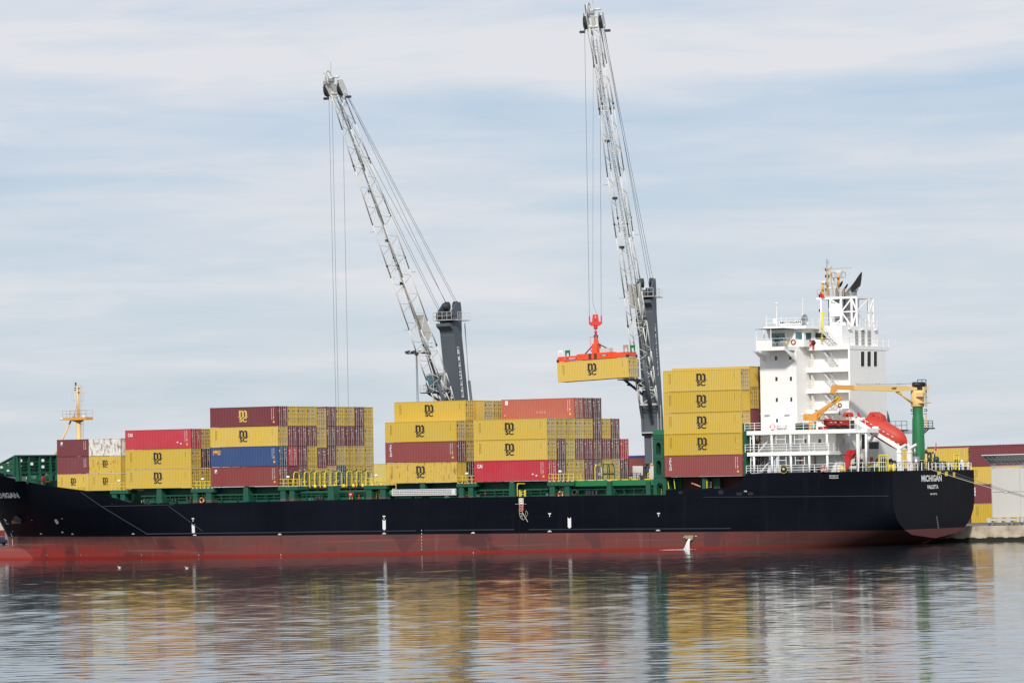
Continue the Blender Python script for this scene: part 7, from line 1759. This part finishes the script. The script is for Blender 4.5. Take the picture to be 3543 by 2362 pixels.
m.box(-2.9, 2.9, -.85, .85, .10, .95); m.box(-hl + .05, -hl + .45, -1.15, 1.15, .1, .75); m.box(hl - .45, hl - .05, -1.15, 1.15, .1, .75)
so = m.part('frame', sp)
m = MB(DARK)
for x in (-hl + .12, hl - .12):
    for y in (-1.15, 1.15): m.box(x - .16, x + .16, y - .14, y + .14, .0, .36)
for x in (-.75, -.5, .2, .45): m.box(x - .09, x + .09, -.90, -.85, .12, .9)
m.part('twist_lock', sp)
m = MB(paint('purple plate', (.16, .07, .20), .5, .1)); m.box(-hl + 1.3, -hl + 3.4, -.765, -.755, .32, .55); m.box(1.2, 2.4, -.86, -.855, .42, .60); m.use(INKW); m.box(-hl + 1.8, -hl + 2.9, -.772, -.765, .38, .49); m.box(1.5, 2.1, -.865, -.86, .47, .55); m.part('name_plate', sp)
for x, y, mt in ((-hl + .5, -.9, WHITE2), (-hl + .5, .9, GREEN2), (hl - .5, -.9, paint('pink worn', (.45, .25, .20), .6, .2)), (hl - .5, .9, GREEN2)):
    m = MB(mt); m.prism([(x - .38, .8), (x - .26, .8), (x - .2, 1.35), (x + .2, 1.35), (x + .26, .8), (x + .38, .8), (x + .42, 1.75), (x - .42, 1.75)], y - .06, y + .06); m.part('guide_flap', sp)
m = MB(GREY); m.box(.85, 2.5, -.5, .5, .96, 1.55); m.part('motor_box', sp)
m = MB(SPRED); m.box(-.45, .45, -.5, .5, .95, 2.3); m.prism([(-.4, 2.1), (.4, 2.1), (.18, 3.2), (-.18, 3.2)], -.22, .22); m.tube((-.3, -.55, 1.3), (-.3, .55, 1.3), .3, 10); m.part('hanger', sp)
m = MB(DARK); m.tube((-2.0, 0, .95), (-.3, 0, 2.3), .09, 6); m.tube((1.9, 0, 1.5), (.3, 0, 2.3), .09, 6); m.use(HOOKRED); m.path([(-.25, -.4, 1.2), (-.75, -.4, 1.2), (-.75, -.4, 3.3), (-.2, -.4, 3.3)], .03, 5); m.part('brace', sp)
top = MSP @ Vector((0, 0, 3.35))
hk = empty('hook_block', 'red hook block on two steel ropes above the orange spreader', 'hook', (0, 0, 0), Matrix.Translation(top))
m = MB(HOOKRED); m.tube((0, 0, -.25), (0, 0, .75), .11, 8); m.ball((0, 0, .62), .24, 8, (.85, .8, 1.5)); m.tube((0, 0, 1.05), (0, 0, 1.55), .26, 10, .34); m.use(DARK); m.torus((0, 0, .0), .26, .09, 't', 16, 6); m.part('hook', hk)
m = MB(HOOKRED); m.prism([(-.96, 1.85), (-.60, 1.55), (.60, 1.55), (.96, 1.85), (.96, 2.1), (-.96, 2.1)], -.4, .4); m.prism([(-.50, 2.1), (.50, 2.1), (.38, 3.15), (-.38, 3.15)], -.4, .4)
for x in (-.85, .85): m.box(x - .11, x + .11, -.15, .15, 2.1, 2.75); m.tube((x, 0, 2.7), (x, 0, 3.0), .09, 8)
hbo = m.part('block', hk)
m = MB(INKW); m.add([(-.08, -.405, 2.72), (.08, -.405, 2.72), (0, -.405, 2.92)], [(0, 1, 2)]); m.use(DARK); m.box(-.22, .22, -.406, -.4, 2.28, 2.36); m.part('warning_mark', hk)
iv = cr2[7].inverted(); T2 = cr2[10]; HT = cr2[7] @ T2; e2w = cr2[7].to_3x3() @ cr2[4]
for x, off in ((-.85, 1.15), (.85, -1.15)):
    b_ = Vector((top.x + x, top.y, top.z + 3.0)); hh_ = HT + e2w * off * (1 if e2w.x < 0 else -1) + (cr2[7].to_3x3() @ cr2[3]) * .75 - (cr2[7].to_3x3() @ cr2[5]) * 1.25
    m = MB(ROPEM); m.tube(iv @ b_, iv @ hh_, .027, 6); m.part('hoist_rope', cr2[0])
m = MB(ROPEM); b_ = Vector((top.x + .3, top.y, top.z + 3.1)); m.path([iv @ b_, iv @ (b_ + Vector((-.5, 0, 1.2))), iv @ (b_ + Vector((-.62, 0, 2.0))), iv @ (HT - (cr2[7].to_3x3() @ cr2[3]) * .5 - e2w * .3)], .02, 5); m.part('power_cable', cr2[0])

# ------------------------------------------------------------------ things on the quay
zq = QTOP
lp = WY(1445, 1380, 640); m = MB(STEEL); m.tube((lp.x, lp.y, zq), (lp.x, lp.y, WY(1442, 1228, 640).z), .22, 10, .16); lt = WY(1441, 1222, 640)
m.tube((lt.x, lt.y, lt.z - .3), (lt.x, lt.y, lt.z + .3), .3, 8)
po = empty('light_mast', 'tall grey floodlight mast standing behind the left crane cab', 'lamp post', (lp.x, lp.y, zq), I4)
m.part('pole', po)
m = MB(DARK); m.bar((lt.x - 1.6, lt.y, lt.z), (lt.x + 1.6, lt.y, lt.z), .2)
for x in (-1.4, -.5, .5, 1.4): m.bar((lt.x + x - .4, lt.y - .4, lt.z + .15), (lt.x + x + .4, lt.y - .4, lt.z + .35), .5, .3)
m.part('floodlight', po)
# white panelled cabin tower on a wheeled frame with a slanting glazed canopy
CT = 28.6; cb = empty('quay_cabin', 'pale panelled cabin on a wheeled frame with glazed canopy at the quay edge', 'cabin', (Q((3480, 1810), CT)[0], CT, QTOP), MQ)
RC = crop(3300, 1540, .2297); rc = lambda X, Y, t=CT: Q(RC(X, Y), t)
m = MB(WALLG); (a, z1), (_, z0) = rc(568, 345), rc(580, 1085); b_ = rc(1400, 345)[0]
m.box(a, a + 4.28, CT, CT + 4.5, z0, z1); m.box(a + 4.36, a + 9.0, CT, CT + 4.5, z0, z1); m.use(GREY)
for x in (a - .02, a + 4.28): m.box(x - .06, x + .1, CT - .05, CT + .1, z0, z1)
zm_ = rc(700, 697)[1]; m.box(a, a + 9, CT - .03, CT + .02, zm_ - .03, zm_ + .03); m.use(DARK); m.box(a, a + 9, CT - .012, CT, zm_ - .07, zm_ - .03); m.use(GREY); m.box(a + .95, a + .98, CT - .012, CT, z0, zm_); m.part('panelling', cb)
m = MB(GREY); zf0, zf1 = rc(600, 1135)[1], rc(600, 1105)[1]; a0 = rc(525, 1120)[0]; m.box(a0, a + 9, CT - .1, CT + .25, zf0, zf1); m.box(a0, a + 9, CT + 4.2, CT + 4.6, zf0, zf1)
for X in (540, 700, 830, 990, 1030): x = rc(X, 1120)[0]; m.box(x - .3, x + .3, CT - .25, CT + .4, zf0 - .25, zf1 + .12)
m.part('chassis', cb)
m = MB(STEEL)
for X in (548, 840, 1030):
    x = rc(X, 1180)[0]; m.box(x - .35, x + .35, CT - .15, CT + .35, QTOP + .25, zf0); 
    for d_ in (-.35, .35): m.tube((x + d_, CT - .1, QTOP + .28), (x + d_, CT + .3, QTOP + .28), .28, 14)
m.part('wheel', cb)
m = MB(GREY); m.box(a - .1, a + 9, CT - .08, CT + .2, rc(600, 330)[1], rc(600, 305)[1])
for X in (585, 1025): x = rc(X, 290)[0]; m.box(x - .1, x + .18, CT - .05, CT + .25, z1 - .05, rc(600, 275)[1])
m.part('top_beam', cb)
cz1, cz0 = rc(420, 152)[1], rc(545, 272)[1]; xa = rc(420, 152, CT - 1.8)[0]; xb = rc(548, 272, CT)[0]
P = lambda u, v: (xb + (xa - xb) * v + u * 9.5, CT - 1.8 * v, cz0 + (cz1 - cz0) * v)
m = MB(GLASSG); m.add([P(0, 0), P(1, 0), P(1, 1), P(0, 1)], [(0, 1, 2, 3)]); m.add([(x, y + .02, z - .02) for x, y, z in (P(0, 0), P(0, 1), P(1, 1), P(1, 0))], [(0, 1, 2, 3)])
m.use(INKW)
for v in (0, .5, 1): m.bar(P(0, v), P(1, v), .13, .10)
for i in range(16): m.bar(P(i / 15, 0), P(i / 15, 1), .07, .09)
for i in range(12): m.bar(P(i / 11, 0), (P(i / 11, 0)[0] + .12, CT + .1, z1 + .1), .05)
m.part('canopy', cb)
# mooring lines running off to the right
bol = Q((3900, 1815), 27.6); bp = MQ @ Vector((bol[0], 27.6, QTOP + .35))
for k, (pp, s_, lab, r_, dx_) in enumerate((((3198, 1616), 34.3, 'pale thick mooring line from the stern rail, lowest of three', .045, 0), ((3232, 1619), 34.3, 'dark middle mooring line running from the stern', .03, .5), ((3262, 1619), 34.3, 'dark upper mooring line running from the stern', .03, .9))):
    t_, z_ = TS(pp, s_); A_ = MS @ Vector((s_, t_, z_)); pts = []
    B2 = bp + Vector((dx_, dx_, .05 * k))
    for i in range(25): f = i / 24; p = A_.lerp(B2, f); p.z -= 2.2 * (.45 + .12 * k) * 4 * f * (1 - f) * .5; pts.append(p)
    m = MB(HAWSER if k == 0 else ROPEM); m.path(pts, r_, 6)
    if k == 0: c = A_.lerp(B2, .40); c.z = pts[10].z; m.use(WALLG); m.ball(c + Vector((0, 0, .05)), .22, 5, (1.4, 1, .5))
    m.thing('mooring_line', lab, 'rope', tuple(A_), I4, 'mooring lines at the stern')
m = MB(DARK); m.lathe((bol[0], 27.6, QTOP), [(.35, 0), (.25, .1), (.22, .4), (.38, .5), (.35, .65), (.02, .7)], 14); m.thing('quay_bollard', 'dark mooring bollard on the quay edge holding the stern lines', 'bollard', (bol[0], 27.6, QTOP), MQ)
# dark blue car and quay clutter seen under the bow
cp = WY(6, 1886, 655.0); cm_ = MS.to_3x3(); MCAR = Matrix((ES, ET, Vector((0, 0, 1)))).transposed().to_4x4(); MCAR.translation = Vector((cp.x - 1.2, cp.y, QTOP))
car = empty('parked_car', 'dark blue hatchback parked on the quay, seen under the bow', 'car', (0, 0, 0), MCAR)
CB = paint('car blue', (.018, .028, .060), .25, .03, spec=.6)
def car_shell(m, prof, w0, w1):
    n = len(prof); A = [(x, -w0 if z < .8 else -w1, z) for x, z in prof]; B2 = [(x, w0 if z < .8 else w1, z) for x, z in prof]
    m.add(A + B2, [tuple(range(n - 1, -1, -1)), tuple(range(n, 2 * n))] + [(i, (i + 1) % n, n + (i + 1) % n, n + i) for i in range(n)])
m = MB(CB); car_shell(m, [(-2.05, .28), (2.0, .28), (2.1, .5), (2.05, .88), (1.75, .96), (-1.1, .95), (-1.9, .82), (-2.1, .6)], .84, .84); car_shell(m, [(-1.15, .94), (1.78, .95), (1.55, 1.35), (1.1, 1.48), (-.1, 1.50), (-.5, 1.42)], .80, .70); m.part('body', car)
m = MB(GLASSD); 
for y in (-.775, .775):
    for pts in (((-.95, 1.0), (-.02, 1.0), (-.02, 1.42), (-.42, 1.38)), ((.06, 1.0), (.85, 1.0), (.85, 1.42), (.06, 1.42)), ((.93, 1.0), (1.6, 1.0), (1.4, 1.36), (.93, 1.42))): m.prism(list(pts), y - .01, y + .01)
m.part('window', car)
for x in (-1.3, 1.3):
    for y in (-.80, .80):
        m = MB(BLACK); m.lathe((x, y - .1, .31), [(.02, 0), (.31, 0), (.31, .2), (.02, .2)], 18, 't'); wo_ = m.part('wheel', car); m = MB(STEEL); m.lathe((x, y - .11, .31), [(.02, 0), (.20, 0), (.20, .22), (.02, .22)], 14, 't'); m.part('rim', wo_)
m = MB(RED); m.box(2.04, 2.1, -.8, -.6, .62, .82); m.box(2.04, 2.1, .6, .8, .62, .82); m.part('tail_light', car)
tp = WY(-8, 1880, 672.0); MT = MCAR.copy(); MT.translation = Vector((tp.x - 3, tp.y, QTOP))
tk = empty('parked_trailer', 'cream topped red trailer on the quay behind the blue car', 'trailer', (0, 0, 0), MT)
m = MB(paint('trailer cream', (.70, .64, .50), .5, .1)); m.box(-4, 4.4, -1.2, 1.2, 2.35, 4.2); m.part('tarpaulin', tk)
m = MB(paint('trailer red', (.30, .03, .025), .5, .15)); m.box(-4, 4.4, -1.2, 1.2, .9, 2.34); m.part('bed', tk)
m = MB(INKW)
for x in (3.2, 3.9, 2.2): m.tube((x, -1.22, 2.1), (x, -1.2, 2.1), .16, 10)
m.part('lamp', tk)
m = MB(BLACK)
for x in (-3, -1.8, 2.0, 3.2): m.tube((x, -1.15, .5), (x, -.8, .5), .5, 16); m.tube((x, .8, .5), (x, 1.15, .5), .5, 16)
m.part('wheel', tk)
# gulls afloat
for x, y, lab in ((413, 1964, 'white gull floating on the water below the bow'), (646, 1966, 'white gull floating left of the first tug arrow reflection')):
    d = ray(x, y); p = EYE + d * (-CAMH / d.z); m = MB(INKW); m.ball((p.x, p.y, .05), .09, 6, (1.5, .8, .75)); m.ball((p.x - .16, p.y, .21), .055, 5); m.tube((p.x - .14, p.y, .12), (p.x - .16, p.y, .21), .035, 6); m.use(OCHRE); m.tube((p.x - .20, p.y, .21), (p.x - .26, p.y, .20), .015, 5, .005); m.use(GREY); m.tube((p.x, p.y, .12), (p.x + .24, p.y, .12), .07, 6, .02)
    m.thing('gull', lab, 'bird', (p.x, p.y, 0), I4, 'gulls on the water')
